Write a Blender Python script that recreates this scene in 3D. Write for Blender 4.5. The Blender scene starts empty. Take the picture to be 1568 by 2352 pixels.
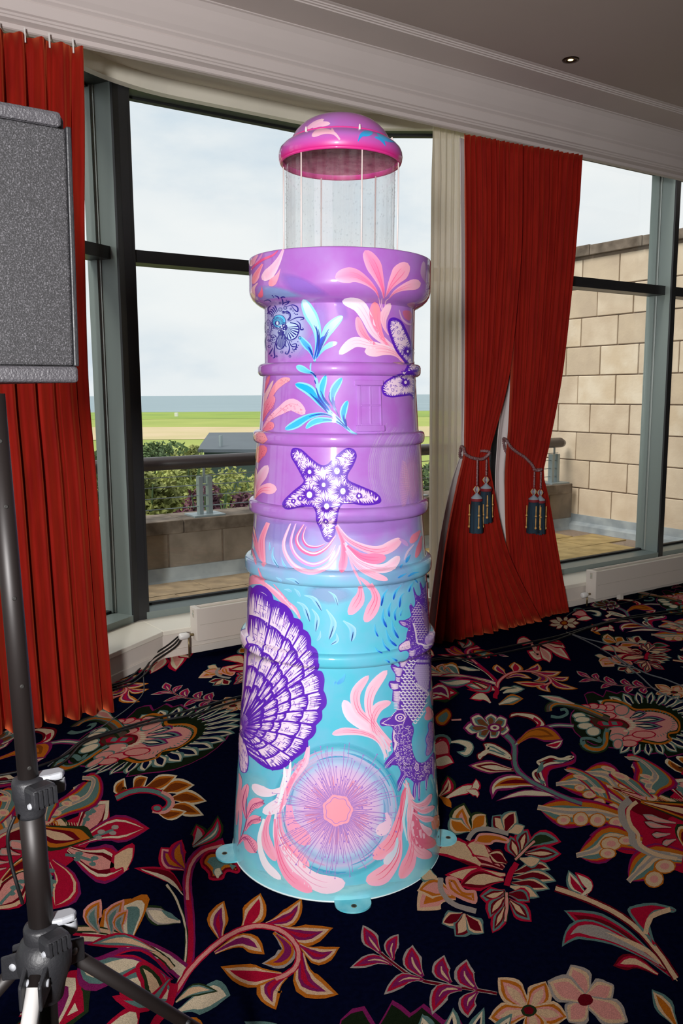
import bpy, bmesh, math, random
from mathutils import Vector, Matrix
from mathutils.geometry import tessellate_polygon
random.seed(7)
SC = bpy.context.scene
COL = SC.collection

# ------------------------------------------------------------------ camera
F_PX, PCX, PCY, EYE = 1900.0, 784.0, 1176.0, 1.6
PITCH = math.atan(271.5 / F_PX); ROLL = .0054
cam_d = bpy.data.cameras.new('camera')
cam_d.sensor_fit = 'VERTICAL'; cam_d.sensor_height = 36.0
cam_d.lens = F_PX / 2352 * 36.0
cam_d.clip_start = 0.05; cam_d.clip_end = 6000
cam = bpy.data.objects.new('camera', cam_d); COL.objects.link(cam)
cam.location = (0, 0, EYE); cam.rotation_euler = (Matrix.Rotation(math.pi / 2 - PITCH, 3, 'X') @ Matrix.Rotation(-ROLL, 3, 'Z')).to_euler()
SC.camera = cam

# ------------------------------------------------------------------ exposure
vs = SC.view_settings
vs.view_transform = 'Standard'; vs.look = 'None'; vs.gamma = 1.0; vs.exposure = 0.0
vs.use_curve_mapping = False

# ------------------------------------------------------------------ world: bright broken cloud
wd = bpy.data.worlds.new('sky'); SC.world = wd; wd.use_nodes = True
nt = wd.node_tree; nt.nodes.clear()
out = nt.nodes.new('ShaderNodeOutputWorld'); bg = nt.nodes.new('ShaderNodeBackground')
tc = nt.nodes.new('ShaderNodeTexCoord'); mp = nt.nodes.new('ShaderNodeMapping')
mp.inputs['Scale'].default_value = (1.6, 1.6, 4.2); mp.inputs['Location'].default_value = (0.35, 0.1, 0.2)
ns = nt.nodes.new('ShaderNodeTexNoise'); ns.inputs['Scale'].default_value = 1.7
ns.inputs['Detail'].default_value = 7; ns.inputs['Roughness'].default_value = 0.52
rp = nt.nodes.new('ShaderNodeValToRGB')
rp.color_ramp.elements[0].position = 0.30; rp.color_ramp.elements[0].color = (0.66, 0.75, 0.84, 1)
rp.color_ramp.elements[1].position = 0.55; rp.color_ramp.elements[1].color = (0.92, 0.93, 0.94, 1)
e = rp.color_ramp.elements.new(0.43); e.color = (0.85, 0.88, 0.91, 1)
L = nt.links.new
L(tc.outputs['Generated'], mp.inputs['Vector']); L(mp.outputs['Vector'], ns.inputs['Vector'])
L(ns.outputs['Fac'], rp.inputs['Fac']); L(rp.outputs['Color'], bg.inputs['Color'])
bg.inputs['Strength'].default_value = 1.08
L(bg.outputs['Background'], out.inputs['Surface'])

# soft sun through thin cloud, high over the terrace, shining along the window wall
sd = bpy.data.lights.new('hazy_sun', 'SUN'); sd.energy = 2.6; sd.angle = math.radians(20); sd.color = (1.0, 0.94, 0.86)
so = bpy.data.objects.new('hazy_sun', sd); COL.objects.link(so)
so.rotation_euler = Vector((0.60 * math.cos(math.radians(33.4)) , 0.60 * math.sin(math.radians(33.4)), -0.80)).to_track_quat('-Z', 'Y').to_euler()

# the photographer's flash, held behind and left of the lens
fd = bpy.data.lights.new('camera_flash', 'SPOT'); fd.energy = 830; fd.shadow_soft_size = 0.16
fd.spot_size = math.radians(92); fd.spot_blend = 0.95; fd.color = (1.0, 0.98, 0.97)
fo = bpy.data.objects.new('camera_flash', fd); COL.objects.link(fo)
fo.location = (-0.45, -1.10, 1.80)
fo.rotation_euler = (Vector((-0.55, 3.6, 1.72)) - Vector(fo.location)).to_track_quat('-Z', 'Y').to_euler()

# ------------------------------------------------------------------ helpers
def tag(o, label=None, cat=None, group=None, kind=None):
    if label: o['label'] = label
    if cat: o['category'] = cat
    if group: o['group'] = group
    if kind: o['kind'] = kind
    return o

def empty(name, loc=(0, 0, 0), parent=None):
    o = bpy.data.objects.new(name, None); COL.objects.link(o); o.location = loc
    o.empty_display_size = 0.1
    if parent: o.parent = parent
    return o

def link(name, me, mat=None, parent=None, smooth=False):
    o = bpy.data.objects.new(name, me); COL.objects.link(o)
    if mat and not me.materials: me.materials.append(mat)
    if parent is not None:
        o.parent = parent
        o.matrix_parent_inverse = parent.matrix_basis.inverted()
    if smooth:
        for p in me.polygons: p.use_smooth = True
    return o

class MB:
    """collects shapes into ONE mesh"""
    def __init__(s): s.v = []; s.f = []
    def quad_grid(s, pts, nu, nv, wrap=False):
        b = len(s.v); s.v += [tuple(p) for p in pts]
        for i in range(nu - (0 if wrap else 1)):
            for j in range(nv - 1):
                i2 = (i + 1) % nu
                s.f.append((b + i * nv + j, b + i2 * nv + j, b + i2 * nv + j + 1, b + i * nv + j + 1))
        return s
    def hexa(s, p):          # 8 points: bottom ring 0-3, top ring 4-7
        b = len(s.v); s.v += [tuple(q) for q in p]
        for f in ((3, 2, 1, 0), (4, 5, 6, 7), (0, 1, 5, 4), (1, 2, 6, 5), (2, 3, 7, 6), (3, 0, 4, 7)):
            s.f.append(tuple(b + i for i in f))
        return s
    def box(s, x0, x1, y0, y1, z0, z1, T=None):
        T = T or (lambda a, b, c: (a, b, c))
        return s.hexa([T(x0, y0, z0), T(x1, y0, z0), T(x1, y1, z0), T(x0, y1, z0),
                       T(x0, y0, z1), T(x1, y0, z1), T(x1, y1, z1), T(x0, y1, z1)])
    def prism(s, outline, ext):     # outline: list of points, ext: vector
        n = len(outline); b = len(s.v); e = Vector(ext)
        s.v += [tuple(p) for p in outline] + [tuple(Vector(p) + e) for p in outline]
        s.f.append(tuple(b + i for i in reversed(range(n)))); s.f.append(tuple(b + n + i for i in range(n)))
        for i in range(n):
            j = (i + 1) % n; s.f.append((b + i, b + j, b + n + j, b + n + i))
        return s
    def tube(s, path, r, n=10, cap=True):
        path = [Vector(p) for p in path]; m = len(path)
        rr = r if isinstance(r, (list, tuple)) else [r] * m
        b = len(s.v); up = None
        for i, p in enumerate(path):
            t = (path[min(i + 1, m - 1)] - path[max(i - 1, 0)]).normalized()
            if up is None: up = Vector((0, 0, 1)) if abs(t.z) < .9 else Vector((1, 0, 0))
            a = t.cross(up)
            if a.length < 1e-6: a = t.orthogonal()
            a.normalize(); c = a.cross(t).normalized(); up = c
            for k in range(n):
                q = 2 * math.pi * k / n
                s.v.append(tuple(p + (a * math.cos(q) + c * math.sin(q)) * rr[i]))
        for i in range(m - 1):
            for k in range(n):
                k2 = (k + 1) % n
                s.f.append((b + i * n + k, b + i * n + k2, b + (i + 1) * n + k2, b + (i + 1) * n + k))
        if cap:
            s.f.append(tuple(b + k for k in reversed(range(n)))); s.f.append(tuple(b + (m - 1) * n + k for k in range(n)))
        return s
    def lathe(s, prof, n=24, M=None):     # prof: (r,z)
        M = M or Matrix.Identity(4); b = len(s.v); m = len(prof)
        for k in range(n):
            q = 2 * math.pi * k / n
            for r, z in prof: s.v.append(tuple(M @ Vector((r * math.cos(q), r * math.sin(q), z))))
        for k in range(n):
            k2 = (k + 1) % n
            for j in range(m - 1):
                s.f.append((b + k * m + j, b + k2 * m + j, b + k2 * m + j + 1, b + k * m + j + 1))
        return s
    def mesh(s, name):
        me = bpy.data.meshes.new(name); me.from_pydata(s.v, [], s.f); me.update()
        bm = bmesh.new(); bm.from_mesh(me); bmesh.ops.recalc_face_normals(bm, faces=bm.faces); bm.to_mesh(me); bm.free()
        return me
    def build(s, name, mat, parent=None, smooth=False, bevel=0):
        o = link(name, s.mesh(name), mat, parent, smooth)
        if bevel:
            m = o.modifiers.new('bevel', 'BEVEL'); m.width = bevel; m.segments = 2; m.limit_method = 'ANGLE'
        return o

def catmull(pts, n=6, closed=False):
    pts = [tuple(p) for p in pts]; m = len(pts); o = []
    rng = range(m) if closed else range(m - 1)
    for i in rng:
        if closed: a, b, c, d = pts[i - 1], pts[i], pts[(i + 1) % m], pts[(i + 2) % m]
        else: a, b, c, d = pts[max(i - 1, 0)], pts[i], pts[i + 1], pts[min(i + 2, m - 1)]
        for k in range(n):
            t = k / n
            o.append(tuple(.5 * ((2 * b[j]) + (c[j] - a[j]) * t + (2 * a[j] - 5 * b[j] + 4 * c[j] - d[j]) * t * t
                                 + (3 * b[j] - a[j] - 3 * c[j] + d[j]) * t ** 3) for j in range(len(b))))
    if not closed: o.append(pts[-1])
    return o

def ray(x, y):
    X = (x - PCX) / F_PX; Y = -(y - PCY) / F_PX; c, s = math.cos(PITCH), math.sin(PITCH)
    dx = X + Y * ROLL; dy = Y - X * ROLL
    return Vector((dx, c + dy * s, -s + dy * c))
def at_z(x, y, z=0.0):
    d = ray(x, y); t = (z - EYE) / d.z; return Vector((d.x * t, d.y * t, z))
def at_y(x, y, Y):
    d = ray(x, y); t = Y / d.y; return Vector((d.x * t, Y, EYE + d.z * t))

# wall frame: s runs along the window wall, w outward from the cornice lip, z up
WA = math.radians(33.4); WO = Vector((-1.196, 4.085, 0))
US = Vector((math.cos(WA), math.sin(WA), 0)); UW = Vector((-math.sin(WA), math.cos(WA), 0))
def P(s, w, z): 
    q = WO + US * s + UW * w; return Vector((q.x, q.y, z))
def at_w(x, y, w):                       # where the sight line of a point meets the vertical plane at w
    d = ray(x, y); o = Vector((0, 0, EYE)); k = (w - (o - WO).dot(UW)) / d.dot(UW)
    return o + d * k
def swz(q): 
    d = q - WO; return d.dot(US), d.dot(UW), q.z
class Frame:
    """local frame of one straight window facet, from a to b in (s,w)"""
    def __init__(s, a, b):
        s.a = Vector(a); d = Vector(b) - Vector(a); s.len = d.length; s.d = d.normalized(); s.n = Vector((-s.d.y, s.d.x))
    def __call__(s, t, w, z):
        q = s.a + s.d * t + s.n * w; return P(q.x, q.y, z)

# ------------------------------------------------------------------ materials
MATS = {}
def lin(c):
    if isinstance(c, str):
        c = c.lstrip('#'); c = [int(c[i:i + 2], 16) / 255 for i in (0, 2, 4)]
    return tuple(((v / 12.92) if v <= .04045 else ((v + .055) / 1.055) ** 2.4) for v in c[:3]) + (1.0,)
def mat(name, col='#808080', rough=.5, metal=0, noise=0, scale=20, bump=0, bscale=80, col2=None, coat=0, sheen=0, spec=None, stretch=None, detail=4):
    m = bpy.data.materials.new(name); m.use_nodes = True; n = m.node_tree.nodes; l = m.node_tree.links
    b = n['Principled BSDF']; c1 = lin(col)
    b.inputs['Base Color'].default_value = c1; b.inputs['Roughness'].default_value = rough; b.inputs['Metallic'].default_value = metal
    if spec is not None: b.inputs['Specular IOR Level'].default_value = spec
    if coat: b.inputs['Coat Weight'].default_value = coat; b.inputs['Coat Roughness'].default_value = .06
    if sheen: b.inputs['Sheen Weight'].default_value = sheen; b.inputs['Sheen Roughness'].default_value = .35; b.inputs['Sheen Tint'].default_value = c1
    if noise or col2 or bump:
        t = n.new('ShaderNodeTexCoord'); vec = t.outputs['Object']
        if stretch:
            mpn = n.new('ShaderNodeMapping'); mpn.inputs['Scale'].default_value = stretch; l.new(vec, mpn.inputs['Vector']); vec = mpn.outputs['Vector']
    if noise or col2:
        tx = n.new('ShaderNodeTexNoise'); tx.inputs['Scale'].default_value = scale; tx.inputs['Detail'].default_value = detail
        l.new(vec, tx.inputs['Vector'])
        r = n.new('ShaderNodeValToRGB'); c2 = lin(col2) if col2 else tuple(v * (1 - noise) for v in c1[:3]) + (1,)
        r.color_ramp.elements[0].position = .35; r.color_ramp.elements[0].color = c2
        r.color_ramp.elements[1].position = .65; r.color_ramp.elements[1].color = c1
        l.new(tx.outputs['Fac'], r.inputs['Fac']); l.new(r.outputs['Color'], b.inputs['Base Color'])
    if bump:
        t2 = n.new('ShaderNodeTexNoise'); t2.inputs['Scale'].default_value = bscale; t2.inputs['Detail'].default_value = 3
        l.new(vec, t2.inputs['Vector'])
        bp = n.new('ShaderNodeBump'); bp.inputs['Strength'].default_value = bump; bp.inputs['Distance'].default_value = .004
        l.new(t2.outputs['Fac'], bp.inputs['Height']); l.new(bp.outputs['Normal'], b.inputs['Normal'])
    MATS[name] = m
    return m

def glass_mat(name, tint=(1, 1, 1, 1), gloss=1.0):
    m = bpy.data.materials.new(name); m.use_nodes = True; n = m.node_tree.nodes; l = m.node_tree.links; n.clear()
    o = n.new('ShaderNodeOutputMaterial'); tr = n.new('ShaderNodeBsdfTransparent'); tr.inputs['Color'].default_value = tint
    gl = n.new('ShaderNodeBsdfGlossy'); gl.inputs['Roughness'].default_value = .02
    lw = n.new('ShaderNodeLayerWeight'); lw.inputs['Blend'].default_value = .5
    pw = n.new('ShaderNodeMath'); pw.operation = 'POWER'; pw.inputs[1].default_value = 4.0
    fr = n.new('ShaderNodeMath'); fr.operation = 'MULTIPLY_ADD'; fr.inputs[1].default_value = .7; fr.inputs[2].default_value = .035
    l.new(lw.outputs['Facing'], pw.inputs[0]); l.new(pw.outputs[0], fr.inputs[0])
    mu = n.new('ShaderNodeMath'); mu.operation = 'MULTIPLY'; mu.inputs[1].default_value = gloss
    mx = n.new('ShaderNodeMixShader')
    l.new(fr.outputs[0], mu.inputs[0]); l.new(mu.outputs[0], mx.inputs['Fac'])
    l.new(tr.outputs[0], mx.inputs[1]); l.new(gl.outputs[0], mx.inputs[2]); l.new(mx.outputs[0], o.inputs['Surface'])
    MATS[name] = m; return m

mat('plaster', '#d3c8c4', .8, noise=.03, scale=3)
mat('ceiling_paint', '#b7a9a3', .85, noise=.03, scale=2)
mat('soffit_paint', '#ece7d8', .75, noise=.08, scale=3)
mat('wall_paint', '#d8cec4', .6, noise=.03, scale=5)
mat('sill_paint', '#e6e0d2', .45, noise=.03, scale=5)
mat('frame_metal', '#86928f', .42, metal=.15, noise=.06, scale=6, stretch=(1, 1, .1))
mat('frame_dark', '#2b2b2d', .4, metal=.2)
mat('header_green', '#2c332b', .5)
mat('gasket', '#111214', .6)
mat('bead_metal', '#c9cfcb', .3, metal=.6)
glass_mat('window_glass', (.97, .985, .98, 1))
mat('carpet_navy', '#070b22', 1.0, noise=.35, scale=60, bump=.6, bscale=700, spec=0)
mat('radiator_white', '#d9d0c6', .4)
mat('radiator_grille', '#b5ad9f', .5)
mat('plastic_white', '#e4e2de', .35)
mat('brass_dull', '#8a7a5a', .35, metal=.8)
mat('cable_black', '#0b0b0c', .5)
mat('cable_grey', '#4a4c50', .5)
# ================================================================== THE ROOM
floor = tag(link('floor', MB().box(-9, 9, -6, 9, -.05, 0, lambda a, b, c: P(a + 0, b - 4.6, c)).mesh('floor'), MATS['carpet_navy']), kind='structure')

# ceiling and stepped cornice, straight along the window wall
CEIL = 3.471
S0, S1 = -9.0, 9.0
tag(MB().box(S0, S1, -9.5, -.47, CEIL, CEIL + .1, P).build('ceiling', MATS['ceiling_paint']), kind='structure')
def extrude_w(name, prof, m, s0=S0, s1=S1, parent=None):
    o = MB().prism([P(s0, w, z) for w, z in prof], US * (s1 - s0)).build(name, MATS[m], parent)
    return o
prof = [(0.03, 3.60), (0.03, 3.2), (0, 3.2), (-.008, 3.204), (-.012, 3.222), (-.042, 3.232), (-.046, 3.240), (-.052, 3.243), (-.056, 3.251), (-.066, 3.256),
        (-.080, 3.300), (-.078, 3.306), (-.092, 3.318), (-.094, 3.326), (-.112, 3.345), (-.140, 3.385), (-.165, 3.425), (-.185, 3.446), (-.196, 3.449),
        (-.198, 3.453), (-.415, 3.453), (-.418, 3.458), (-.428, 3.459), (-.431, 3.464), (-.440, 3.465), (-.443, 3.470), (-.456, 3.471), (-.47, 3.475), (-.47, 3.60)]
tag(extrude_w('trim_1', prof, 'plaster'), 'stepped white plaster cornice along the top of the window wall', kind='structure')
# soffit over the bay, with pale edge bead against the window heads
A0, A1, B1, C1 = (-.52, .33), (.495, .935), (1.97, .935), (2.98, .32)
tag(MB().prism([P(*A0, 3.47), P(.03 - .9, .03, 3.47), P(3.6, .03, 3.47), P(*C1, 3.47), P(*B1, 3.47), P(*A1, 3.47)], (0, 0, .1)).build('ceiling_bay', MATS['soffit_paint']), kind='structure')
def arc_corner(a, b, c, r, n=8):
    a, b, c = Vector(a), Vector(b), Vector(c); p0 = b + (a - b).normalized() * r; p1 = b + (c - b).normalized() * r
    return [tuple(p0 * (1 - t) ** 2 + b * 2 * t * (1 - t) + p1 * t * t) for t in [i / n for i in range(n + 1)]]
edge = [(-.50, .28)] + arc_corner((-.50, .28), (.52, .885), (1.97, .885), .35) + arc_corner((.52, .885), (1.97, .885), (2.98, .27), .3) + [(2.98, .27)]
m = MB(); pts = []
for s_, w_ in edge:
    for dw, z in ((0, 3.38), (0, 3.475), (.06, 3.475), (.06, 3.38)):
        pts.append(P(s_, w_ + dw, z))
m.quad_grid(pts, len(edge), 4); n0 = len(edge)
for i in range(n0 - 1): m.f.append((i * 4 + 3, (i + 1) * 4 + 3, (i + 1) * 4, i * 4))
tag(m.build('trim_2', MATS['soffit_paint'], smooth=False), 'pale curved bead along the top of the bay window', kind='structure')
# head wall above the windows
for nm, a, b in (('wall_head_left', A0, A1), ('wall_head_bay', A1, B1), ('wall_head_right', B1, C1), ('wall_head_far', C1, (9, .32)), ('wall_head_near', (-9, .33), A0)):
    fr = Frame(a, b)
    tag(MB().box(0, fr.len, .02, .30, 3.45, 3.95, fr).build(nm, MATS['wall_paint']), kind='structure')

# low plinth wall with a white sill board
SILL = .173
def plinth(nm, front, back):
    pl = MB(); sl = MB()
    for i in range(len(front) - 1):
        f0, f1, b0, b1 = front[i], front[i + 1], back[i], back[i + 1]
        pl.hexa([P(*f0, 0), P(*f1, 0), P(*b1, 0), P(*b0, 0), P(*f0, SILL - .028), P(*f1, SILL - .028), P(*b1, SILL - .028), P(*b0, SILL - .028)])
        o = Vector((0, -.014))
        g0, g1 = Vector(f0) + o, Vector(f1) + o
        sl.hexa([P(*g0, SILL - .03), P(*g1, SILL - .03), P(*b1, SILL - .03), P(*b0, SILL - .03), P(*g0, SILL), P(*g1, SILL), P(*b1, SILL), P(*b0, SILL)])
    a = tag(pl.build('wall_' + nm, MATS['wall_paint']), kind='structure')
    tag(sl.build('trim_' + {'near': '3', 'bay': '4', 'far': '5'}[nm], MATS['sill_paint'], bevel=.004), kind='structure')
plinth('near', [(-9, .06), (-.37, .06)], [(-9, .5), (-.37, .5)])
plinth('bay', [(-.37, .06), (.53, .625), (1.98, .61), (2.86, .06)], [(-.37, .55), (.50, 1.09), (2.0, 1.09), (2.98, .5)])
plinth('far', [(2.86, .06), (9, .06)], [(2.86, .5), (9, .5)])
# skirting on the plinth
for nm, a, b in (('bay_left', (-.37, .06), (.53, .625)), ('bay', (.53, .625), (1.98, .61)), ('far', (2.86, .06), (9, .06))):
    fr = Frame(a, b)
    tag(MB().box(0, fr.len, -.012, 0, 0, .045, fr).build('baseboard_' + nm, MATS['wall_paint'], bevel=.003), kind='structure')

# remaining walls, behind and beside the photographer
tag(MB().box(S0, S1, -9.6, -9.5, 0, 3.6, P).build('wall_back', MATS['wall_paint']), kind='structure')
tag(MB().box(S0 - .1, S0, -9.6, .7, 0, 3.6, P).build('wall_left', MATS['wall_paint']), kind='structure')
tag(MB().box(S1, S1 + .1, -9.6, .7, 0, 3.6, P).build('wall_right', MATS['wall_paint']), kind='structure')

# ---- windows: deep grey-green mullions, dark transoms, glass set to the outside
DEP, GL = .19, .18          # inner face at w=0 of the facet, glass line
TR0, TR1 = 2.405, 2.48        # transom heights
HD = 3.40
def window(idx, a, b, posts, end_posts=(True, True), head='header_green', label=None):
    fr = Frame(a, b); root = tag(empty('window_%d' % idx, fr(0, 0, 0)), label, kind='structure')
    zb = SILL
    MB().box(0, fr.len, 0, DEP + .05, zb, zb + .045, fr).build('sill_frame', MATS['frame_metal'], root)
    MB().box(0, fr.len, GL - .018, GL + .02, zb + .045, zb + .062, fr).build('gasket', MATS['gasket'], root)
    MB().box(0, fr.len, .02, DEP + .05, HD, 3.50, fr).build('header', MATS[head], root)
    MB().box(0, fr.len, GL - .02, GL + .02, HD - .012, HD, fr).build('gasket', MATS['gasket'], root)
    xs = [0] + list(posts) + [fr.len]
    for i, x in enumerate(xs):
        if i == 0 and not end_posts[0] or i == len(xs) - 1 and not end_posts[1]: continue
        lo, hi = (x, x + .05) if i == 0 else ((x - .05, x) if i == len(xs) - 1 else (x - .026, x + .026))
        mu = MB().box(lo, hi, 0, DEP + .05, zb, 3.45, fr).build('mullion', MATS['frame_metal'], root)
        MB().box(lo - .0015, hi + .0015, -.004, .012, zb + .001, 3.44, fr).build('cover_strip', MATS['frame_dark'], mu)
        if i: MB().box(lo - .02, lo, GL - .03, GL + .02, zb + .05, 3.42, fr).build('glazing_strip', MATS['frame_metal'], mu)
        if i: MB().box(lo - .006, lo - .0005, GL - .045, GL - .028, zb + .05, 3.42, fr).build('glazing_bead', MATS['bead_metal'], mu)
        if i < len(xs) - 1: MB().box(hi, hi + .02, GL - .03, GL + .02, zb + .05, 3.42, fr).build('glazing_strip', MATS['frame_metal'], mu)
    for i in range(len(xs) - 1):
        lo, hi = xs[i] + .02, xs[i + 1] - .02
        MB().box(lo, hi, .06, GL + .03, TR0, TR1, fr).build('transom', MATS['frame_dark'], root)
        for z0, z1 in ((zb + .045, TR0), (TR1, HD)):
            MB().box(lo, hi, GL - .004, GL + .004, z0, z1, fr).build('pane', MATS['window_glass'], root)
    return fr, root
window(1, A0, A1, [], label='narrow angled bay window beside the near curtain')
window(2, A1, B1, [], (True, False), label='wide middle bay window looking over the golf course and sea')
window(3, B1, C1, [], (False, True), label='angled bay window behind the white net curtain')
window(4, C1, (9.0, .32), [1.99, 3.98], label='long window facing the pale stone wall')
window(5, (-9.0, .33), A0, [2.0, 4.0, 6.0], label='window behind the near red curtain')
# corner posts where the bay facets meet
for i, (q, lab) in enumerate(((A0, 'dark corner post of the bay beside the near curtain'), (A1, 'grey corner post left of the middle bay window'), (C1, 'dark grey corner post between the tied back curtains'))):
    if i in (0, 2): w0, w1 = q[1] - .015, q[1] + .16
    else: w0, w1 = q[1] + .004, q[1] + .2
    pts = [P(q[0] - (.02 if i == 1 else .055), w0, SILL), P(q[0] + .075, w0, SILL), P(q[0] + .075, w1, SILL), P(q[0] - (.02 if i == 1 else .06), w1, SILL)]
    tag(MB().prism(pts, (0, 0, 3.28)).build('trim_%d' % (6 + i), MATS['frame_dark'], bevel=.006), lab, kind='structure')

# recessed ceiling lamp
q = at_z(1310, 137, CEIL)
dl = tag(empty('downlight', q), 'small lit recessed spotlight in the ceiling', 'light')
mat('lamp_ring', '#3a2a18', .35, metal=.8)
m_ = bpy.data.materials.new('lamp_glow'); m_.use_nodes = True; MATS['lamp_glow'] = m_
em = m_.node_tree.nodes['Principled BSDF']; em.inputs['Emission Color'].default_value = (1, .72, .25, 1); em.inputs['Emission Strength'].default_value = 6; em.inputs['Base Color'].default_value = (.9, .8, .6, 1)
M_ = Matrix.Translation(q)
MB().lathe([(.026, -.001), (.030, -.004), (.046, -.004), (.048, 0)], 28, M_).build('ring', MATS['lamp_ring'], dl, True)
MB().lathe([(0, -.0015), (.014, -.0016), (.026, -.001)], 20, M_).build('reflector', MATS['lamp_ring'], dl)
MB().lathe([(0, -.0045), (.010, -.0035), (.015, -.0018)], 20, M_).build('bulb', MATS['lamp_glow'], dl)
# ================================================================== OUTSIDE
mat('paving', '#a08a6c', .85, col2='#7d6b54', scale=7, bump=.4, bscale=60)
mat('paving_yellow', '#b39a66', .85, col2='#8d7748', scale=6, bump=.4, bscale=60)
mat('stone', '#dfcdb6', .85, col2='#cdb8a0', scale=4, bump=.5, bscale=40, detail=8)
mat('stone_b', '#d8c3a8', .85, col2='#e6d6c0', scale=5, bump=.5, bscale=40, detail=8)
mat('stone_c', '#c2ae98', .85, col2='#d8c4aa', scale=3, bump=.5, bscale=40, detail=8)
mat('mortar', '#8d7b6c', .9, noise=.2, scale=30)
mat('parapet_stone', '#9c8f82', .85, col2='#82766a', scale=5, bump=.5, bscale=40, detail=8)
mat('coping', '#85776a', .85, col2='#574b40', scale=7, bump=.6, bscale=50, detail=8)
mat('lead', '#7d868d', .6, col2='#a9b0b3', scale=4, detail=8)
mat('sea_water', '#93a5ac', .6, col2='#7f949d', scale=.012, stretch=(.6, 6, 1), detail=8)
mat('grass', '#a3ad55', .9, col2='#8f9f45', scale=.05, detail=5)
mat('grass_dark', '#93a840', .9, col2='#819a3e', scale=.06, detail=5)
mat('sand', '#cdb893', .9, col2='#c0b183', scale=.1, detail=5)
mat('rail_brown', '#33292a', .35, coat=.3)
mat('rail_steel', '#9aa6aa', .45, metal=.4)
mat('shed_roof', '#59626a', .6, noise=.1, scale=2)
mat('shed_wall', '#3c5048', .7)
mat('leaf_a', '#979a4e', .7, col2='#626b34', scale=2)
mat('leaf_b', '#a9ac5e', .7, col2='#738040', scale=2)
mat('leaf_c', '#5c7440', .7, col2='#39502c', scale=2)
mat('leaf_red', '#6d3a4a', .7, col2='#4c2a38', scale=2)

TZ = .08
tag(MB().box(-4, 7, 1.12, 3.0, TZ - .3, TZ - .012, P).box(3.05, 7, .48, 1.12, TZ - .3, TZ - .012, P).box(-4, -.6, .48, 1.12, TZ - .3, TZ - .012, P).build('ground_terrace', MATS['mortar']), 'joints and bed of the terrace paving', kind='structure')
terr = bpy.data.objects['ground_terrace']
rng = random.Random(3)
slab = {}
for k, m_n in enumerate(('paving', 'paving_yellow')):
    slab[m_n] = MB().box(0.006, .594, 0.006, .444, -.03, 0).mesh('slab'); slab[m_n].materials.append(MATS[m_n])
for i in range(-2, 12):
    for j in range(4):
        s0 = i * .6 - (.3 if j % 2 else 0) - .1; w0 = .48 + j * .45
        if j < 2 and -1.1 < s0 < 3.0: continue
        if s0 < -1.0 or s0 + .6 > 6.12: continue
        o = link('slab', slab['paving' if s0 < 3 else 'paving_yellow'], None, None)
        o.location = P(s0, w0, TZ + rng.uniform(-.004, .003)); o.rotation_euler = (0, 0, WA)
        o.parent = terr

# low parapet: stone blocks, lead upstand, coping, tubular handrail on twin posts
PW = 2.27
par = tag(MB().box(-4, 6.07, PW + .012, PW + .30, -.3, .48, P).build('wall_parapet', MATS['mortar']), 'low stone parapet of the terrace', kind='structure')
def block(parent, s0, s1, w0, w1, z0, z1, m_n, nm='block', T=P):
    return MB().box(s0, s1, w0, w1, z0, z1, T).build(nm, MATS[m_n], parent, bevel=.006)
edges_ = [-2.2, -1.3, -.45, .15, .72, 1.235, 1.72, 2.3, 2.9, 3.5, 4.1, 4.7, 5.3, 5.7, 6.07]
for a, b in zip(edges_, edges_[1:]):
    block(par, a + .007, b - .007, PW, PW + .1, .185, .475, 'parapet_stone')
cs = [-3, -1.6, -.2, 1.35, 2.9, 4.4, 6.0]
for a, b in zip(cs, cs[1:]):
    block(par, a + .004, b - .004, PW - .06, PW + .36, .48, .59, 'coping', 'coping_stone')
m = MB()
for a in range(-6, 12):
    m.prism([P(a * .55, PW - .06, TZ - .02), P(a * .55, PW - .04, TZ + .02), P(a * .55, PW - .012, .195), P(a * .55, PW + .02, .195), P(a * .55, PW + .02, TZ - .02)], US * .551)
m.build('lead_upstand', MATS['lead'], par)
hr = tag(empty('handrail', P(2, PW + .08, .59)), 'thick brown tubular handrail with steel posts and wires on the parapet', 'railing')
RZ = 1.045
MB().tube([P(-3, PW + .08, RZ), P(5.93, PW + .08, RZ), P(5.98, PW + .08, RZ - .01)], [.056, .056, .04], 16).build('rail', MATS['rail_brown'], hr, True)
for sx in (-.9, 1.6, 3.8, 5.84):
    post = MB().box(sx - .06, sx - .025, PW + .05, PW + .11, .605, .92, P).box(sx + .025, sx + .06, PW + .05, PW + .11, .605, .92, P)
    for zz in (.66, .75, .84): post.box(sx - .025, sx + .025, PW + .07, PW + .09, zz, zz + .012, P)
    po = post.build('post', MATS['rail_steel'], hr)
    MB().box(sx - .14, sx + .14, PW - .03, PW + .19, .591, .605, P).build('base_plate', MATS['rail_steel'], po)
    MB().tube([P(sx, PW + .08, .86), P(sx, PW + .08, RZ - .05)], .012, 8).build('stem', MATS['rail_steel'], po)
for zz in (.67, .76, .85, .93):
    MB().tube([P(-3, PW + .08, zz), P(5.9, PW + .08, zz)], .004, 6).build('wire', MATS['rail_steel'], hr)

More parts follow.
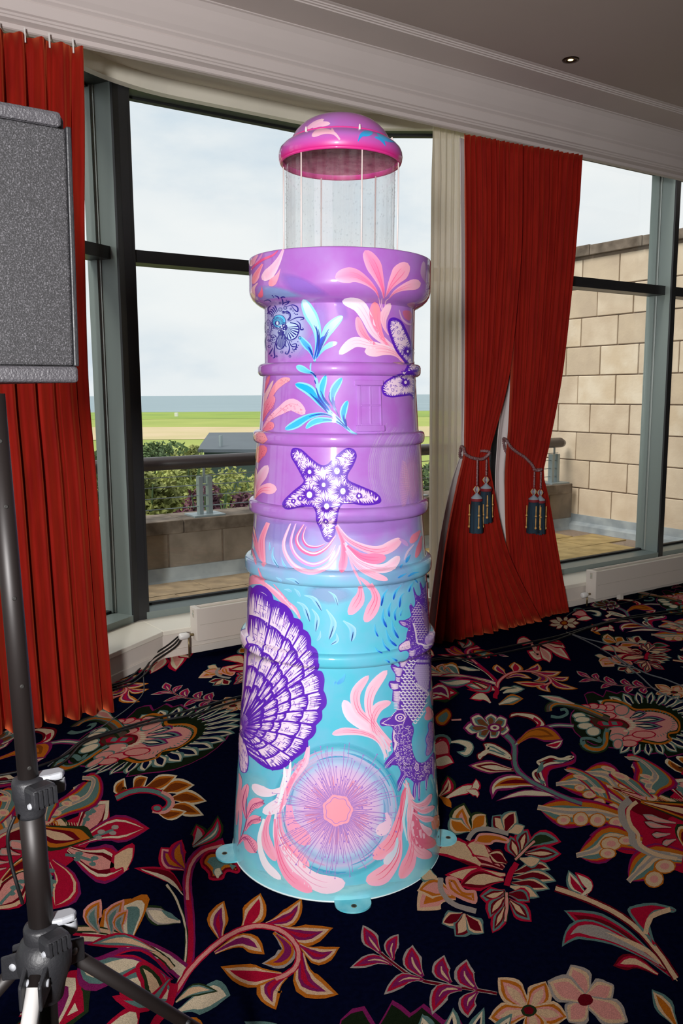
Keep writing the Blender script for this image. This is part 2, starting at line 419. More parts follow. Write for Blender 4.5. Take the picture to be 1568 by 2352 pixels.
# tall pale stone wall closing the terrace on the right: each block a piece
SW = 6.07
tw = tag(MB().box(SW + .014, SW + .4, .3, PW + .6, -.3, 3.06, P).build('wall_stone', MATS['mortar']), 'tall wall of pale stone blocks closing the terrace', kind='structure')
rng = random.Random(11); H_ = .312; z = .225; row = 0
T2 = lambda a, b, c: P(b, a, c)
while z < 3.03:
    w = .32 - (.24 if row % 2 else 0) + rng.uniform(-.04, .04)
    while w < PW + .55:
        ln = .48 * rng.uniform(.92, 1.08); a, b = max(w, .3), min(w + ln, PW + .58)
        if b - a > .06: block(tw, a + .006, b - .006, SW - rng.uniform(0, .006), SW + .1, z + .006, min(z + H_, 3.06) - .006, rng.choice(('stone', 'stone', 'stone_b', 'stone_c')), T=T2)
        w += ln
    z += H_; row += 1
w = .3
while w < PW + .55:
    ln = rng.uniform(.55, .8); block(tw, w + .004, min(w + ln, PW + .6) - .004, SW - .05, SW + .45, 3.06, 3.165 + rng.uniform(-.008, .008), 'coping', 'coping_stone', T=T2); w += ln
m = MB()
for k in range(6):
    m.prism([P(SW - .09, .3 + k * .46, TZ - .02), P(SW - .08, .3 + k * .46, TZ + .05), P(SW - .02, .3 + k * .46, TZ + .08), P(SW - .012, .3 + k * .46, .24), P(SW + .03, .3 + k * .46, .24), P(SW + .03, .3 + k * .46, TZ - .02)], UW * .461)
m.build('lead_upstand', MATS['lead'], tw)

# land, golf course and sea far below
def far_band(name, m_n, y0, y1, z, label, cat_=None):
    me = MB(); n = 24; pts = []
    for i in range(n + 1):
        x = -900 + 1800 * i / n
        wob = math.sin(i * 2.1) * .02 + math.sin(i * .9 + 1) * .03
        for yy in (y0 * (1 + wob), y1 * (1 + math.sin(i * 1.7 + 2) * .02)): pts.append((x * (yy / 300 + .1), yy, z))
    me.quad_grid(pts, n + 1, 2)
    return tag(me.build(name, MATS[m_n]), label, kind='structure')
GZ = -5.0
tag(MB().box(-700, 700, 20, 320, GZ - .6, GZ, None).build('ground_links', MATS['grass']), 'green golf links between the terrace and the sea', kind='structure')
far_band('ground_rough', 'sand', 128, 168, GZ + .05, 'pale strip of dry rough grass across the links')
far_band('ground_green', 'grass_dark', 236, 314, GZ + .05, 'darker green strip of links by the shore')
me = MB().box(-6000, 6000, 300, 5900, -6.2, -6.0)
tag(me.build('sea', MATS['sea_water']), 'grey sea under the horizon', kind='structure')
mk = at_z(405, 957, GZ)
tag(MB().box(mk.x - .5, mk.x + .5, mk.y - .5, mk.y + .5, GZ, GZ + 1.2).build('marker_post', MATS['plastic_white'], bevel=.1), 'tiny white marker standing on the links', 'marker')

# shed with a dark sloping roof just below the terrace
c = at_y(520, 1030, 22); sh = tag(empty('shed', (c.x, c.y, GZ)), 'low shed with a dark sloping roof beyond the parapet', 'shed')
zz = c.z
xa, xb = at_y(452, 1020, 22).x, at_y(720, 1020, 22).x
MB().hexa([(xa, 22, zz - .10), (xb, 22.0, zz - .12), (xb, 26, zz + .16), (xa - .3, 26, zz + .16), (xa, 22, zz - .02), (xb, 22.0, zz - .04), (xb, 26, zz + .24), (xa - .3, 26, zz + .24)]).build('roof', MATS['shed_roof'], sh)
MB().box(xa + .15, xb, 22.2, 25.8, GZ, zz - .1).build('wall', MATS['shed_wall'], sh)
MB().tube([(xa + .55, 22.6, zz - .1), (xa + .55, 22.6, zz + .32)], .05, 8).build('vent_pipe', MATS['rail_steel'], sh)

# shrubs behind the parapet
def shrub(px, py_top, Y, wid, m_n, label, seed, n=3600, leaf=.055, dep=2.2):
    r = random.Random(seed); t = at_y(px, py_top, Y); cx_, cy_ = t.x, Y
    root = tag(empty('shrub', (cx_, cy_, GZ)), label, 'shrub', 'shrubs beyond the parapet')
    st = MB()
    for k in range(6):
        a = r.uniform(0, 6.28); st.tube([(cx_, cy_, GZ), (cx_ + .2 * wid * math.cos(a), cy_ + .2 * wid * math.sin(a), t.z - dep * .5), (cx_ + .5 * wid * math.cos(a), cy_ + .4 * wid * math.sin(a), t.z - .12)], [.06, .03, .008], 5)
    st.build('stem', MATS['leaf_c'], root)
    fo_ = MB()
    lobes = [(0, 0, t.z - .3 * wid, .3 * wid)] + [(r.uniform(-.7, .7) * wid, r.uniform(-.45, .45) * wid, t.z - .28 - r.random() * dep * .6, r.uniform(.22, .42) * wid) for _ in range(13)]
    for k in range(n):
        lx, ly, lz, lr = r.choice(lobes); u, v = r.uniform(-1, 1), r.uniform(0, 6.28); q = math.sqrt(1 - u * u); rr = lr * r.uniform(.55, 1.08)
        c_ = Vector((cx_ + lx + rr * q * math.cos(v), cy_ + ly + rr * q * math.sin(v), min(lz + rr * u, t.z + r.uniform(-.06, .05))))
        d1 = Vector((r.uniform(-1, 1), r.uniform(-1, 1), r.uniform(-.3, 1))).normalized(); d2 = d1.orthogonal().normalized()
        l_ = leaf * r.uniform(.7, 1.4)
        b = len(fo_.v); fo_.v += [tuple(c_ - d1 * l_), tuple(c_ + d2 * l_ * .45), tuple(c_ + d1 * l_), tuple(c_ - d2 * l_ * .45)]; fo_.f.append((b, b + 1, b + 2, b + 3))
    tag(fo_.build('foliage', MATS[m_n], root), kind='stuff')
    return root
shrub(348, 1012, 20.5, 1.1, 'leaf_c', 'dark olive shrub at the left edge of the middle bay window', 1)
shrub(415, 1040, 18.4, 1.0, 'leaf_a', 'olive shrub just left of the shed roof', 2)
shrub(440, 1022, 21.6, .6, 'leaf_a', 'twiggy shrub rising above the handrail beside the shed roof', 8, 1500, .07)
shrub(530, 1072, 16.2, 1.25, 'leaf_b', 'bright green shrub right of the railing post', 3, 5200)
shrub(392, 1074, 14.0, 1.0, 'leaf_b', 'yellow-green shrub left of the railing post', 7, 5200)
shrub(610, 1076, 13.6, .9, 'leaf_b', 'green shrub beside the lighthouse under the handrail', 4)
shrub(325, 1085, 9.9, .6, 'leaf_a', 'pale olive shrub low beside the grey corner post', 13)
shrub(478, 1112, 11.9, .6, 'leaf_red', 'dark red-leaved shrub low behind the railing post', 5, 2600, .045)
shrub(560, 1132, 10.2, .6, 'leaf_red', 'purple-leaved shrub low beside the lighthouse', 6, 2600, .045)
shrub(222, 1032, 15.8, .9, 'leaf_c', 'dark shrub seen through the narrow bay window', 9)
shrub(990, 1066, 15, .8, 'leaf_c', 'green shrub seen between lighthouse and net curtain', 10)
shrub(1265, 1058, 15, .7, 'leaf_a', 'small shrub under the railing end beside the red curtain', 12)
# ================================================================== VECTOR PAINT
def mixc(a, b, t): return tuple(a[i] * (1 - t) + b[i] * t for i in range(4))
def C(h, a=1.0):
    c = lin(h); return (c[0], c[1], c[2], a)

def inside(p, poly):
    x, y = p; r = False; n = len(poly); j = n - 1
    for i in range(n):
        if (poly[i][1] > y) != (poly[j][1] > y) and x < (poly[j][0] - poly[i][0]) * (y - poly[i][1]) / (poly[j][1] - poly[i][1]) + poly[i][0]: r = not r
        j = i
    return r

class Draw:
    """flat shapes in drawing coordinates; each face = points + colours + paint layer"""
    def __init__(s, x0=0, y0=0, k=1.0, seed=1): s.it = []; s.x0, s.y0, s.k = x0, y0, k; s.r = random.Random(seed); s.ly = 0; s.seq = 0.0
    def view(s, x0, y0, k): s.x0, s.y0, s.k = x0, y0, k; return s
    def T(s, p): return (s.x0 + p[0] * s.k, s.y0 + p[1] * s.k)
    def face(s, pts, cols, ly=None):
        if not isinstance(cols, list): cols = [cols] * len(pts)
        s.it.append(([s.T(p) for p in pts], cols, s.ly if ly is None else ly))
    def fill(s, pts, col, ly=None, sm=4, jit=0, closed=True):
        q = catmull(pts, sm, True) if sm > 1 else list(pts)
        if jit: q = [(x + s.r.uniform(-jit, jit), y + s.r.uniform(-jit, jit)) for x, y in q]
        s.face(q, col, ly); return q
    def inset(s, q, d):
        n = len(q); ar = sum(q[i][0] * q[(i + 1) % n][1] - q[(i + 1) % n][0] * q[i][1] for i in range(n)); sg = 1 if ar > 0 else -1
        o = []
        for i in range(n):
            a, b = q[i - 1], q[(i + 1) % n]; dx, dy = b[0] - a[0], b[1] - a[1]; l = math.hypot(dx, dy) or 1
            o.append((q[i][0] - dy / l * d * sg, q[i][1] + dx / l * d * sg))
        return o
    def nest(s, pts, layers, sm=4, jit=0, ly=None):       # layers: [(inset, colour)...]
        q = catmull(pts, sm, True) if sm > 1 else list(pts); ly = s.ly if ly is None else ly
        for k, (d, c) in enumerate(layers):
            g = s.inset(q, d) if d else q
            if jit: g = [(x + s.r.uniform(-jit, jit), y + s.r.uniform(-jit, jit)) for x, y in g]
            s.face(g, C(c) if isinstance(c, str) else c, ly + k)
        return q
    def ribbon(s, path, wid, cl, cm, cr, ly=None):        # lists along the path
        n = len(path); L_, R_ = [], []
        for i in range(n):
            a, b = path[max(i - 1, 0)], path[min(i + 1, n - 1)]; dx, dy = b[0] - a[0], b[1] - a[1]; l = math.hypot(dx, dy) or 1
            L_.append((path[i][0] + dy / l * wid[i], path[i][1] - dx / l * wid[i])); R_.append((path[i][0] - dy / l * wid[i], path[i][1] + dx / l * wid[i]))
        for i in range(n - 1):
            s.face([L_[i], L_[i + 1], path[i + 1], path[i]], [cl[i], cl[i + 1], cm[i + 1], cm[i]], ly)
            s.face([path[i], path[i + 1], R_[i + 1], R_[i]], [cm[i], cm[i + 1], cr[i + 1], cr[i]], ly)
    def petal(s, spine, w, c0, c1, ce=None, peak=.68, w0=.08, ly=None, n=6, streak=None, tip=.5):
        p = catmull(spine, n); m = len(p); d = [0]; s.seq += .11; ly = (s.ly if ly is None else ly) + s.seq
        for i in range(1, m): d.append(d[-1] + math.dist(p[i], p[i - 1]))
        t = [x / d[-1] for x in d]
        # extra samples near the rounded tip
        wid = [w * (w0 + (1 - w0) * (x / peak) ** 1.25) if x < peak else w * max(0, 1 - ((x - peak) / (1 - peak)) ** 2.0) ** tip for x in t]
        c0, c1 = (C(c0) if isinstance(c0, str) else c0), (C(c1) if isinstance(c1, str) else c1)
        cm = [mixc(c0, c1, x) for x in t]; ce = cm if ce is None else [mixc(v, C(ce), .75) for v in cm]
        s.ribbon(p, wid, ce, cm, cm if ce is cm else [mixc(a, b, .5) for a, b in zip(ce, cm)], ly)
        if streak:
            for off in (-.35, .25):
                a, b = int(m * .12), int(m * .82); q = []
                for i in range(a, b):
                    u, v = p[max(i - 1, 0)], p[min(i + 1, m - 1)]; dx, dy = v[0] - u[0], v[1] - u[1]; l = math.hypot(dx, dy) or 1
                    q.append((p[i][0] + dy / l * wid[i] * off, p[i][1] - dx / l * wid[i] * off))
                if len(q) > 2: s.stroke(q, max(w * .05, .35 / s.k), streak, (s.ly if ly is None else ly) + 1, sm=0)
    def stroke(s, pts, w, col, ly=None, taper=True, sm=4):
        p = catmull(pts, sm) if sm else pts; m = len(p); col = C(col) if isinstance(col, str) else col
        wid = [w * (.25 + .75 * math.sin(math.pi * (i + .3) / (m - .4)) if taper else 1) for i in range(m)]
        n = m; L_, R_ = [], []
        for i in range(n):
            a, b = p[max(i - 1, 0)], p[min(i + 1, n - 1)]; dx, dy = b[0] - a[0], b[1] - a[1]; l = math.hypot(dx, dy) or 1
            L_.append((p[i][0] + dy / l * wid[i], p[i][1] - dx / l * wid[i])); R_.append((p[i][0] - dy / l * wid[i], p[i][1] + dx / l * wid[i]))
        for i in range(n - 1): s.face([L_[i], L_[i + 1], R_[i + 1], R_[i]], col, ly)
    def tick(s, a, b, w, col, ly=None):                    # spike: wide at a, pointed at b
        dx, dy = b[0] - a[0], b[1] - a[1]; l = math.hypot(dx, dy) or 1
        s.face([(a[0] + dy / l * w, a[1] - dx / l * w), (b[0], b[1]), (a[0] - dy / l * w, a[1] + dx / l * w)], col, ly)
    def dot(s, x, y, r, col, ly=None, n=10, ry=None):
        s.face([(x + r * math.cos(6.2832 * i / n), y + (ry or r) * math.sin(6.2832 * i / n)) for i in range(n)], C(col) if isinstance(col, str) else col, ly)
    def ring(s, x, y, r, w, col, ly=None, n=10, ry=None):
        col = C(col) if isinstance(col, str) else col; ry = ry or r
        for i in range(n):
            a, b = 6.2832 * i / n, 6.2832 * (i + 1) / n
            s.face([(x + r * math.cos(a), y + ry * math.sin(a)), (x + r * math.cos(b), y + ry * math.sin(b)), (x + (r - w) * math.cos(b), y + (ry - w) * math.sin(b)), (x + (r - w) * math.cos(a), y + (ry - w) * math.sin(a))], col, ly)
    def hairs(s, outline, lo, hi, w, col, ly, lean=.3, step=3.0):
        q = outline; n = len(q); ar = sum(q[i][0] * q[(i + 1) % n][1] - q[(i + 1) % n][0] * q[i][1] for i in range(n)); sg = 1 if ar > 0 else -1
        for i in range(n):
            a, b = q[i], q[(i + 1) % n]; l = math.dist(a, b); k = max(1, int(l / step))
            for j in range(k):
                t = (j + s.r.random() * .5) / k; x, y = a[0] + (b[0] - a[0]) * t, a[1] + (b[1] - a[1]) * t
                nx, ny = -(b[1] - a[1]) / l * sg, (b[0] - a[0]) / l * sg; h_ = s.r.uniform(lo, hi); e_ = lean * s.r.uniform(.2, 1.4)
                s.tick((x, y), (x + (nx + e_ * (b[0] - a[0]) / l) * h_, y + (ny + e_ * (b[1] - a[1]) / l) * h_), w, col, ly)

def attr_mat(name, rough, coat=0, bump=0, bscale=700, spec=None, noise=0):
    m = bpy.data.materials.new(name); m.use_nodes = True; n = m.node_tree.nodes; l = m.node_tree.links; b = n['Principled BSDF']
    a = n.new('ShaderNodeVertexColor'); a.layer_name = 'Col'
    b.inputs['Roughness'].default_value = rough
    if spec is not None: b.inputs['Specular IOR Level'].default_value = spec
    if coat: b.inputs['Coat Weight'].default_value = coat; b.inputs['Coat Roughness'].default_value = .05
    src = a.outputs['Color']
    if noise:
        t = n.new('ShaderNodeTexCoord'); tx = n.new('ShaderNodeTexNoise'); tx.inputs['Scale'].default_value = bscale * .6; l.new(t.outputs['Object'], tx.inputs['Vector'])
        mr = n.new('ShaderNodeMapRange'); mr.inputs['From Min'].default_value = .25; mr.inputs['From Max'].default_value = .75
        mr.inputs['To Min'].default_value = .95 - noise; mr.inputs['To Max'].default_value = 1.08
        l.new(tx.outputs['Fac'], mr.inputs['Value'])
        mx = n.new('ShaderNodeMix'); mx.data_type = 'RGBA'; mx.blend_type = 'MULTIPLY'; mx.inputs['Factor'].default_value = 1
        l.new(src, mx.inputs[6]); l.new(mr.outputs['Result'], mx.inputs[7]); src = mx.outputs[2]
    l.new(src, b.inputs['Base Color']); l.new(a.outputs['Alpha'], b.inputs['Alpha'])
    if bump:
        t = n.new('ShaderNodeTexCoord'); t2 = n.new('ShaderNodeTexNoise'); t2.inputs['Scale'].default_value = bscale; l.new(t.outputs['Object'], t2.inputs['Vector'])
        bp = n.new('ShaderNodeBump'); bp.inputs['Strength'].default_value = bump; bp.inputs['Distance'].default_value = .004
        l.new(t2.outputs['Fac'], bp.inputs['Height']); l.new(bp.outputs['Normal'], b.inputs['Normal'])
    MATS[name] = m; return m
attr_mat('gloss_paint', .42, coat=1.0, spec=.3)
attr_mat('carpet_wool', 1.0, bump=.7, spec=0, noise=.4)

def tri_faces(items):
    """triangulate every shape: list of (tri points, tri colours, layer)"""
    out_ = []
    for pts, cols, ly in items:
        if len(pts) == 3: out_.append((pts, cols, ly)); continue
        if len(pts) == 4: out_ += [([pts[0], pts[1], pts[2]], [cols[0], cols[1], cols[2]], ly), ([pts[0], pts[2], pts[3]], [cols[0], cols[2], cols[3]], ly)]; continue
        for t in tessellate_polygon([[Vector((x, y, 0)) for x, y in pts]]):
            out_.append(([pts[i] for i in t], [cols[i] for i in t], ly))
    return out_

# ================================================================== LIGHTHOUSE
LX, LY = -.024, 2.80
LEAN = .0114
LM = Matrix.Translation((LX, LY, 0)) @ Matrix.Rotation(LEAN, 4, 'Y')
LMI = LM.inverted()
SEC = dict(
 foot=[(.002, .3725), (.07, .3685), (.262, .356), (.485, .3388), (.713, .3236), (.753, .3208)],
 r5=[(.755, .329), (.761, .335), (.767, .3365), (.785, .3365), (.792, .335), (.797, .329), (.799, .3185)],
 s5=[(.83, .315), (.984, .3045), (1.007, .303)],
 r4=[(1.009, .312), (1.015, .3185), (1.022, .320), (1.045, .320), (1.053, .3185), (1.058, .312), (1.060, .3005)],
 s4=[(1.064, .299), (1.183, .2878), (1.207, .2865)],
 r3=[(1.209, .297), (1.215, .303), (1.222, .3045), (1.238, .3045), (1.246, .303), (1.251, .297), (1.253, .289)],
 s3=[(1.257, .2882), (1.432, .276), (1.438, .2755)],
 r2=[(1.440, .281), (1.446, .286), (1.452, .2875), (1.466, .2875), (1.473, .286), (1.478, .281), (1.480, .268)],
 s2=[(1.484, .2665), (1.655, .254)],
 r1=[(1.657, .262), (1.663, .2685), (1.669, .2705), (1.684, .2705), (1.690, .2685), (1.695, .262), (1.697, .249)],
 s1=[(1.701, .248), (1.872, .2475)],
 gal=[(1.876, .252), (1.880, .260), (1.889, .274), (1.901, .2865), (1.914, .294), (1.926, .2968), (1.936, .297), (2.022, .297), (2.026, .296), (2.028, .293)])
ORDER = ['foot', 'r5', 's5', 'r4', 's4', 'r3', 's3', 'r2', 's2', 'r1', 's1', 'gal']
PROF = [q for k in ORDER for q in SEC[k]]
RIM = [(2.330, .1925), (2.338, .1975), (2.350, .1995), (2.362, .1985), (2.374, .193), (2.385, .182), (2.393, .170), (2.398, .161)]
DOME = [(2.400, .1595), (2.412, .1535), (2.426, .1445), (2.440, .131), (2.453, .114), (2.463, .094), (2.470, .070), (2.475, .042), (2.477, .015), (2.4772, .001)]
def rad(z, prof):
    if z <= prof[0][0]: return prof[0][1]
    for (z0, r0), (z1, r1) in zip(prof, prof[1:]):
        if z <= z1: return r0 + (r1 - r0) * (z - z0) / (z1 - z0)
    return prof[-1][1]
NSEG = 120
def hit(px, py, prof=PROF):
    o = LMI @ Vector((0, 0, EYE)); d = LMI.to_3x3() @ ray(px, py); best = None; prev = None
    n = 70; t0, t1 = (LY - .42) / ray(px, py).y, (LY + .02) / ray(px, py).y
    for i in range(n + 1):
        t = t0 + (t1 - t0) * i / n; q = o + d * t; g = math.hypot(q.x, q.y) - rad(q.z, prof)
        if best is None or g < best[0]: best = (g, t)
        if g <= 0 and prev is not None:
            a, b = prev, t
            for _ in range(18):
                c = (a + b) / 2; q = o + d * c
                if math.hypot(q.x, q.y) - rad(q.z, prof) > 0: a = c
                else: b = c
            return math.atan2(q.x, -q.y), q.z
        prev = t
    q = o + d * best[1]; r = rad(q.z, prof); th = math.atan2(q.x, -q.y)
    return th + (1 if th > 0 else -1) * best[0] / r * 3.0, q.z
def surf(th, z, off=0, prof=PROF):
    r = rad(z, prof) + off
    return Vector((r * math.sin(th), -r * math.cos(th), z))
LH = empty('lighthouse_sculpture'); LH.matrix_world = LM
tag(LH, 'tall glossy lighthouse sculpture painted purple and turquoise with sea creatures', 'sculpture')
def lh_link(name, me, m_n, parent=LH, smooth=True):
    o = bpy.data.objects.new(name, me); COL.objects.link(o); o.parent = parent
    if m_n and not me.materials: me.materials.append(MATS[m_n])
    if smooth:
        for p in me.polygons: p.use_smooth = True
    return o

PAINT_N = [0]
def paint(name, dr, prof=PROF, label=None, off0=None, dl=.00016, mname='gloss_paint', parent=LH):
    """lay a drawing on the tower: every shape follows the curved wall and the ring mouldings"""
    tr = tri_faces(dr.it); cache = {}
    if off0 is None: off0 = .0005 + PAINT_N[0] * .00011; PAINT_N[0] += 1
    bm = bmesh.new(); cl = bm.loops.layers.float_color.new('Col')
    for pts, cols, ly in tr:
        vs_ = []
        for p in pts:
            k = (round(p[0], 3), round(p[1], 3))
            if k not in cache: cache[k] = hit(p[0], p[1], prof)
            th, z = cache[k]; vs_.append(bm.verts.new((th, z, off0 + ly * dl)))
        try: f_ = bm.faces.new(vs_)
        except ValueError: continue
        for lp, c in zip(f_.loops, cols): lp[cl] = c
    xs = [v.co.x for v in bm.verts]; ys = [v.co.y for v in bm.verts]
    st = 2 * math.pi / NSEG
    for i in range(math.ceil(min(xs) / st), math.floor(max(xs) / st) + 1):
        bmesh.ops.bisect_plane(bm, geom=bm.verts[:] + bm.edges[:] + bm.faces[:], plane_co=(i * st, 0, 0), plane_no=(1, 0, 0))
    for z, r in prof:
        if min(ys) < z < max(ys): bmesh.ops.bisect_plane(bm, geom=bm.verts[:] + bm.edges[:] + bm.faces[:], plane_co=(0, z, 0), plane_no=(0, 1, 0))
    bmesh.ops.triangulate(bm, faces=[f for f in bm.faces if len(f.verts) > 4])
    nor = []
    bm.verts.index_update()
    for v in bm.verts:
        th, z, o_ = v.co; e = .004
        sl = (rad(z + e, prof) - rad(z - e, prof)) / (2 * e)
        nor.append(Vector((math.sin(th), -math.cos(th), -sl)).normalized())
        v.co = surf(th, z, o_ , prof)
    bm.normal_update()
    for f in bm.faces:
        if f.normal.dot(nor[f.verts[0].index]) < 0: f.normal_flip()
    me = bpy.data.meshes.new(name); bm.to_mesh(me); bm.free()
    for p in me.polygons: p.use_smooth = True
    me.normals_split_custom_set_from_vertices([tuple(v) for v in nor])
    o = lh_link(name, me, mname, parent, False)
    if label: o['label'] = label
    return o

# body colours: purple above, lavender clouds, turquoise below
def body_mat():
    m = bpy.data.materials.new('tower_paint'); m.use_nodes = True; n = m.node_tree.nodes; l = m.node_tree.links; b = n['Principled BSDF']
    t = n.new('ShaderNodeTexCoord'); sp = n.new('ShaderNodeSeparateXYZ'); l.new(t.outputs['Object'], sp.inputs[0])
    nz = n.new('ShaderNodeTexNoise'); nz.inputs['Scale'].default_value = 7; nz.inputs['Detail'].default_value = 3; l.new(t.outputs['Object'], nz.inputs['Vector'])
    ma = n.new('ShaderNodeMath'); ma.operation = 'MULTIPLY_ADD'; ma.inputs[1].default_value = .26; l.new(nz.outputs['Fac'], ma.inputs[0]); l.new(sp.outputs['Z'], ma.inputs[2])
    mr = n.new('ShaderNodeMapRange'); mr.inputs['From Min'].default_value = .13; mr.inputs['From Max'].default_value = 2.13; l.new(ma.outputs[0], mr.inputs['Value'])
    r = n.new('ShaderNodeValToRGB'); cr = r.color_ramp; l.new(mr.outputs['Result'], r.inputs['Fac'])
    stops = [(0, '#8bd8e2'), (.05, '#62c4d8'), (.30, '#56bed6'), (.45, '#58c0d6'), (.515, '#7cbcd9'), (.56, '#9d9fd6'), (.60, '#a873c8'), (.66, '#ac66c4'), (1, '#aa63c0')]
    cr.elements[0].position = 0; cr.elements[0].color = lin(stops[0][1]); cr.elements[1].position = 1; cr.elements[1].color = lin(stops[-1][1])
    for p_, c in stops[1:-1]: e = cr.elements.new(p_); e.color = lin(c)
    # faint cloudy mottling of the brushwork
    n2 = n.new('ShaderNodeTexNoise'); n2.inputs['Scale'].default_value = 13; n2.inputs['Detail'].default_value = 4; l.new(t.outputs['Object'], n2.inputs['Vector'])
    m2 = n.new('ShaderNodeMapRange'); m2.inputs['From Min'].default_value = .35; m2.inputs['From Max'].default_value = .75; m2.inputs['To Min'].default_value = 0; m2.inputs['To Max'].default_value = .22; l.new(n2.outputs['Fac'], m2.inputs['Value'])
    mx = n.new('ShaderNodeMix'); mx.data_type = 'RGBA'; l.new(m2.outputs['Result'], mx.inputs['Factor']); l.new(r.outputs['Color'], mx.inputs[6]); mx.inputs[7].default_value = lin('#b4b2e2')
    l.new(mx.outputs[2], b.inputs['Base Color'])
    b.inputs['Roughness'].default_value = .42; b.inputs['Coat Weight'].default_value = 1.0; b.inputs['Coat Roughness'].default_value = .06; b.inputs['Specular IOR Level'].default_value = .3
    MATS['tower_paint'] = m
body_mat()
def rim_mat():
    m = bpy.data.materials.new('rim_magenta'); m.use_nodes = True; n = m.node_tree.nodes; l = m.node_tree.links; b = n['Principled BSDF']
    t = n.new('ShaderNodeTexCoord'); sp = n.new('ShaderNodeSeparateXYZ'); l.new(t.outputs['Object'], sp.inputs[0])
    mr = n.new('ShaderNodeMapRange'); mr.inputs['From Min'].default_value = 2.33; mr.inputs['From Max'].default_value = 2.40; l.new(sp.outputs['Z'], mr.inputs['Value'])
    r = n.new('ShaderNodeValToRGB'); cr = r.color_ramp; cr.elements[0].position = .08; cr.elements[0].color = lin('#d62a88'); cr.elements[1].position = .62; cr.elements[1].color = lin('#b566bf')
    e = cr.elements.new(.3); e.color = lin('#c94fab'); l.new(mr.outputs['Result'], r.inputs['Fac']); l.new(r.outputs['Color'], b.inputs['Base Color'])
    b.inputs['Roughness'].default_value = .4; b.inputs['Coat Weight'].default_value = .9; b.inputs['Coat Roughness'].default_value = .05
    MATS['rim_magenta'] = m
rim_mat()
mat('dome_violet', '#b45bb0', .4, col2='#ab6abb', scale=7, coat=.8)
mat('rim_pink', '#e0348f', .4, coat=.8)
mat('under_pink', '#e79bb2', .6, col2='#cf6f90', scale=30)
mat('tab_turquoise', '#8fdbe4', .4, col2='#57c1d4', scale=14, coat=.7)
mat('rod_pale', '#ecdcd8', .35)
mat('hole_dark', '#15120f', .7)

def revolve(prof, n=NSEG):
    m = MB(); return m.lathe([(r, z) for z, r in prof], n)
def lathe_mesh(name, prof): return MB().lathe([(r, z) for z, r in prof], NSEG, Matrix.Rotation(0, 4, 'Z')).mesh(name)
NAMES = dict(foot='tower_wall', s5='tower_wall', s4='tower_wall', s3='tower_wall', s2='tower_wall', s1='tower_wall', gal='gallery', r1='ring_moulding', r2='ring_moulding', r3='ring_moulding', r4='ring_moulding', r5='ring_moulding')
for i, k in enumerate(ORDER):
    pr = list(SEC[k])
    if i: pr = [SEC[ORDER[i - 1]][-1]] + pr
    if k == 'gal': pr += [(2.028, .20), (2.0, .19), (2.0, .10)]
    lh_link(NAMES[k], lathe_mesh(NAMES[k], pr), 'tower_paint')
lh_link('roof_rim', lathe_mesh('roof_rim', [(2.345, .183), (2.332, .186), (2.330, .1895)] + RIM), 'rim_magenta')
lh_link('roof_edge', lathe_mesh('roof_edge', [(2.3285, .1895), (2.3295, .1932), (2.333, .1955), (2.334, .1945)]), 'rim_pink')
lh_link('roof_underside', lathe_mesh('roof_underside', [(2.344, .184), (2.352, .12), (2.354, .002)]), 'under_pink')
lh_link('dome', lathe_mesh('dome', DOME), 'dome_violet')
lh_link('dome_seam', lathe_mesh('dome_seam', [(2.3975, .1615), (2.3995, .1618), (2.402, .1590)]), 'rim_pink')

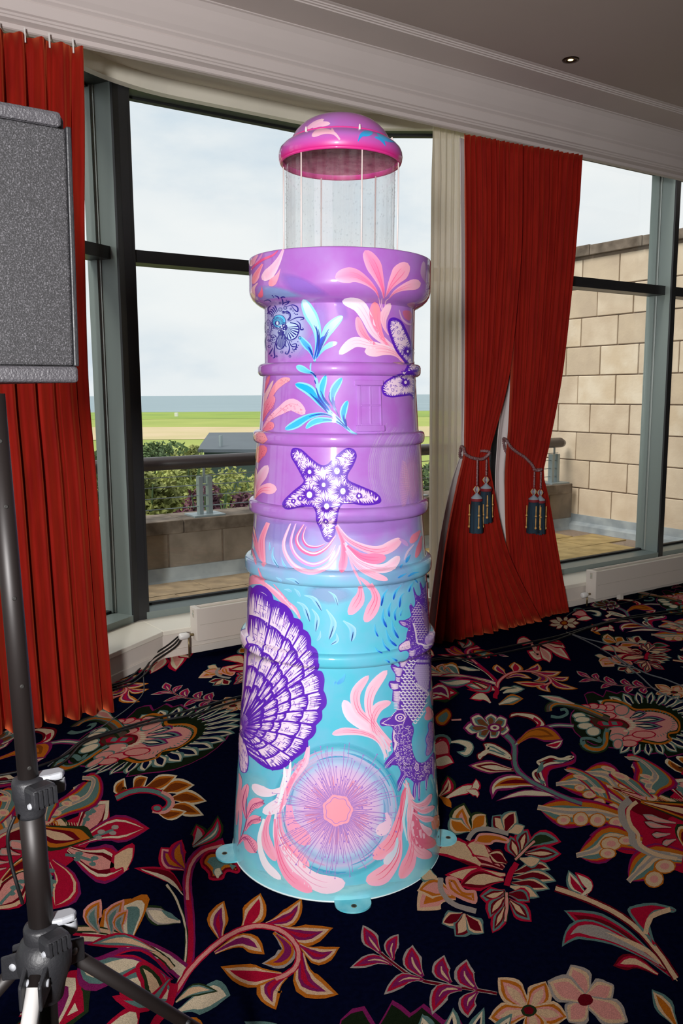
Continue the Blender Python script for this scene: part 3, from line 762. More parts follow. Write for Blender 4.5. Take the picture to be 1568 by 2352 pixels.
# clear lantern drum, misted and beaded with condensation
def lantern_mat():
    m = bpy.data.materials.new('lantern_clear'); m.use_nodes = True; n = m.node_tree.nodes; l = m.node_tree.links; n.clear()
    o = n.new('ShaderNodeOutputMaterial'); tr = n.new('ShaderNodeBsdfTransparent'); gl = n.new('ShaderNodeBsdfGlossy'); gl.inputs['Roughness'].default_value = .06
    tr.inputs['Color'].default_value = (.97, .97, .97, 1)
    df = n.new('ShaderNodeBsdfTranslucent'); df.inputs['Color'].default_value = (.86, .86, .87, 1); d2 = n.new('ShaderNodeBsdfDiffuse'); d2.inputs['Color'].default_value = (.85, .85, .86, 1)
    ad = n.new('ShaderNodeMixShader'); ad.inputs[0].default_value = .5; l.new(df.outputs[0], ad.inputs[1]); l.new(d2.outputs[0], ad.inputs[2])
    t = n.new('ShaderNodeTexCoord'); mp_ = n.new('ShaderNodeMapping'); mp_.inputs['Scale'].default_value = (60, 60, 2.5); l.new(t.outputs['Object'], mp_.inputs[0])
    nz = n.new('ShaderNodeTexNoise'); nz.inputs['Scale'].default_value = 1; nz.inputs['Detail'].default_value = 3; l.new(mp_.outputs[0], nz.inputs['Vector'])
    nb = n.new('ShaderNodeTexNoise'); nb.inputs['Scale'].default_value = 9; l.new(t.outputs['Object'], nb.inputs['Vector'])
    mu = n.new('ShaderNodeMath'); mu.operation = 'MULTIPLY'; l.new(nz.outputs['Fac'], mu.inputs[0]); l.new(nb.outputs['Fac'], mu.inputs[1])
    mr = n.new('ShaderNodeMapRange'); mr.inputs['From Min'].default_value = .14; mr.inputs['From Max'].default_value = .42; mr.inputs['To Min'].default_value = .0; mr.inputs['To Max'].default_value = .15; l.new(mu.outputs[0], mr.inputs['Value'])
    mx = n.new('ShaderNodeMixShader'); l.new(mr.outputs['Result'], mx.inputs[0]); l.new(tr.outputs[0], mx.inputs[1]); l.new(ad.outputs[0], mx.inputs[2])
    lw = n.new('ShaderNodeLayerWeight'); lw.inputs['Blend'].default_value = .5; pw = n.new('ShaderNodeMath'); pw.operation = 'POWER'; pw.inputs[1].default_value = 4; l.new(lw.outputs['Facing'], pw.inputs[0])
    m3 = n.new('ShaderNodeMath'); m3.operation = 'MULTIPLY_ADD'; m3.inputs[1].default_value = .6; m3.inputs[2].default_value = .04; l.new(pw.outputs[0], m3.inputs[0])
    m4 = n.new('ShaderNodeMixShader'); l.new(m3.outputs[0], m4.inputs[0]); l.new(mx.outputs[0], m4.inputs[1]); l.new(gl.outputs[0], m4.inputs[2]); l.new(m4.outputs[0], o.inputs['Surface'])
    MATS['lantern_clear'] = m
lantern_mat()
lan = lh_link('lantern_glass', lathe_mesh('lantern_glass', [(2.02, .1765), (2.1, .1765), (2.2, .1765), (2.344, .1765)]), 'lantern_clear')
glass_mat('droplet', (.93, .94, .95, 1), 2.5)
dm = MB(); rd = random.Random(5)
for i in range(1300):
    th = rd.uniform(-1.5, 1.5); z = 2.345 - (rd.random() ** 1.8) * .31; r_ = rd.choice((.001, .0013, .0017, .0022, .0027)) * rd.uniform(.7, 1.1)
    c = Vector((.1767 * math.sin(th), -.1767 * math.cos(th), z)); a = Vector((math.cos(th), math.sin(th), 0)); nn = Vector((math.sin(th), -math.cos(th), 0)); u = Vector((0, 0, 1))
    b = len(dm.v)
    for k in range(6): q = k * math.pi / 3; dm.v.append(tuple(c + a * r_ * math.cos(q) + u * r_ * 1.15 * math.sin(q)))
    dm.v.append(tuple(c + nn * r_ * .6))
    for k in range(6): dm.f.append((b + k, b + (k + 1) % 6, b + 6))
tag(lh_link('condensation', dm.mesh('condensation'), 'droplet', lan), kind='stuff')
for k in range(6):
    th = math.radians(20.5 + 60 * k); x, y = math.sin(th), -math.cos(th)
    rod = lh_link('lantern_rod', MB().tube([(x * .188, y * .188, 2.01), (x * .188, y * .188, 2.345)], .0024, 8).mesh('lantern_rod'), 'rod_pale')
    lh_link('rod_nut', MB().lathe([(0, .009), (.0024, .0075), (.0034, 0), (.0034, -.008)], 10, Matrix.Translation((x * .166, y * .166, 2.4005))).mesh('rod_nut'), 'rod_pale', rod)

# moulded sash window in relief
def wbox(nm, x0, y0, x1, y1, o0, o1, parent):
    (t0, za), (t1, zb) = hit(x0, y0), hit(x1, y1); pts = []; n = 6
    for i in range(n + 1):
        th = t0 + (t1 - t0) * i / n
        for z, o_ in ((zb, o0), (zb, o1), (za, o1), (za, o0), (zb, o0)): pts.append(surf(th, z, o_))
    m = MB().quad_grid(pts, n + 1, 5)
    m.f.append((0, 1, 2, 3)); m.f.append(tuple(n * 5 + i for i in (3, 2, 1, 0)))
    o = lh_link(nm, m.mesh(nm), 'tower_paint', parent, False)
    mo = o.modifiers.new('bevel', 'BEVEL'); mo.width = .0015; mo.segments = 2; mo.limit_method = 'ANGLE'
    return o
K = lambda x, y: (550 + x * .29337, 810 + y * .29337)
wr = None
for nm, x0, y0, x1, y1, d in (('relief_window', 918, 256, 1106, 572, .003), ('lintel', 902, 213, 1113, 257, .009), ('window_ledge', 909, 569, 1125, 613, .010),
        ('stile', 920, 258, 948, 570, .0065), ('stile', 1092, 258, 1106, 570, .0065), ('stile', 1011, 262, 1029, 566, .0055),
        ('sash_rail', 946, 256, 1095, 268, .0055), ('sash_rail', 946, 404, 1095, 419, .006), ('sash_rail', 946, 557, 1095, 572, .0055)):
    a, b = K(x0, y0), K(x1, y1); o = wbox(nm, *a, *b, -.004, d, wr or LH); wr = wr or o

mat('edge_white', '#dfeff1', .4)
lh_link('base_edge', lathe_mesh('base_edge', [(.0, .368), (.0, .3748), (.0035, .3748), (.0045, .3728)]), 'edge_white')
# bolted feet
for ang in (-82, 1, 98, 195):
    a = math.radians(ang); ca, sa = math.cos(a), math.sin(a); m = MB(); out_ = []
    for t, w in [(.34, -.058), (.388, -.058)] + [(.388 + .048 * math.sin(math.pi * i / 14), -.058 * math.cos(math.pi * i / 14)) for i in range(1, 14)] + [(.388, .058), (.34, .058)]:
        out_.append((t * ca - w * sa, t * sa + w * ca, .001))
    tb = lh_link('mounting_tab', m.prism(out_, (0, 0, .006)).mesh('mounting_tab'), 'tab_turquoise', LH, False)
    hx, hy = .405 * ca, .405 * sa
    lh_link('bolt_hole', MB().lathe([(.0, .0076), (.0065, .0076), (.007, .0068)], 14, Matrix.Translation((hx, hy, 0))).mesh('bolt_hole'), 'hole_dark', tb)
    lh_link('washer', MB().lathe([(.007, .0072), (.0075, .0079), (.009, .0078), (.0095, .0070)], 14, Matrix.Translation((hx, hy, 0))).mesh('washer'), 'brass_dull', tb)
# ================================================================== PAINTED MOTIFS ON THE TOWER
INK, SHELLW = '#5c22b2', '#f6dff0'
V = dict(gal=(550, 550, .29337), mid=(550, 810, .29337), low=(540, 1130, .30612), shell=(530, 1330, .21259), sea=(780, 1330, .22099), base=(500, 1680, .35714),
         star=(630, 1010, .16582), gl=(560, 560, .14031), gr=(760, 560, .15306), ml=(580, 830, .15306), s1=(860, 1330, .11905), s2=(860, 1580, .11477), lant=(600, 240, .22959))
def D(v, seed=1): return Draw(*V[v], seed=seed)
PK = dict(hot='#ee5f95', mid='#f98ab6', lt='#f8b2d0', pale='#f4d3e4', wh='#f1e3f0', coral='#fb8f97')

# ---- soft washes of colour (thin, half-transparent paint)
def wash(d, pts, col, a=.6, ly=0, sm=4):
    q = catmull(pts, sm, True); cx_ = sum(p[0] for p in q) / len(q); cy_ = sum(p[1] for p in q) / len(q); n = len(q)
    mid_ = [((p[0] - cx_) * .55 + cx_, (p[1] - cy_) * .55 + cy_) for p in q]
    c0, c1 = C(col, a), C(col, 0)
    for i in range(n):
        j = (i + 1) % n
        d.face([(cx_, cy_), mid_[i], mid_[j]], [c0, c0, c0], ly); d.face([mid_[i], q[i], q[j], mid_[j]], [c0, c1, c1, c0], ly)
d = D('gl')
wash(d, [(330, 960), (560, 880), (900, 900), (1080, 1100), (1120, 1500), (1000, 1850), (700, 1900), (420, 1850), (330, 1500)], '#bccaf6', .7)
wash(d, [(560, 480), (860, 500), (1150, 640), (1420, 860), (1000, 860), (700, 760)], '#9c7ae0', .5)
wash(d, [(200, 700), (500, 680), (900, 800), (1000, 880), (600, 900), (250, 930)], '#84bde8', .5)
wash(d, [(1130, 900), (1350, 950), (1400, 1250), (1250, 1700), (950, 1880), (850, 1860), (1150, 1500), (1250, 1200)], '#b69cf0', .5, 1)
wash(d, [(1480, 880), (1660, 930), (1720, 1200), (1600, 1280), (1500, 1100)], '#9c70e0', .3)
d.view(*V['low'])
wash(d, [(560, 190), (900, 170), (1180, 180), (1300, 260), (1000, 330), (700, 320), (520, 260)], '#b184d6', .5)
wash(d, [(160, 200), (480, 230), (560, 330), (420, 400), (200, 360)], '#9c8fd8', .5)
wash(d, [(560, 700), (840, 720), (900, 800), (700, 850), (520, 780)], '#9fb2dd', .55)
wash(d, [(980, 560), (1300, 520), (1350, 700), (1100, 760)], '#8bb0da', .5)
d.view(*V['mid'])
wash(d, [(1010, 700), (1180, 560), (1330, 520), (1400, 700), (1420, 1000), (1380, 1250), (1200, 1320), (1080, 1150), (1010, 950)], '#c79be0', .55)
for k in range(26):
    x = 1010 + k * 14; o_ = 8 * math.sin(k * 2.3)
    d.stroke([(x + 120 - k * 2, 560 + o_ * 2 + k * 4), (x + 20, 760 + o_), (x, 960 - o_), (x + 60 - k, 1180 + o_)], 3 + 2 * math.sin(k), C('#dcc0ec', .35), 1)
for k in range(44):                                   # fine spokes of the second anemone near the edge
    t = k / 43; y = 860 + 330 * t; d.stroke([(1300 + 30 * math.sin(t * 3.1), y), (1270 - 22 * math.sin(t * 3.1), y + (t - .5) * 30)], 1.6, C('#e9a9c6', .8), 2)
wash(d, [(1300, 820), (1390, 780), (1425, 1000), (1380, 1220), (1300, 1120), (1265, 980)], '#dba0cf', .6, 1)
d.view(*V['base'])
wash(d, [(150, 850), (600, 1020), (900, 1060), (1250, 950), (1000, 1040), (700, 1060), (300, 960)], '#a7e4ea', .6)
wash(d, [(180, 260), (330, 300), (300, 470), (200, 420)], '#9fdfe8', .45)
paint('painted_wash', d, label='soft lavender and blue clouds of paint')

# ---- roof: pale petals and blue leaves
d = D('lant')
for sp, w in (([(430, 300), (470, 235), (630, 145)], 26), ([(520, 240), (590, 200), (690, 190)], 26)): d.petal(sp, w, '#e8a5cc', '#f3c3d6', peak=.55, w0=.3)
paint('painted_petals', d, DOME, 'pale pink petals on the dome')
d = D('lant')
d.petal([(785, 352), (720, 285), (600, 270), (505, 320)], 34, '#f7b3c8', '#f5b7cf', peak=.7, w0=.25); d.petal([(760, 320), (720, 280), (705, 235)], 14, '#f3b7cf', '#f3b7cf', peak=.6, w0=.5)
d.petal([(965, 372), (1010, 300), (1115, 285)], 30, '#1e8bd8', '#39b5ea', peak=.6, w0=.1); d.petal([(1240, 415), (1200, 350), (1130, 325)], 18, '#2a9ade', '#3aa8e4', peak=.4, w0=.2)
d.petal([(1335, 378), (1250, 350), (1150, 285)], 20, '#2f95dc', '#4cb7ea', peak=.4, w0=.2)
d.petal([(195, 500), (175, 450), (200, 400)], 20, '#d6cbe8', '#e7c7dd', peak=.5, w0=.3)
paint('painted_leaves', d, RIM, 'pink petals and blue leaves on the roof rim')

# ---- gallery and first stage
d = D('gr')
P_ = d.petal
P_([(715, 810), (660, 690), (520, 560), (320, 470), (60, 510)], 118, PK['hot'], PK['mid'], PK['lt'], peak=.72, w0=.05, streak='#f4779d')
P_([(790, 820), (760, 640), (640, 330), (505, 100)], 115, PK['hot'], PK['mid'], PK['lt'], peak=.62, w0=.08, streak='#f0689a')
P_([(815, 800), (900, 620), (1030, 440), (1150, 290)], 125, '#f277a4', '#f5a9c2', PK['lt'], peak=.66, w0=.04, streak='#ef6f9d')
P_([(860, 830), (960, 720), (1130, 640), (1345, 590)], 82, '#f486ac', '#eeb3c8', PK['lt'], peak=.78, w0=.04, streak='#ef7fa5')
for q in ([(712, 800), (730, 900), (760, 1000)], [(765, 815), (755, 880), (775, 1000)], [(870, 820), (820, 860), (805, 950)]): d.stroke(q, 7, '#f2b9d0')
P_([(1020, 1640), (840, 1500), (640, 1320), (520, 1080), (400, 920), (165, 860)], 98, PK['lt'], PK['wh'], peak=.74, w0=.35, streak='#f1b3cb')
P_([(880, 1560), (760, 1400), (670, 1150), (655, 870)], 88, PK['mid'], PK['coral'], PK['mid'], peak=.72, w0=.15, streak='#f77f9c')
P_([(700, 1540), (560, 1440), (450, 1300), (390, 1090)], 66, '#f4779d', '#f79db8', PK['lt'], peak=.55, w0=.25, streak='#ef6a95')
P_([(860, 1370), (800, 1250), (790, 1080), (890, 890)], 62, '#f2aac6', '#f3c4d7', peak=.62, w0=.12, streak='#e99ab9')
P_([(1060, 1740), (900, 1590), (560, 1510), (340, 1480), (120, 1660)], 78, PK['pale'], '#f4c9da', peak=.72, w0=.35, streak='#f0a9c4')
P_([(1090, 1780), (960, 1650), (760, 1600), (500, 1620)], 92, '#f4a9c2', '#f6cbd9', peak=.72, w0=.15, streak='#ee93b4')
d.stroke([(1020, 990), (1060, 1120), (1130, 1190), (1190, 1210), (1215, 1180)], 16, '#d9a9d2'); d.fill([(1075, 1010), (1180, 1010), (1210, 1090), (1170, 1150), (1100, 1110)], C('#cf6a90'))
d.fill([(1140, 900), (1250, 880), (1230, 960), (1170, 950)], C('#c98fb8')); P_([(1440, 610), (1380, 480), (1385, 260)], 40, '#b07ab0', '#cfa9cc', peak=.5, w0=.1)
d.fill([(930, 1775), (1080, 1775), (1075, 1815), (980, 1800)], C('#d9a0b8'))
paint('painted_flower', d, label='large pink petals spreading below the gallery rim')
d = D('gl', 3)
P_ = d.petal
P_([(650, 90), (570, 270), (450, 450), (300, 590)], 88, '#f2a9cf', '#f5bcd6', PK['pale'], peak=.72, w0=.2)
P_([(310, 330), (230, 470), (150, 660)], 55, '#f47f9a', '#fb9aa4', PK['lt'], peak=.6, w0=.3, streak='#ef6f8c')
P_([(600, 410), (540, 540), (420, 690)], 62, '#f3a9cd', '#fb8fa0', peak=.7, w0=.05); P_([(230, 180), (150, 290), (110, 370)], 40, '#e9a3c6', '#f3a4b4', peak=.6, w0=.4)
d.stroke([(560, 110), (470, 190), (330, 250), (200, 340), (120, 430)], 20, '#e8558a'); d.stroke([(310, 150), (260, 240), (180, 330)], 16, '#d98ac4')
P_([(230, 640), (150, 760), (180, 960)], 40, '#f0b8c8', '#f0b5bd', peak=.5, w0=.2); P_([(300, 700), (290, 800), (260, 880)], 42, '#f06a90', '#f0708a', peak=.75, w0=.05)
paint('painted_petals', d, label='pink and coral petals at the edge of the gallery')

# zentangle flower in dark blue ink
d = D('gl', 4); B_ = '#231c86'
def spokes(cx_, cy_, r0, r1, n, w, a0=0, a1=6.283, col=B_, ly=1):
    for k in range(n):
        a = a0 + (a1 - a0) * (k + .5) / n; d.tick((cx_ + r1 * math.cos(a), cy_ + r1 * math.sin(a)), (cx_ + r0 * math.cos(a), cy_ + r0 * math.sin(a)), w, C(col), ly)
d.fill([(720, 1290), (860, 1290), (900, 1400), (840, 1560), (740, 1570), (680, 1500), (650, 1400)], C('#bcd3f0'), 0); d.dot(580, 1270, 108, '#4fc0ea', 1, 20)
d.ring(580, 1270, 112, 9, B_, 2, 24); spokes(555, 1300, 30, 105, 26, 7, ly=2); d.dot(553, 1300, 42, B_, 3); d.dot(553, 1300, 20, '#cfe6f4', 4, 10, 30)
for k in range(9):
    a = -.15 + k * .25; d.face([(690, 1370), (690 + 215 * math.cos(a), 1370 + 200 * math.sin(a)), (690 + 215 * math.cos(a + .12), 1370 + 200 * math.sin(a + .12))], C(B_), 2)
d.stroke([(760, 1290), (870, 1320), (905, 1410), (850, 1540), (740, 1575), (680, 1510)], 9.5, B_, 3, False)
for k in range(8):
    x = 545 + k * 20; d.tick((x, 1710 - abs(k - 3.5) * 12), (620 + (k - 3.5) * 6, 1450), 7, C(B_), 2)
d.stroke([(590, 1480), (535, 1600), (545, 1700), (600, 1725), (660, 1680), (690, 1580), (660, 1480)], 9.5, B_, 3, False)
d.dot(610, 1450, 55, B_, 2); d.dot(660, 1370, 60, B_, 2)
for k in range(22): d.dot(620 + d.r.uniform(-60, 60), 1380 + d.r.uniform(-60, 60), 9, '#c9d4f0', 4, 6)
d.ring(400, 1370, 62, 8, B_, 2, 16, 130); spokes(400, 1370, 35, 95, 16, 6, ly=2); d.dot(400, 1370, 24, '#c3c7ea', 3, 8, 36); d.ring(400, 1370, 26, 7, B_, 4, 10, 40)
for cx_, cy_, r in ((600, 1075, 34), (680, 1050, 30), (710, 1120, 28), (650, 1120, 24)): d.ring(cx_, cy_, r, 8, B_, 2, 12); spokes(cx_, cy_, 6, r, 9, 5, ly=2)
spokes(690, 1190, 45, 85, 14, 9, -2.2, 1.2); d.stroke([(640, 1110), (740, 1120), (765, 1180), (720, 1250)], 8, B_, 2, False)
for k in range(5): d.stroke([(560 - k * 22, 1120 + k * 14), (520 - k * 26, 1030 + k * 24), (500 - k * 30, 1010 + k * 36)], 9.5, B_, 2)
for q in ([(700, 1030), (800, 1000), (880, 1040), (880, 1110), (830, 1080), (780, 1010)], [(740, 1270), (860, 1210), (960, 1205), (980, 1230), (920, 1250)], [(860, 1260), (920, 1310), (930, 1400), (975, 1400), (960, 1370)],
          [(640, 1000), (660, 970), (730, 950), (720, 980), (660, 1010)], [(620, 890), (640, 940), (640, 1010)], [(420, 1160), (400, 1060), (450, 1010)], [(700, 1570), (750, 1700), (720, 1800), (680, 1790), (700, 1760)],
          [(790, 1650), (860, 1640), (850, 1720), (800, 1740)], [(520, 1620), (500, 1760), (510, 1850), (480, 1870)], [(370, 1500), (350, 1600), (370, 1760)], [(480, 1700), (430, 1790), (410, 1810)], [(330, 940), (400, 920), (450, 950)], [(510, 850), (560, 870), (580, 910)], [(600, 890), (640, 870), (680, 880)],
          [(690, 1600), (680, 1660), (705, 1690)], [(740, 1600), (790, 1680), (850, 1680)]): d.stroke(q, 10.5, B_, 2)
for x, y, r in ((597, 970, 20), (775, 1068, 20), (917, 1538, 26), (625, 1772, 22), (757, 1842, 20), (540, 1842, 16), (680, 1300, 20), (470, 1180, 22), (410, 1580, 18), (440, 1500, 15), (430, 1590, 16), (420, 1680, 26), (455, 1830, 14)): d.ring(x, y, r, 9, B_, 3, 12)
for x, y in ((808, 1100), (830, 1136), (855, 1155), (880, 1155), (790, 1778), (800, 1720), (886, 1605), (895, 1660), (880, 1695), (858, 1730), (825, 1755), (755, 1605), (785, 1605), (460, 1640), (470, 850), (490, 870), (700, 925), (730, 940), (755, 945)): d.dot(x, y, 10, B_, 3, 6)
d.ring(490, 1555, 55, 7, B_, 2, 12, 70)
for k in range(14): d.dot(490 + d.r.uniform(-40, 40), 1555 + d.r.uniform(-55, 55), 9, B_, 3, 6)
paint('painted_ink_flower', d, label='dark blue ink drawing of flower heads and dots')

# blue leaf sprays
d = D('gl', 5); P_ = d.petal
def bleaf(sp, w, c0='#3fa9e4', c1='#8ed9f2', dark=True, pk=.62):
    d.petal(sp, w, '#6cc4ea', '#93dbf1', peak=pk, w0=.12, ly=0); d.petal([(x, y) for x, y in sp], w * .62, c0, c1, peak=pk, w0=.1, ly=.4)
    if dark:
        q = catmull(sp, 5); d.stroke(q[:int(len(q) * .55)], w * .16, '#0b3fb4', 3, sm=0); d.stroke([(x + w * .25, y) for x, y in q[2:int(len(q) * .5)]], w * .10, '#1c2f94', 3, sm=0)
bleaf([(1150, 1900), (1210, 1600), (1180, 1350), (1060, 1100), (970, 910)], 105, '#49b4e8', '#d6eef6', pk=.7)
bleaf([(1180, 1880), (1270, 1640), (1390, 1400), (1560, 1230), (1620, 1190)], 85, '#2f8fe0', '#bfe6f5', pk=.62)
bleaf([(1140, 1880), (1080, 1730), (990, 1620), (910, 1520)], 60, '#1f5fd6', '#5cc4ee', pk=.5)
bleaf([(1190, 1880), (1300, 1730), (1420, 1650), (1530, 1620)], 45, '#4fb6e8', '#8fdaf2', False, pk=.7)
d.fill([(1200, 1850), (1240, 1600), (1270, 1530), (1330, 1520), (1300, 1620), (1230, 1800)], C('#0f4fd0'), 2)
d.stroke([(1150, 1330), (1220, 1500), (1220, 1700)], 6, '#15257f', 4)
d.stroke([(1155, 1930), (1160, 1880)], 22, '#8fd6f0', 0)
d.view(*V['ml'])
d.stroke([(880, 20), (868, 80), (875, 150)], 12, '#85c8ea', 0)
bleaf([(960, 250), (900, 180), (800, 140), (655, 70)], 52, '#39b3e6', '#79d6ef', pk=.7)
d.stroke([(880, 150), (960, 280), (990, 500), (1120, 720), (1290, 880), (1470, 1050), (1568, 1090)], 32, '#8ecbee', 0)
bleaf([(1130, 770), (1000, 620), (850, 430), (640, 340)], 78, '#1d96e0', '#19b4f0', pk=.62)
bleaf([(1180, 700), (1060, 560), (1040, 400), (1100, 210)], 58, '#1ca0e6', '#19b6f2', pk=.65)
bleaf([(1260, 760), (1200, 600), (1220, 430), (1340, 245)], 62, '#1668cc', '#1fb4f0', pk=.62)
bleaf([(1410, 990), (1360, 850), (1370, 720), (1425, 590)], 55, '#1a86dc', '#1db2ee', pk=.55)
bleaf([(1240, 850), (1060, 790), (850, 830), (640, 950), (490, 1020)], 66, '#1d9fe6', '#3fbcee', pk=.72)
bleaf([(1420, 1020), (1250, 900), (1050, 880), (900, 920), (800, 1010)], 52, '#27a9ea', '#57c4ee', pk=.68)
for q in ([(950, 390), (1000, 540), (1130, 720)], [(930, 280), (950, 340)], [(1020, 440), (1080, 560), (1160, 660)], [(1160, 460), (1150, 560), (1240, 720), (1300, 840)], [(1180, 760), (1300, 880), (1460, 1040)], [(860, 480), (980, 600), (1110, 760)], [(1390, 860), (1410, 980)]): d.stroke(q, 9, '#0d3b9c', 4)
d.fill([(960, 400), (1010, 520), (1150, 720), (1110, 720), (990, 570)], C('#1763d8'), 3); d.fill([(1190, 560), (1230, 600), (1240, 740), (1200, 690)], C('#164fc0'), 3)
paint('painted_blue_leaves', d, label='sprays of bright blue leaves')

# spotted pink seaweed on the left
d = D('ml', 6); P_ = d.petal
P_([(150, 1020), (260, 860), (420, 740), (600, 650), (790, 790)], 92, '#f6a3be', '#f9b7c9', PK['lt'], peak=.7, w0=.1)
P_([(160, 880), (230, 640), (330, 420), (450, 300), (570, 265)], 52, '#f2789c', '#f8a3ad', peak=.78, w0=.12)
P_([(160, 780), (200, 540), (260, 400), (315, 285)], 28, '#f0a6bd', '#f3c4c6', peak=.5, w0=.2); P_([(180, 480), (215, 340), (260, 200)], 24, '#ea6f97', '#f07a92', peak=.6, w0=.2)
P_([(155, 900), (220, 700), (330, 520)], 70, '#ee7296', '#f28fa8', peak=.6, w0=.1, streak='#e05a84'); P_([(140, 1060), (230, 1000), (315, 920)], 62, '#ef7090', '#f38a9c', peak=.65, w0=.1)
for k in range(26):
    x, y = d.r.uniform(400, 760), d.r.uniform(640, 790)
    if inside((x, y), [(400, 680), (480, 620), (640, 610), (760, 700), (780, 790), (640, 770), (480, 770)]): d.ring(x, y, d.r.choice((8, 11, 15)), 3.5, '#c06090', 2, 8)
for k in range(30): d.dot(d.r.uniform(180, 330), d.r.uniform(620, 1010), 5, '#b84d7c', 2, 6)
for k in range(6): d.dot(430 + k * 24, 280 + (k % 3) * 14, 7, '#b84d7c', 2, 6)
for q in ([(210, 960), (360, 800), (560, 640), (720, 680)], [(170, 960), (290, 740), (340, 660)], [(390, 330), (480, 320)]): d.stroke(q, 3.5, '#e07aa0', 2)
d.view(*V['mid'])
P_([(205, 700), (160, 660), (130, 690)], 45, '#f0909c', '#f3a7b4', peak=.5, w0=.6); P_([(145, 860), (165, 780), (215, 740)], 45, '#ee6a88', '#f07f92', peak=.5, w0=.2)
for k in range(14): d.dot(120 + d.r.uniform(0, 85), 655 + d.r.uniform(0, 45), 2.5, '#a8446c', 2, 6)
for k in range(10): d.dot(150 + d.r.uniform(0, 50), 755 + d.r.uniform(0, 70), 2.5, '#a8446c', 2, 6)
P_([(120, 1140), (150, 1020), (225, 880)], 38, '#e97ba8', '#efbfdc', PK['pale'], peak=.62, w0=.1); P_([(118, 1150), (180, 1070), (295, 1070)], 44, '#f4789c', '#f7b9d0', PK['lt'], peak=.68, w0=.06, streak='#f2668f')
P_([(115, 1080), (125, 980), (130, 900)], 14, '#f0a9b4', '#f0b8bc', peak=.5, w0=.2)
paint('painted_seaweed', d, label='spotted pink seaweed fronds at the left edge')

# starfish
def burst(d, x, y, r, n, ln, w, ly=4):
    for k in range(n):
        a = 6.283 * k / n + d.r.uniform(-.05, .05); e_ = ln * d.r.uniform(.65, 1.25)
        d.tick((x + r * .9 * math.cos(a), y + r * .9 * math.sin(a)), (x + (r + e_) * math.cos(a), y + (r + e_) * math.sin(a)), w * d.r.uniform(.8, 1.2), C(INK), ly)
    d.dot(x, y, r * 1.35, INK, ly, 16); d.dot(x, y, r * .82, '#fbe6f2', ly + 1, 14, r)
d = D('star', 8)
ol = [(275, 112), (380, 135), (520, 260), (640, 345), (730, 340), (800, 270), (900, 180), (1000, 115), (1100, 135), (1138, 230), (1090, 360), (1020, 480), (1030, 560), (1200, 640), (1400, 730), (1475, 820), (1440, 885), (1250, 910), (1050, 885), (950, 890), (900, 960), (880, 1050), (862, 1170), (830, 1330), (790, 1400), (735, 1420), (680, 1370), (625, 1230), (580, 1130), (570, 1010), (540, 940), (480, 920), (300, 950), (180, 968), (115, 920), (130, 840), (260, 710), (400, 590), (380, 510), (300, 360), (232, 240), (235, 150)]
q = d.nest(ol, [(0, INK), (24, '#f3d3ea')], 4)
d.hairs(d.inset(q, 20), 30, 85, 9, C(INK), 3, .7, 15)
for x, y, r, n, ln in ((490, 445, 30, 30, 95), (866, 432, 46, 34, 110), (683, 625, 32, 32, 130), (488, 762, 46, 32, 105), (948, 712, 44, 34, 110), (724, 922, 42, 34, 95), (712, 1130, 14, 16, 40), (1170, 775, 22, 18, 34), (362, 810, 18, 16, 34), (268, 850, 14, 14, 28)): burst(d, x, y, r, n, ln * 1.1, 11.5)
for x, y, r in ((283, 172, 18), (312, 214, 14), (380, 272, 22), (368, 320, 18), (450, 312, 18), (345, 258, 14), (612, 410, 20), (700, 395, 18), (735, 488, 17), (620, 510, 17), (505, 582, 22), (815, 545, 15), (908, 550, 16), (966, 562, 13), (866, 680, 16), (1062, 680, 17), (1112, 684, 14), (1105, 750, 16), (1070, 798, 20), (1260, 790, 22), (1217, 800, 12), (832, 845, 18), (775, 855, 13), (960, 835, 16), (620, 910, 18), (518, 888, 16), (680, 1068, 20), (772, 1098, 22), (735, 1190, 18), (735, 1245, 16), (748, 1297, 18), (745, 1345, 16), (1022, 262, 20), (985, 255, 16), (978, 306, 16), (988, 395, 18), (890, 310, 20), (1037, 216, 13), (1062, 178, 15), (1345, 770, 13), (1400, 790, 12), (620, 835, 14), (213, 865, 9)): d.ring(x, y, r, 7.5, INK, 5, 10)
for k in range(160):
    x, y = d.r.uniform(200, 1400), d.r.uniform(150, 1350)
    if inside((x, y), d.inset(q, 60)): d.dot(x, y, 6, INK, 5, 6)
paint('painted_starfish', d, label='white starfish with purple ink outline and hatching')

# second starfish wrapping round the right edge
d = D('gr', 9)
ol = [(850, 1180), (880, 1120), (960, 1108), (1060, 1170), (1140, 1330), (1200, 1470), (1230, 1600), (1235, 1760), (1290, 1790), (1330, 1900), (1100, 1960), (1060, 1960), (1130, 1830), (1080, 1760), (960, 1600), (880, 1400), (845, 1270)]
q = d.nest(ol, [(0, INK), (38, '#f1d3e6')], 4); d.hairs(d.inset(q, 30), 30, 75, 8, C(INK), 3, .6, 20)
burst(d, 1140, 1615, 18, 30, 105, 10)
for x, y, r in ((930, 1218, 14), (978, 1255, 16), (940, 1283, 16), (1008, 1330, 24), (1048, 1428, 22), (1000, 1425, 12), (1090, 1420, 13), (1190, 1920, 15)): d.ring(x, y, r, 6, INK, 5, 10, r * 1.3)
for k in range(60):
    x, y = d.r.uniform(870, 1300), d.r.uniform(1150, 1930)
    if inside((x, y), d.inset(q, 60)): d.dot(x, y, d.r.choice((6, 9)), INK, 5, 6)
d.view(*V['mid'])
ol = [(1330, 160), (1250, 165), (1180, 195), (1125, 235), (1108, 280), (1125, 330), (1180, 350), (1250, 345), (1330, 335), (1365, 350), (1375, 180)]
q = d.nest(ol, [(0, INK), (14, '#f1d3e6')], 4); d.hairs(d.inset(q, 12), 14, 32, 4, C(INK), 3, .6, 9)
burst(d, 1294, 232, 13, 28, 48, 5)
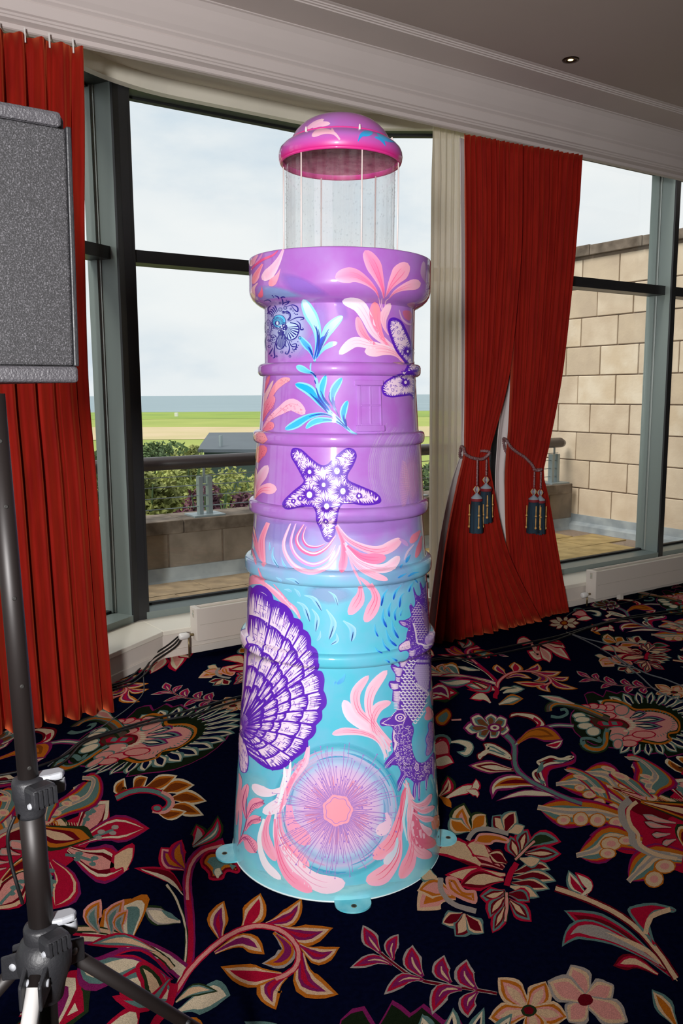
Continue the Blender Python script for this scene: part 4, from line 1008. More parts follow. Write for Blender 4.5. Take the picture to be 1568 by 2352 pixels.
for x, y, r in ((1195, 292, 13), (1217, 262, 9), (1182, 255, 8), (1155, 285, 8), (1270, 290, 8), (1225, 300, 6)): d.ring(x, y, r, 3, INK, 5, 10)
for k in range(26): d.dot(d.r.uniform(1140, 1260), d.r.uniform(225, 320), 3, INK, 5, 6)
paint('painted_starfish', d, label='second starfish in purple ink curling round the right edge')

# ---- pink swirls below the starfish
d = D('low', 10); P_ = d.petal
for q, w, c in (([(415, 240), (365, 400), (430, 540), (560, 600), (690, 560), (760, 470), (785, 400)], 20, '#f2b4d6'), ([(455, 240), (420, 380), (470, 490), (580, 545), (690, 500), (750, 400)], 16, '#dc9bd4'), ([(515, 245), (462, 350), (500, 430), (590, 465), (680, 420), (750, 330)], 17, '#ef6fa6'), ([(530, 262), (508, 340), (540, 400), (610, 412), (668, 392)], 11, '#d95fa6')):
    d.stroke(q, w, c, 0, True, 6); d.stroke([(x + 4, y - 5) for x, y in q], w * .35, PK['pale'], 1, True, 6)
P_([(760, 250), (850, 360), (1000, 430), (1120, 430), (1245, 350)], 42, PK['mid'], '#f8b0cc', PK['pale'], peak=.8, w0=.3, streak='#f2668f')
P_([(760, 262), (810, 380), (815, 490), (795, 605)], 32, PK['hot'], '#f27aa6', '#f9a9c4', peak=.8, w0=.35, streak='#e0508a')
P_([(820, 380), (900, 500), (1040, 570), (1150, 560), (1230, 480)], 38, PK['lt'], '#f6c4da', PK['wh'], peak=.8, w0=.3, streak='#f28fb4')
P_([(840, 400), (940, 480), (1040, 500), (1130, 490)], 42, PK['hot'], '#f58fb6', PK['mid'], peak=.7, w0=.2, streak='#e96094')
P_([(830, 440), (920, 560), (1030, 620), (1145, 660)], 26, PK['lt'], '#f9b4cc', peak=.75, w0=.3, streak='#f48fb0')
d.stroke([(850, 470), (880, 560), (920, 640), (945, 700)], 9, '#f3a9c8'); d.stroke([(930, 640), (990, 690), (1020, 740)], 16, '#f5a9c6')
P_([(938, 705), (930, 800), (850, 922)], 46, '#f596b4', '#f8aec6', PK['lt'], peak=.45, w0=.3, streak='#f06a94'); P_([(1010, 690), (1055, 790), (1020, 890), (970, 975)], 46, '#f596b8', '#f9b0c6', PK['lt'], peak=.6, w0=.4, streak='#ee5f8e')
P_([(250, 230), (205, 350), (205, 450), (222, 560)], 26, '#f792b4', '#f88fae', '#f6b6cc', peak=.5, w0=.6, streak='#f06a94')
for q in ([(130, 300), (160, 420), (215, 560)], [(140, 260), (170, 400), (195, 470)], [(125, 420), (150, 500), (160, 545)], [(175, 570), (200, 640), (230, 660)]): d.stroke(q, 8, '#f08fae')
P_([(1385, 290), (1350, 330), (1310, 385)], 26, '#ef7f9e', '#f08fa6', peak=.5, w0=.3); P_([(1395, 330), (1375, 420), (1350, 495)], 20, '#e8708f', '#ef8aa0', peak=.5, w0=.3)
d.stroke([(1340, 390), (1290, 450), (1265, 510)], 8, '#d9c0dc'); P_([(1230, 350), (1270, 380), (1295, 405)], 16, '#bd8fd0', '#c79bd6', peak=.5, w0=.4)
d.fill([(105, 700), (110, 640), (160, 622), (230, 680), (190, 690), (140, 690)], C('#f79ab4'), 0)
d.stroke([(150, 650), (260, 720), (370, 820), (450, 880), (488, 950)], 20, '#f59fc0', 0); d.stroke([(230, 680), (330, 760), (400, 830), (470, 920)], 9, '#f8c6da', 1); d.stroke([(290, 690), (380, 800), (420, 850)], 7, '#f28fb4', 1)
paint('painted_swirls', d, label='pink brush swirls and petals below the starfish')

# ---- small blue fish-like dashes
d = D('low', 11)
for sp, w in (([(445, 725), (470, 750), (490, 788)], 11), ([(370, 730), (400, 735), (428, 750)], 10), ([(520, 775), (590, 800), (648, 890)], 19), ([(465, 825), (520, 860), (560, 970)], 20), ([(575, 875), (615, 940), (605, 1045)], 19), ([(685, 880), (738, 980), (705, 1105)], 24), ([(700, 745), (745, 780), (770, 850)], 12),
              ([(810, 965), (880, 1030), (870, 1120)], 26), ([(290, 415), (285, 490), (330, 570)], 12), ([(350, 490), (365, 540), (395, 575)], 9), ([(262, 375), (262, 440)], 7), ([(310, 640), (340, 660), (350, 680)], 10), ([(380, 650), (440, 660), (480, 690)], 14), ([(640, 1040), (635, 1085), (612, 1115)], 10), ([(760, 1060), (765, 1110), (720, 1143)], 14)):
    d.petal(sp, w, '#8fd0f0', '#6fb4ea', '#b4e0f4', peak=.5, w0=.2); q = catmull(sp, 5)
    if w > 11: d.stroke(q[int(len(q) * .62):], w * .16, '#15256f', 3, sm=0)
d.view(*V['s1'])
for sp, w in (([(250, 190), (170, 320), (120, 520)], 34), ([(510, 110), (400, 250), (350, 400)], 30), ([(560, 270), (500, 350), (470, 550)], 32), ([(310, 450), (270, 600), (275, 730)], 34), ([(430, 530), (385, 660), (395, 800)], 32), ([(170, 560), (160, 760), (225, 930)], 40), ([(330, 800), (370, 980), (450, 1140)], 40), ([(220, 980), (290, 1170), (415, 1290)], 42), ([(140, 1140), (190, 1280), (290, 1390)], 30), ([(740, 60), (690, 140), (645, 250)], 26), ([(0, 870), (15, 1000), (60, 1110)], 26), ([(180, 1550), (240, 1570), (280, 1610)], 30), ([(310, 1510), (370, 1540), (430, 1580)], 34), ([(530, 590), (500, 650), (490, 710)], 14), ([(0, 1310), (60, 1380), (145, 1425)], 24), ([(770, 20), (800, 50), (810, 75)], 10)):
    d.petal(sp, w, '#3fb8e4', '#2f9fe2', '#7fd0ec', peak=.5, w0=.15); q = catmull(sp, 5); d.petal(q[int(len(q) * .5):], w * .55, '#2f7fdc', '#1440c0', peak=.5, w0=.3, n=2, ly=2); d.stroke(q[int(len(q) * .6):], w * .14, '#14247c', 4, sm=0)
d.view(*V['low'])
for sp, w in (([(1310, 470), (1290, 500), (1275, 530)], 11), ([(1250, 540), (1232, 570)], 9), ([(1280, 610), (1250, 625), (1215, 645)], 8), ([(1375, 600), (1330, 610), (1290, 635)], 8), ([(1340, 655), (1360, 675)], 6)):
    d.petal(sp, w, '#49b4e6', '#2c86d6', peak=.5, w0=.2); d.stroke(sp, w * .2, '#1a3a90', 2)
d.view(*V['sea'])
for sp, w in (([(55, 985), (30, 1040), (-30, 1090)], 22), ([(-60, 1100), (-40, 1060)], 10)): d.petal(sp, w, '#5fc0ec', '#4f9fe4', peak=.5, w0=.2)
paint('painted_blue_dashes', d, label='small curved blue dashes like a shoal of fish')
# ---- scallop shell
d = D('shell', 12)
lob = [[(185, 80), (215, 75), (240, 95), (285, 65), (370, 80), (440, 150), (465, 222)], [(465, 222), (520, 240), (605, 285), (660, 355), (682, 415)], [(682, 415), (742, 435), (778, 480), (782, 540)], [(782, 540), (832, 570), (866, 640), (868, 715)],
       [(868, 715), (922, 755), (946, 820), (944, 885)], [(944, 885), (948, 930), (935, 985)], [(935, 985), (985, 1000), (1012, 1080), (1000, 1200)], [(1000, 1200), (1030, 1270), (1032, 1360), (985, 1420)], [(985, 1420), (988, 1490), (970, 1530), (920, 1580)],
       [(920, 1580), (922, 1640), (890, 1700), (835, 1745)], [(835, 1745), (832, 1820), (770, 1890), (690, 1945)], [(690, 1945), (645, 1990), (560, 2050), (460, 2065)], [(460, 2065), (380, 2040), (290, 1980), (210, 1900)]]
outl = [p for l_ in lob for p in catmull(l_, 4)]
H0 = (100, 1600)
d.face(outl + [(160, 1800), H0, (80, 1300), (100, 900), (110, 560), (150, 300)], C(INK), 0)
ci = lambda p, t: (H0[0] + (p[0] - H0[0]) * t, H0[1] + (p[1] - H0[1]) * t)
inn = [ci(p, .955) for p in outl]
d.face(inn + [(160, 1790), (104, 1600), (86, 1300), (106, 900), (118, 560), (155, 320)], C('#f3dcef'), 1)
# ribs: lines from the hinge to every notch, bowed upward for the upper ones
nots = [l_[0] for l_ in lob[1:]] + [lob[-1][-1]]
def bow(p, t):
    x, y = ci(p, t); dx, dy = p[0] - H0[0], p[1] - H0[1]; l_ = math.hypot(dx, dy); k = 70 * math.sin(math.pi * t) * (1 if dy < 0 else .4) * min(1, l_ / 1000)
    return (x - dy / l_ * -k * -1 * .6, y + dx / l_ * -k)
ribs = [[bow(p, t / 10) for t in range(1, 11)] for p in [(190, 90)] + nots]
for r_ in ribs: d.stroke(r_, 9, INK, 6, False, 2)
bands = (.30, .44, .58, .80, 1.0)
for k in range(len(ribs) - 1):
    a, b = ribs[k], ribs[k + 1]
    def cell(u, t):           # u across, t outward
        i = min(max(t * 10 - 1, 0), 8.999); j = int(i); f_ = i - j
        pa = (a[j][0] * (1 - f_) + a[j + 1][0] * f_, a[j][1] * (1 - f_) + a[j + 1][1] * f_); pb = (b[j][0] * (1 - f_) + b[j + 1][0] * f_, b[j][1] * (1 - f_) + b[j + 1][1] * f_)
        return (pa[0] * (1 - u) + pb[0] * u, pa[1] * (1 - u) + pb[1] * u)
    wid = math.dist(a[9], b[9])
    for bi, t in enumerate(bands):
        bul = .045 if t < 1 else .05; jit = d.r.uniform(-.03, .03) if t < 1 else 0
        arc = [cell(u / 8, min(t + jit - bul + bul * math.sin(math.pi * u / 8) * (1.0 if t < 1 else 1.2), 1.0)) for u in range(9)]
        d.stroke(arc, 9 if t < 1 else 16, INK, 5, False, 0)
        n = max(4, int(wid * t / 13))
        for j in range(n):
            u = (j + d.r.uniform(.1, .9)) / n; t0 = min(t + jit - bul * .2 + (bul - .03) * math.sin(math.pi * u), 1.0); ln = d.r.uniform(.04, .14) * (1.3 if t > .7 else .8)
            d.tick(cell(u, t0), cell(u + d.r.uniform(-.04, .04), max(t0 - ln, .1)), 8, C(INK), 4)
        for j in range(int(n * .5)):      # short outward ticks on the pale edge of the next scale
            u = d.r.uniform(.08, .92); t0 = t + jit + .02
            if t < .95: d.stroke([cell(u, t0), cell(u, t0 + d.r.uniform(.02, .05))], 3.2, INK, 4, True, 0)
        if t > .5:
            for j in range(4):
                u = d.r.uniform(.15, .7); t0 = t - d.r.uniform(.07, .16); d.stroke([cell(u, t0), cell(min(u + .12, .95), t0 + .003), cell(min(u + .24, .97), t0 - .004)], 3, INK, 4, True, 2)
        for j in range(3):
            u = d.r.uniform(.2, .8); t0 = t - d.r.uniform(.06, .14); d.stroke([cell(u, t0), cell(u, t0 - .06)], 4, C('#9a62cf'), 3, True, 0)
for k in range(26):
    an = -1.45 + k * .095; r1 = d.r.uniform(180, 420); d.stroke([(H0[0] + 30 * math.cos(an), H0[1] + 30 * math.sin(an)), (H0[0] + r1 * .5 * math.cos(an - .06), H0[1] + r1 * .5 * math.sin(an - .06)), (H0[0] + r1 * math.cos(an), H0[1] + r1 * math.sin(an))], 4.5, C('#7a3fc0'), 4)
d.nest([(100, 1660), (150, 1740), (190, 1850), (200, 1990), (180, 2075), (150, 2095), (115, 2070), (98, 1990), (90, 1850), (88, 1720)], [(0, INK), (9, '#eecfe8')], 4, ly=7)
for k in range(40):
    x, y = d.r.uniform(100, 185), d.r.uniform(1730, 2060); d.stroke([(x, y), (x + 6, y + d.r.uniform(20, 50))], 3, C('#7a3fc0'), 9, True, 0)
paint('painted_scallop_shell', d, label='large scallop shell in purple ink hatching')

# ---- seahorse
d = D('s1', 13)
v1 = lambda p: p
s2 = lambda p: (p[0] * V['s2'][2] / V['s1'][2], (1580 - 1330) / V['s1'][2] + p[1] * V['s2'][2] / V['s1'][2])
sea = [(1015, 20), (985, 60), (930, 180), (890, 100), (862, 40), (862, 120), (880, 230), (870, 310), (810, 310), (770, 240), (740, 150), (735, 210), (765, 360), (770, 470), (740, 540), (690, 470), (660, 530), (675, 620), (695, 700), (650, 750), (560, 790), (470, 795), (455, 830), (500, 890), (590, 930), (635, 960), (610, 1050), (590, 1170), (500, 1240), (455, 1290), (455, 1360), (490, 1405), (540, 1390), (610, 1385), (650, 1430), (640, 1510), (560, 1580), (470, 1590), (450, 1620), (475, 1670), (440, 1690), (380, 1650), (330, 1640), (300, 1680), (330, 1750), (390, 1840), (385, 1950), (330, 1960), (280, 1970), (262, 2040), (300, 2110), (340, 2140), (335, 2230), (330, 2352)]
s2o = [(348, 200), (345, 260), (440, 300), (450, 400), (400, 490), (290, 580), (180, 600), (110, 650), (100, 720), (150, 765), (240, 760), (330, 775), (355, 830), (335, 950), (345, 1080), (350, 1180), (360, 1280), (270, 1390), (180, 1520), (155, 1600), (180, 1630), (270, 1610), (360, 1530), (430, 1530), (480, 1600), (510, 1680), (500, 1760), (440, 1880), (425, 1980), (430, 2050), (460, 2085), (520, 2030), (540, 1930), (600, 1820), (650, 1790), (720, 1840), (770, 1890), (760, 1980), (750, 2120), (770, 2230), (795, 2240), (820, 2150), (830, 1960), (845, 1960), (850, 2120), (870, 2250), (890, 2250), (905, 2120), (905, 1890), (975, 1860), (1000, 1850), (1005, 1950), (1015, 2040), (1030, 2035), (1055, 1850), (1090, 1740), (1140, 1730), (1170, 1820), (1175, 1740), (1190, 1500), (1180, 1300), (1140, 1320), (1030, 1450), (950, 1490), (860, 1480), (800, 1400), (750, 1250), (730, 1060), (770, 900), (768, 780), (735, 710), (850, 590), (950, 450), (1010, 280), (1060, 60), (1075, 0)]
full = catmull(sea, 3) + catmull([s2(p) for p in s2o], 3) + [(1045, 2200), (1085, 1800), (1090, 1500), (1130, 1300), (1150, 1150), (1140, 1000), (1070, 1010), (1045, 700), (1030, 300)]
d.face(full, C('#6a3cb4'), 0)
edge = d.inset(full, 14)
def region(poly): return [s2(p) for p in poly]
# cells of scale arcs
def scales(poly, x0, y0, x1, y1, dx, dy, r, col='#efdcee', w=5, up=False, tilt=0):
    row = 0; y = y0
    while y < y1:
        x = x0 + (dx / 2 if row % 2 else 0)
        while x < x1:
            xx = x + (y - y0) * tilt
            if inside((xx, y), poly):
                sg = -1 if up else 1; n = 7
                a = [(xx + r * math.cos(math.pi * k / n), y + sg * r * 1.1 * math.sin(math.pi * k / n)) for k in range(n + 1)]; b = [(xx + r * .5 * math.cos(math.pi * k / n) + r * .12, y + sg * r * .5 * math.sin(math.pi * k / n)) for k in range(n + 1)]
                for k in range(n): d.face([a[k], a[k + 1], b[k + 1], b[k]], C(col), 2)
            x += dx
        y += dy; row += 1
belly = [(520, 1880), (560, 1700), (700, 1540), (790, 1520), (750, 1640), (745, 1800), (770, 1950), (860, 2080), (960, 2160), (1020, 2180), (1000, 2330), (960, 2500), (880, 2680), (760, 2830), (690, 2700), (600, 2560), (480, 2300), (480, 2080)]
scales(belly, 460, 1560, 1060, 2840, 78, 54, 41, '#f3e8f5')
pouch = [(790, 1640), (900, 1660), (1030, 1640), (1050, 1800), (1030, 2100), (960, 2180), (850, 2060), (770, 1900), (755, 1740)]
d.face(pouch, C('#a283cc'), 2)
yy = 1660
while yy < 2160:
    xx = 770 + (22 if int(yy / 44) % 2 else 0)
    while xx < 1060:
        if inside((xx, yy), pouch): d.ring(xx, yy, 19, 6, '#e9dcef', 3, 8); d.dot(xx, yy, 7, '#e9dcef', 3, 6)
        xx += 44
    yy += 40
for k in range(11):
    x = 810 + k * 22; d.face([(x, 1555), (x + 11, 1558), (x + 11, 1610), (x, 1605)], C('#efe2f0'), 3)
for k in range(12):
    t = k / 11; x, y = 790 + 240 * t, 1990 + 210 * t - 30 * t * t; d.face([(x, y), (x + 14, y + 12), (x - 6, y + 62), (x - 18, y + 44)], C('#efe2f0'), 3)
neck = [(780, 480), (860, 420), (880, 560), (920, 760), (1000, 1000), (930, 1180), (830, 1210), (770, 1000), (720, 760), (710, 650)]
scales(neck, 700, 430, 1010, 1210, 54, 44, 28, '#e2cbe8', up=True)
d.fill([(900, 500), (1000, 700), (1045, 900), (1010, 990), (960, 900), (900, 700)], C('#a07cb8'), 2)
for k in range(40): d.dot(920 + d.r.uniform(0, 110) * (k / 40), 520 + k * 6 + d.r.uniform(-8, 8), 5, '#5a2f9c', 3, 6)
d.stroke([(735, 850), (780, 1020), (810, 1220), (880, 1250), (980, 1280), (1100, 1250)], 16, '#efdcee', 4, False, 5)
d.fill([(960, 1150), (1060, 1040), (1120, 1060), (1130, 1180), (1090, 1260), (990, 1250)], C('#c9a8d6'), 3)
for k in range(70): d.stroke([(d.r.uniform(970, 1110), d.r.uniform(1080, 1240)) for _ in range(1)] * 1 + [(0, 0)] if False else [(lambda x, y: (x, y))(980 + (k % 10) * 13, 1090 + (k // 10) * 22), (986 + (k % 10) * 13, 1100 + (k // 10) * 22)], 4, INK, 4, True, 0)
d.fill([(920, 1290), (1020, 1290), (1030, 1330), (960, 1345)], C('#efdcee'), 4)
for k in range(6): d.stroke([(940 + k * 16, 1290), (945 + k * 16, 1330)], 4, INK, 5, True, 0)
for k in range(420):
    x, y = d.r.uniform(560, 1090), d.r.uniform(60, 1560)
    if inside((x, y), edge) and not inside((x, y), neck): a = d.r.choice((.2, 1.0, 2.4)); l_ = d.r.uniform(8, 18); d.stroke([(x - l_ * math.cos(a), y - l_ * math.sin(a)), (x + l_ * math.cos(a), y + l_ * math.sin(a))], 4.6, '#dcc2e4', 1, True, 0)
# fins along the back: pale curved stripes
def stripes(pts0, pts1, n, w=8, col='#efd6ec'):
    for k in range(n):
        t = (k + .5) / n; a = (pts0[0][0] * (1 - t) + pts0[1][0] * t, pts0[0][1] * (1 - t) + pts0[1][1] * t); b = (pts1[0][0] * (1 - t) + pts1[1][0] * t, pts1[0][1] * (1 - t) + pts1[1][1] * t)
        d.stroke([a, ((a[0] + b[0]) / 2, (a[1] + b[1]) / 2 + 10), b], w, col, 3, True, 3)
stripes([(650, 1370), (660, 1480)], [(780, 1370), (740, 1480)], 5); stripes([(480, 1600), (490, 1680)], [(650, 1540), (560, 1700)], 6); stripes([(330, 1680), (410, 1860)], [(540, 1720), (500, 1860)], 6, 11)
stripes([(400, 1880), (400, 1960)], [(490, 1890), (480, 1980)], 4); stripes([(290, 2000), (320, 2120)], [(450, 2010), (450, 2110)], 6, 9); stripes([(355, 2150), (355, 2352)], [(480, 2150), (490, 2352)], 10, 9); stripes([(355, 2360), (365, 2500)], [(470, 2352), (470, 2490)], 5, 9)
d.nest([(470, 1300), (560, 1215), (650, 1190), (672, 1250), (660, 1340), (560, 1360), (480, 1370)], [(0, '#f0cfe6')], 4, ly=3)
for k in range(44): x, y = d.r.uniform(490, 650), d.r.uniform(1220, 1350); d.stroke([(x, y), (x + 7, y + 5)], 3.5, INK, 4, True, 0)
d.fill([(480, 820), (560, 830), (600, 880), (540, 890)], C('#d9b8e0'), 3)
for k in range(9): d.stroke([(500 + k * 12, 825 + k * 4), (490 + k * 12, 855 + k * 4)], 4, INK, 4, True, 0)
# lower body: dense short ticks, dots, eye shapes
low_ = region([(370, 790), (560, 640), (720, 740), (760, 860), (720, 1060), (740, 1260), (800, 1420), (870, 1500), (1040, 1470), (1140, 1340), (1170, 1500), (1080, 1720), (900, 1850), (780, 1860), (640, 1770), (530, 1660), (430, 1500), (380, 1300), (360, 1050)])
for k in range(1100):
    x, y = d.r.uniform(320, 1150), d.r.uniform(2820, 3900)
    if inside((x, y), low_):
        a = d.r.choice((.3, 1.2, 2.2, 2.8)); l_ = d.r.uniform(7, 17); d.stroke([(x - l_ * math.cos(a), y - l_ * math.sin(a)), (x + l_ * math.cos(a), y + l_ * math.sin(a))], 5.0, '#f0daec', 2, True, 0)
for cx_, cy_, rx, ry in ((500, 590, 105, 85), (450, 1330, 34, 48), (830, 1580, 42, 78), (998, 1590, 24, 62)):
    x, y = s2((cx_, cy_))
    for j, f_ in enumerate((1, .72, .45, .2)): d.dot(x, y, rx * f_ * .96, ('#f0d6ea', INK)[j % 2], 4 + j, 14, ry * f_ * .96)
eye = [s2(p) for p in [(140, 700), (300, 600), (440, 430), (560, 420), (620, 560), (560, 720), (400, 750), (240, 735)]]
for k in range(len(eye)):
    a, b = eye[k], eye[(k + 1) % 8]
    for j in range(6): t = j / 6; d.dot(a[0] + (b[0] - a[0]) * t, a[1] + (b[1] - a[1]) * t, 13, '#f0d6ea', 4, 4)
for sp in ([(200, 1600), (300, 1480), (420, 1370)], [(455, 2050), (520, 1880), (630, 1680)], [(795, 2220), (800, 2050), (810, 1900)], [(880, 2220), (880, 2050), (880, 1880)], [(1020, 2020), (1025, 1900), (1030, 1760)], [(1165, 1800), (1160, 1600), (1150, 1380)]):
    d.stroke([s2(p) for p in sp], 20, '#e9cfe6', 4); d.stroke([s2(p) for p in sp], 9, INK, 5)
d.fill([s2(p) for p in [(370, 830), (400, 900), (380, 1000), (440, 1080), (410, 1220), (375, 1240), (390, 1100), (360, 1000)]], C('#f0d6ea'), 4)
# curled tail tip
tip = [s2(p) for p in [(1130, 670), (1075, 690), (1055, 760), (1065, 850), (1020, 960), (1005, 1050), (1030, 1150), (1010, 1270), (1015, 1340), (1050, 1360), (1130, 1280), (1160, 1100), (1170, 800)]]
q = d.nest(tip, [(0, INK), (9, '#a98ac2')], 3, ly=1)
for k in range(120):
    x, y = d.r.uniform(960, 1130), d.r.uniform(2740, 3420)
    if inside((x, y), d.inset(q, 14)): a = d.r.uniform(0, 3); d.stroke([(x - 9 * math.cos(a), y - 9 * math.sin(a)), (x + 9 * math.cos(a), y + 9 * math.sin(a))], 4, INK, 4, True, 0)
paint('painted_seahorse', d, label='purple seahorse covered in pale ink patterns at the right edge')

# ---- pink kelp beside the seahorse
d = D('sea', 14); P_ = d.petal
P_([(515, 1790), (440, 1650), (300, 1560), (130, 1420), (40, 1255)], 68, '#f0c9e0', '#f1d0e4', PK['wh'], peak=.74, w0=.3)
P_([(520, 1740), (330, 1500), (190, 1360), (165, 1180), (300, 1000)], 52, '#f7a9c4', '#f8b6cc', PK['pale'], peak=.7, w0=.3, streak='#ee5f8e')
P_([(530, 1700), (370, 1520), (300, 1350), (330, 1150), (490, 945)], 56, '#f4b9d2', '#f6c3d8', PK['pale'], peak=.7, w0=.3, streak='#ee6f9a')
P_([(500, 1770), (360, 1600), (340, 1450), (400, 1330), (530, 1275)], 52, '#f6aec8', '#f7b4cc', PK['pale'], peak=.7, w0=.3, streak='#ee6a94')
P_([(480, 1850), (400, 1680), (250, 1600), (60, 1580), (-80, 1610)], 40, '#f3a9c6', '#f7b3cc', PK['pale'], peak=.8, w0=.4, streak='#ee5f8e')
for q in ([(480, 1860), (440, 1700), (330, 1580)], [(500, 1840), (480, 1720), (420, 1620)], [(460, 1880), (455, 1800), (400, 1700)]): d.stroke(q, 9, '#d9d6ea', 2)
P_([(900, 1330), (930, 1400), (880, 1460)], 42, '#e98aa2', '#ee9db0', peak=.5, w0=.5); d.fill([(930, 1180), (960, 1160), (975, 1280), (950, 1310)], C('#cf8ea8'))
paint('painted_kelp', d, label='pale pink kelp blades beside the seahorse')

# ---- jellyfish medallion
d = D('base', 15); jx, jy = 770, 505
def ell(r, k=.985): return [(jx + r * math.cos(6.2832 * i / 72), jy + r * k * 1.05 * math.sin(6.2832 * i / 72)) for i in range(72)]
rings_ = [(60, '#fbaabf', 1), (130, '#f5b3d0', 1), (215, '#e6bce2', .95), (262, '#dcc4ea', .9), (292, '#b9cdee', .9), (318, '#abc2ea', .8), (345, '#cfc4ea', .85), (372, '#8fd0ea', .9), (400, '#5cc2da', .6), (425, '#5cc2da', 0)]
for (r0, c0, a0), (r1, c1, a1) in zip(rings_, rings_[1:]):
    A_, B2 = ell(r0), ell(r1)
    for i in range(72): j = (i + 1) % 72; d.face([A_[i], B2[i], B2[j], A_[j]], [C(c0, a0), C(c1, a1), C(c1, a1), C(c0, a0)], 0)
d.face(ell(61), C('#fb9fb2'), 0)
for k in range(40):
    a = d.r.uniform(0, 6.28); r0 = d.r.uniform(300, 400); d.stroke([(jx + r0 * math.cos(a + t * .12), jy + r0 * 1.04 * math.sin(a + t * .12)) for t in range(6)], d.r.uniform(3, 9), C(d.r.choice(('#e9b4dc', '#7fb9e6', '#3fb0dc', '#dccbea')), .55), 1, True, 0)
for k in range(170):
    a = 6.2832 * k / 170 + d.r.uniform(-.012, .012); r0 = 92; r1 = d.r.choice((150, 200, 230, 290, 330, 370, 400)) * d.r.uniform(.92, 1.08); q = []
    ph = d.r.uniform(0, 6)
    for j in range(8): t = j / 7; rr = r0 + (r1 - r0) * t; aa = a + .018 * math.sin(t * 9 + ph) * t; q.append((jx + rr * math.cos(aa), jy + rr * 1.04 * math.sin(aa)))
    d.stroke(q, 1.9, C('#b48ad6', .8), 2, False, 0); d.dot(*q[-1], d.r.choice((3, 4.5, 6)), C('#a579cf'), 3, 6)
    if d.r.random() < .5: d.dot(*q[5], 4, C('#a579cf'), 3, 6)
fl = [(jx + (93 + 7 * math.cos(7 * 6.2832 * i / 64 + .5)) * math.cos(6.2832 * i / 64), jy + (93 + 7 * math.cos(7 * 6.2832 * i / 64 + .5)) * 1.05 * math.sin(6.2832 * i / 64)) for i in range(64)]
d.face(fl, C('#fba3b6'), 4); cs = lambda k: [(jx + (x - jx) * k, jy + (y - jy) * k) for x, y in fl]
d.face(cs(.84), C('#b282cc'), 5); d.face(cs(.79), C('#fb9fb0'), 6)
for k in range(30): a = d.r.uniform(0, 6.28); d.stroke([(jx + 110 * math.cos(a), jy + 115 * math.sin(a)), (jx + 210 * math.cos(a + .05), jy + 220 * math.sin(a + .05))], 5, C('#fb9fb6', .6), 1)
paint('painted_jellyfish', d, label='round pink and lilac jellyfish with fine tentacle lines')

# ---- pink fronds round the foot
d = D('base', 16); P_ = d.petal
P_([(400, 470), (400, 640), (480, 780), (590, 870)], 44, PK['mid'], '#f9a3bb', PK['lt'], peak=.72, w0=.3, streak='#f2668f')
P_([(390, 480), (390, 700), (540, 900), (680, 980), (820, 970)], 60, PK['wh'], '#f3cfe0', PK['pale'], peak=.82, w0=.25, streak='#e9a3c4')
P_([(370, 560), (390, 760), (460, 920), (610, 1030)], 42, '#f48fb4', '#f79ab8', PK['lt'], peak=.78, w0=.2, streak='#ee5f8e')
P_([(350, 500), (310, 620), (320, 720), (375, 832)], 34, '#f4a0be', '#f7a4bc', PK['lt'], peak=.66, w0=.3, streak='#ee6f9a')
P_([(300, 560), (270, 700), (310, 850), (410, 950)], 26, '#eef0f6', '#f3e6f0', peak=.8, w0=.3)
P_([(450, 240), (420, 400), (390, 470), (290, 520)], 42, PK['pale'], PK['wh'], peak=.72, w0=.4, streak='#f0b3cb')
P_([(470, 330), (360, 390), (280, 380), (225, 340)], 34, '#eedbe8', '#f2d9e6', PK['wh'], peak=.72, w0=.1)
P_([(460, 470), (480, 600), (595, 725)], 50, '#f2a6cc', '#f59fbc', peak=.7, w0=.4)
for q, w, c in (([(580, 100), (560, 200), (470, 330), (430, 470)], 22, '#f3b6d2'), ([(560, 170), (500, 270), (440, 400), (400, 520)], 13, '#f48fb2'), ([(430, 230), (430, 330), (390, 470)], 12, '#eef2f8'), ([(470, 180), (460, 280), (420, 380)], 10, '#f2e6f0'), ([(590, 90), (575, 200), (520, 270)], 8, '#f7c6dc')): d.stroke(q, w, c, 2)
for sp, w in (([(185, 560), (165, 450), (195, 335)], 26), ([(190, 560), (230, 470), (300, 455)], 36), ([(180, 640), (220, 570), (285, 570)], 30), ([(140, 720), (180, 680), (245, 780)], 42)): P_(sp, w, '#f28fae', '#f6a0b6', peak=.65, w0=.15); d.stroke(sp, 2.6, '#a8427a', 3)
for sp in ([(200, 520), (250, 470), (290, 455)], [(160, 690), (200, 690), (240, 770)], [(190, 600), (230, 575), (270, 560)]):
    q = catmull(sp, 6)
    for (x, y) in q[1:]: d.stroke([(x, y), (x + 12, y - 16)], 1.8, '#a8427a', 3, True, 0); d.stroke([(x, y), (x + 16, y + 10)], 1.8, '#a8427a', 3, True, 0)
d.stroke([(130, 735), (170, 640), (190, 540), (185, 380)], 3, '#a8427a', 3)
for q in ([(140, 700), (150, 540), (135, 400)], [(125, 600), (130, 480), (150, 330), (140, 270)]): d.stroke(q, 11, '#f3a3b8')
P_([(1215, 330), (1170, 560), (1110, 720), (995, 815)], 50, '#f48fa6', '#f9a3b4', PK['lt'], peak=.78, w0=.25, streak='#ee4f74')
P_([(1170, 660), (1150, 800), (1060, 920), (950, 960)], 56, '#f6a3b8', '#f8b3c2', PK['lt'], peak=.72, w0=.2, streak='#ee5f84')
P_([(1230, 600), (1250, 720), (1230, 830), (1170, 945)], 44, '#f496ac', '#f49cae', PK['lt'], peak=.7, w0=.2, streak='#ee6f90')
P_([(1235, 430), (1240, 560), (1300, 640), (1375, 640)], 46, '#ecc4d4', '#efb3c4', PK['pale'], peak=.7, w0=.25)
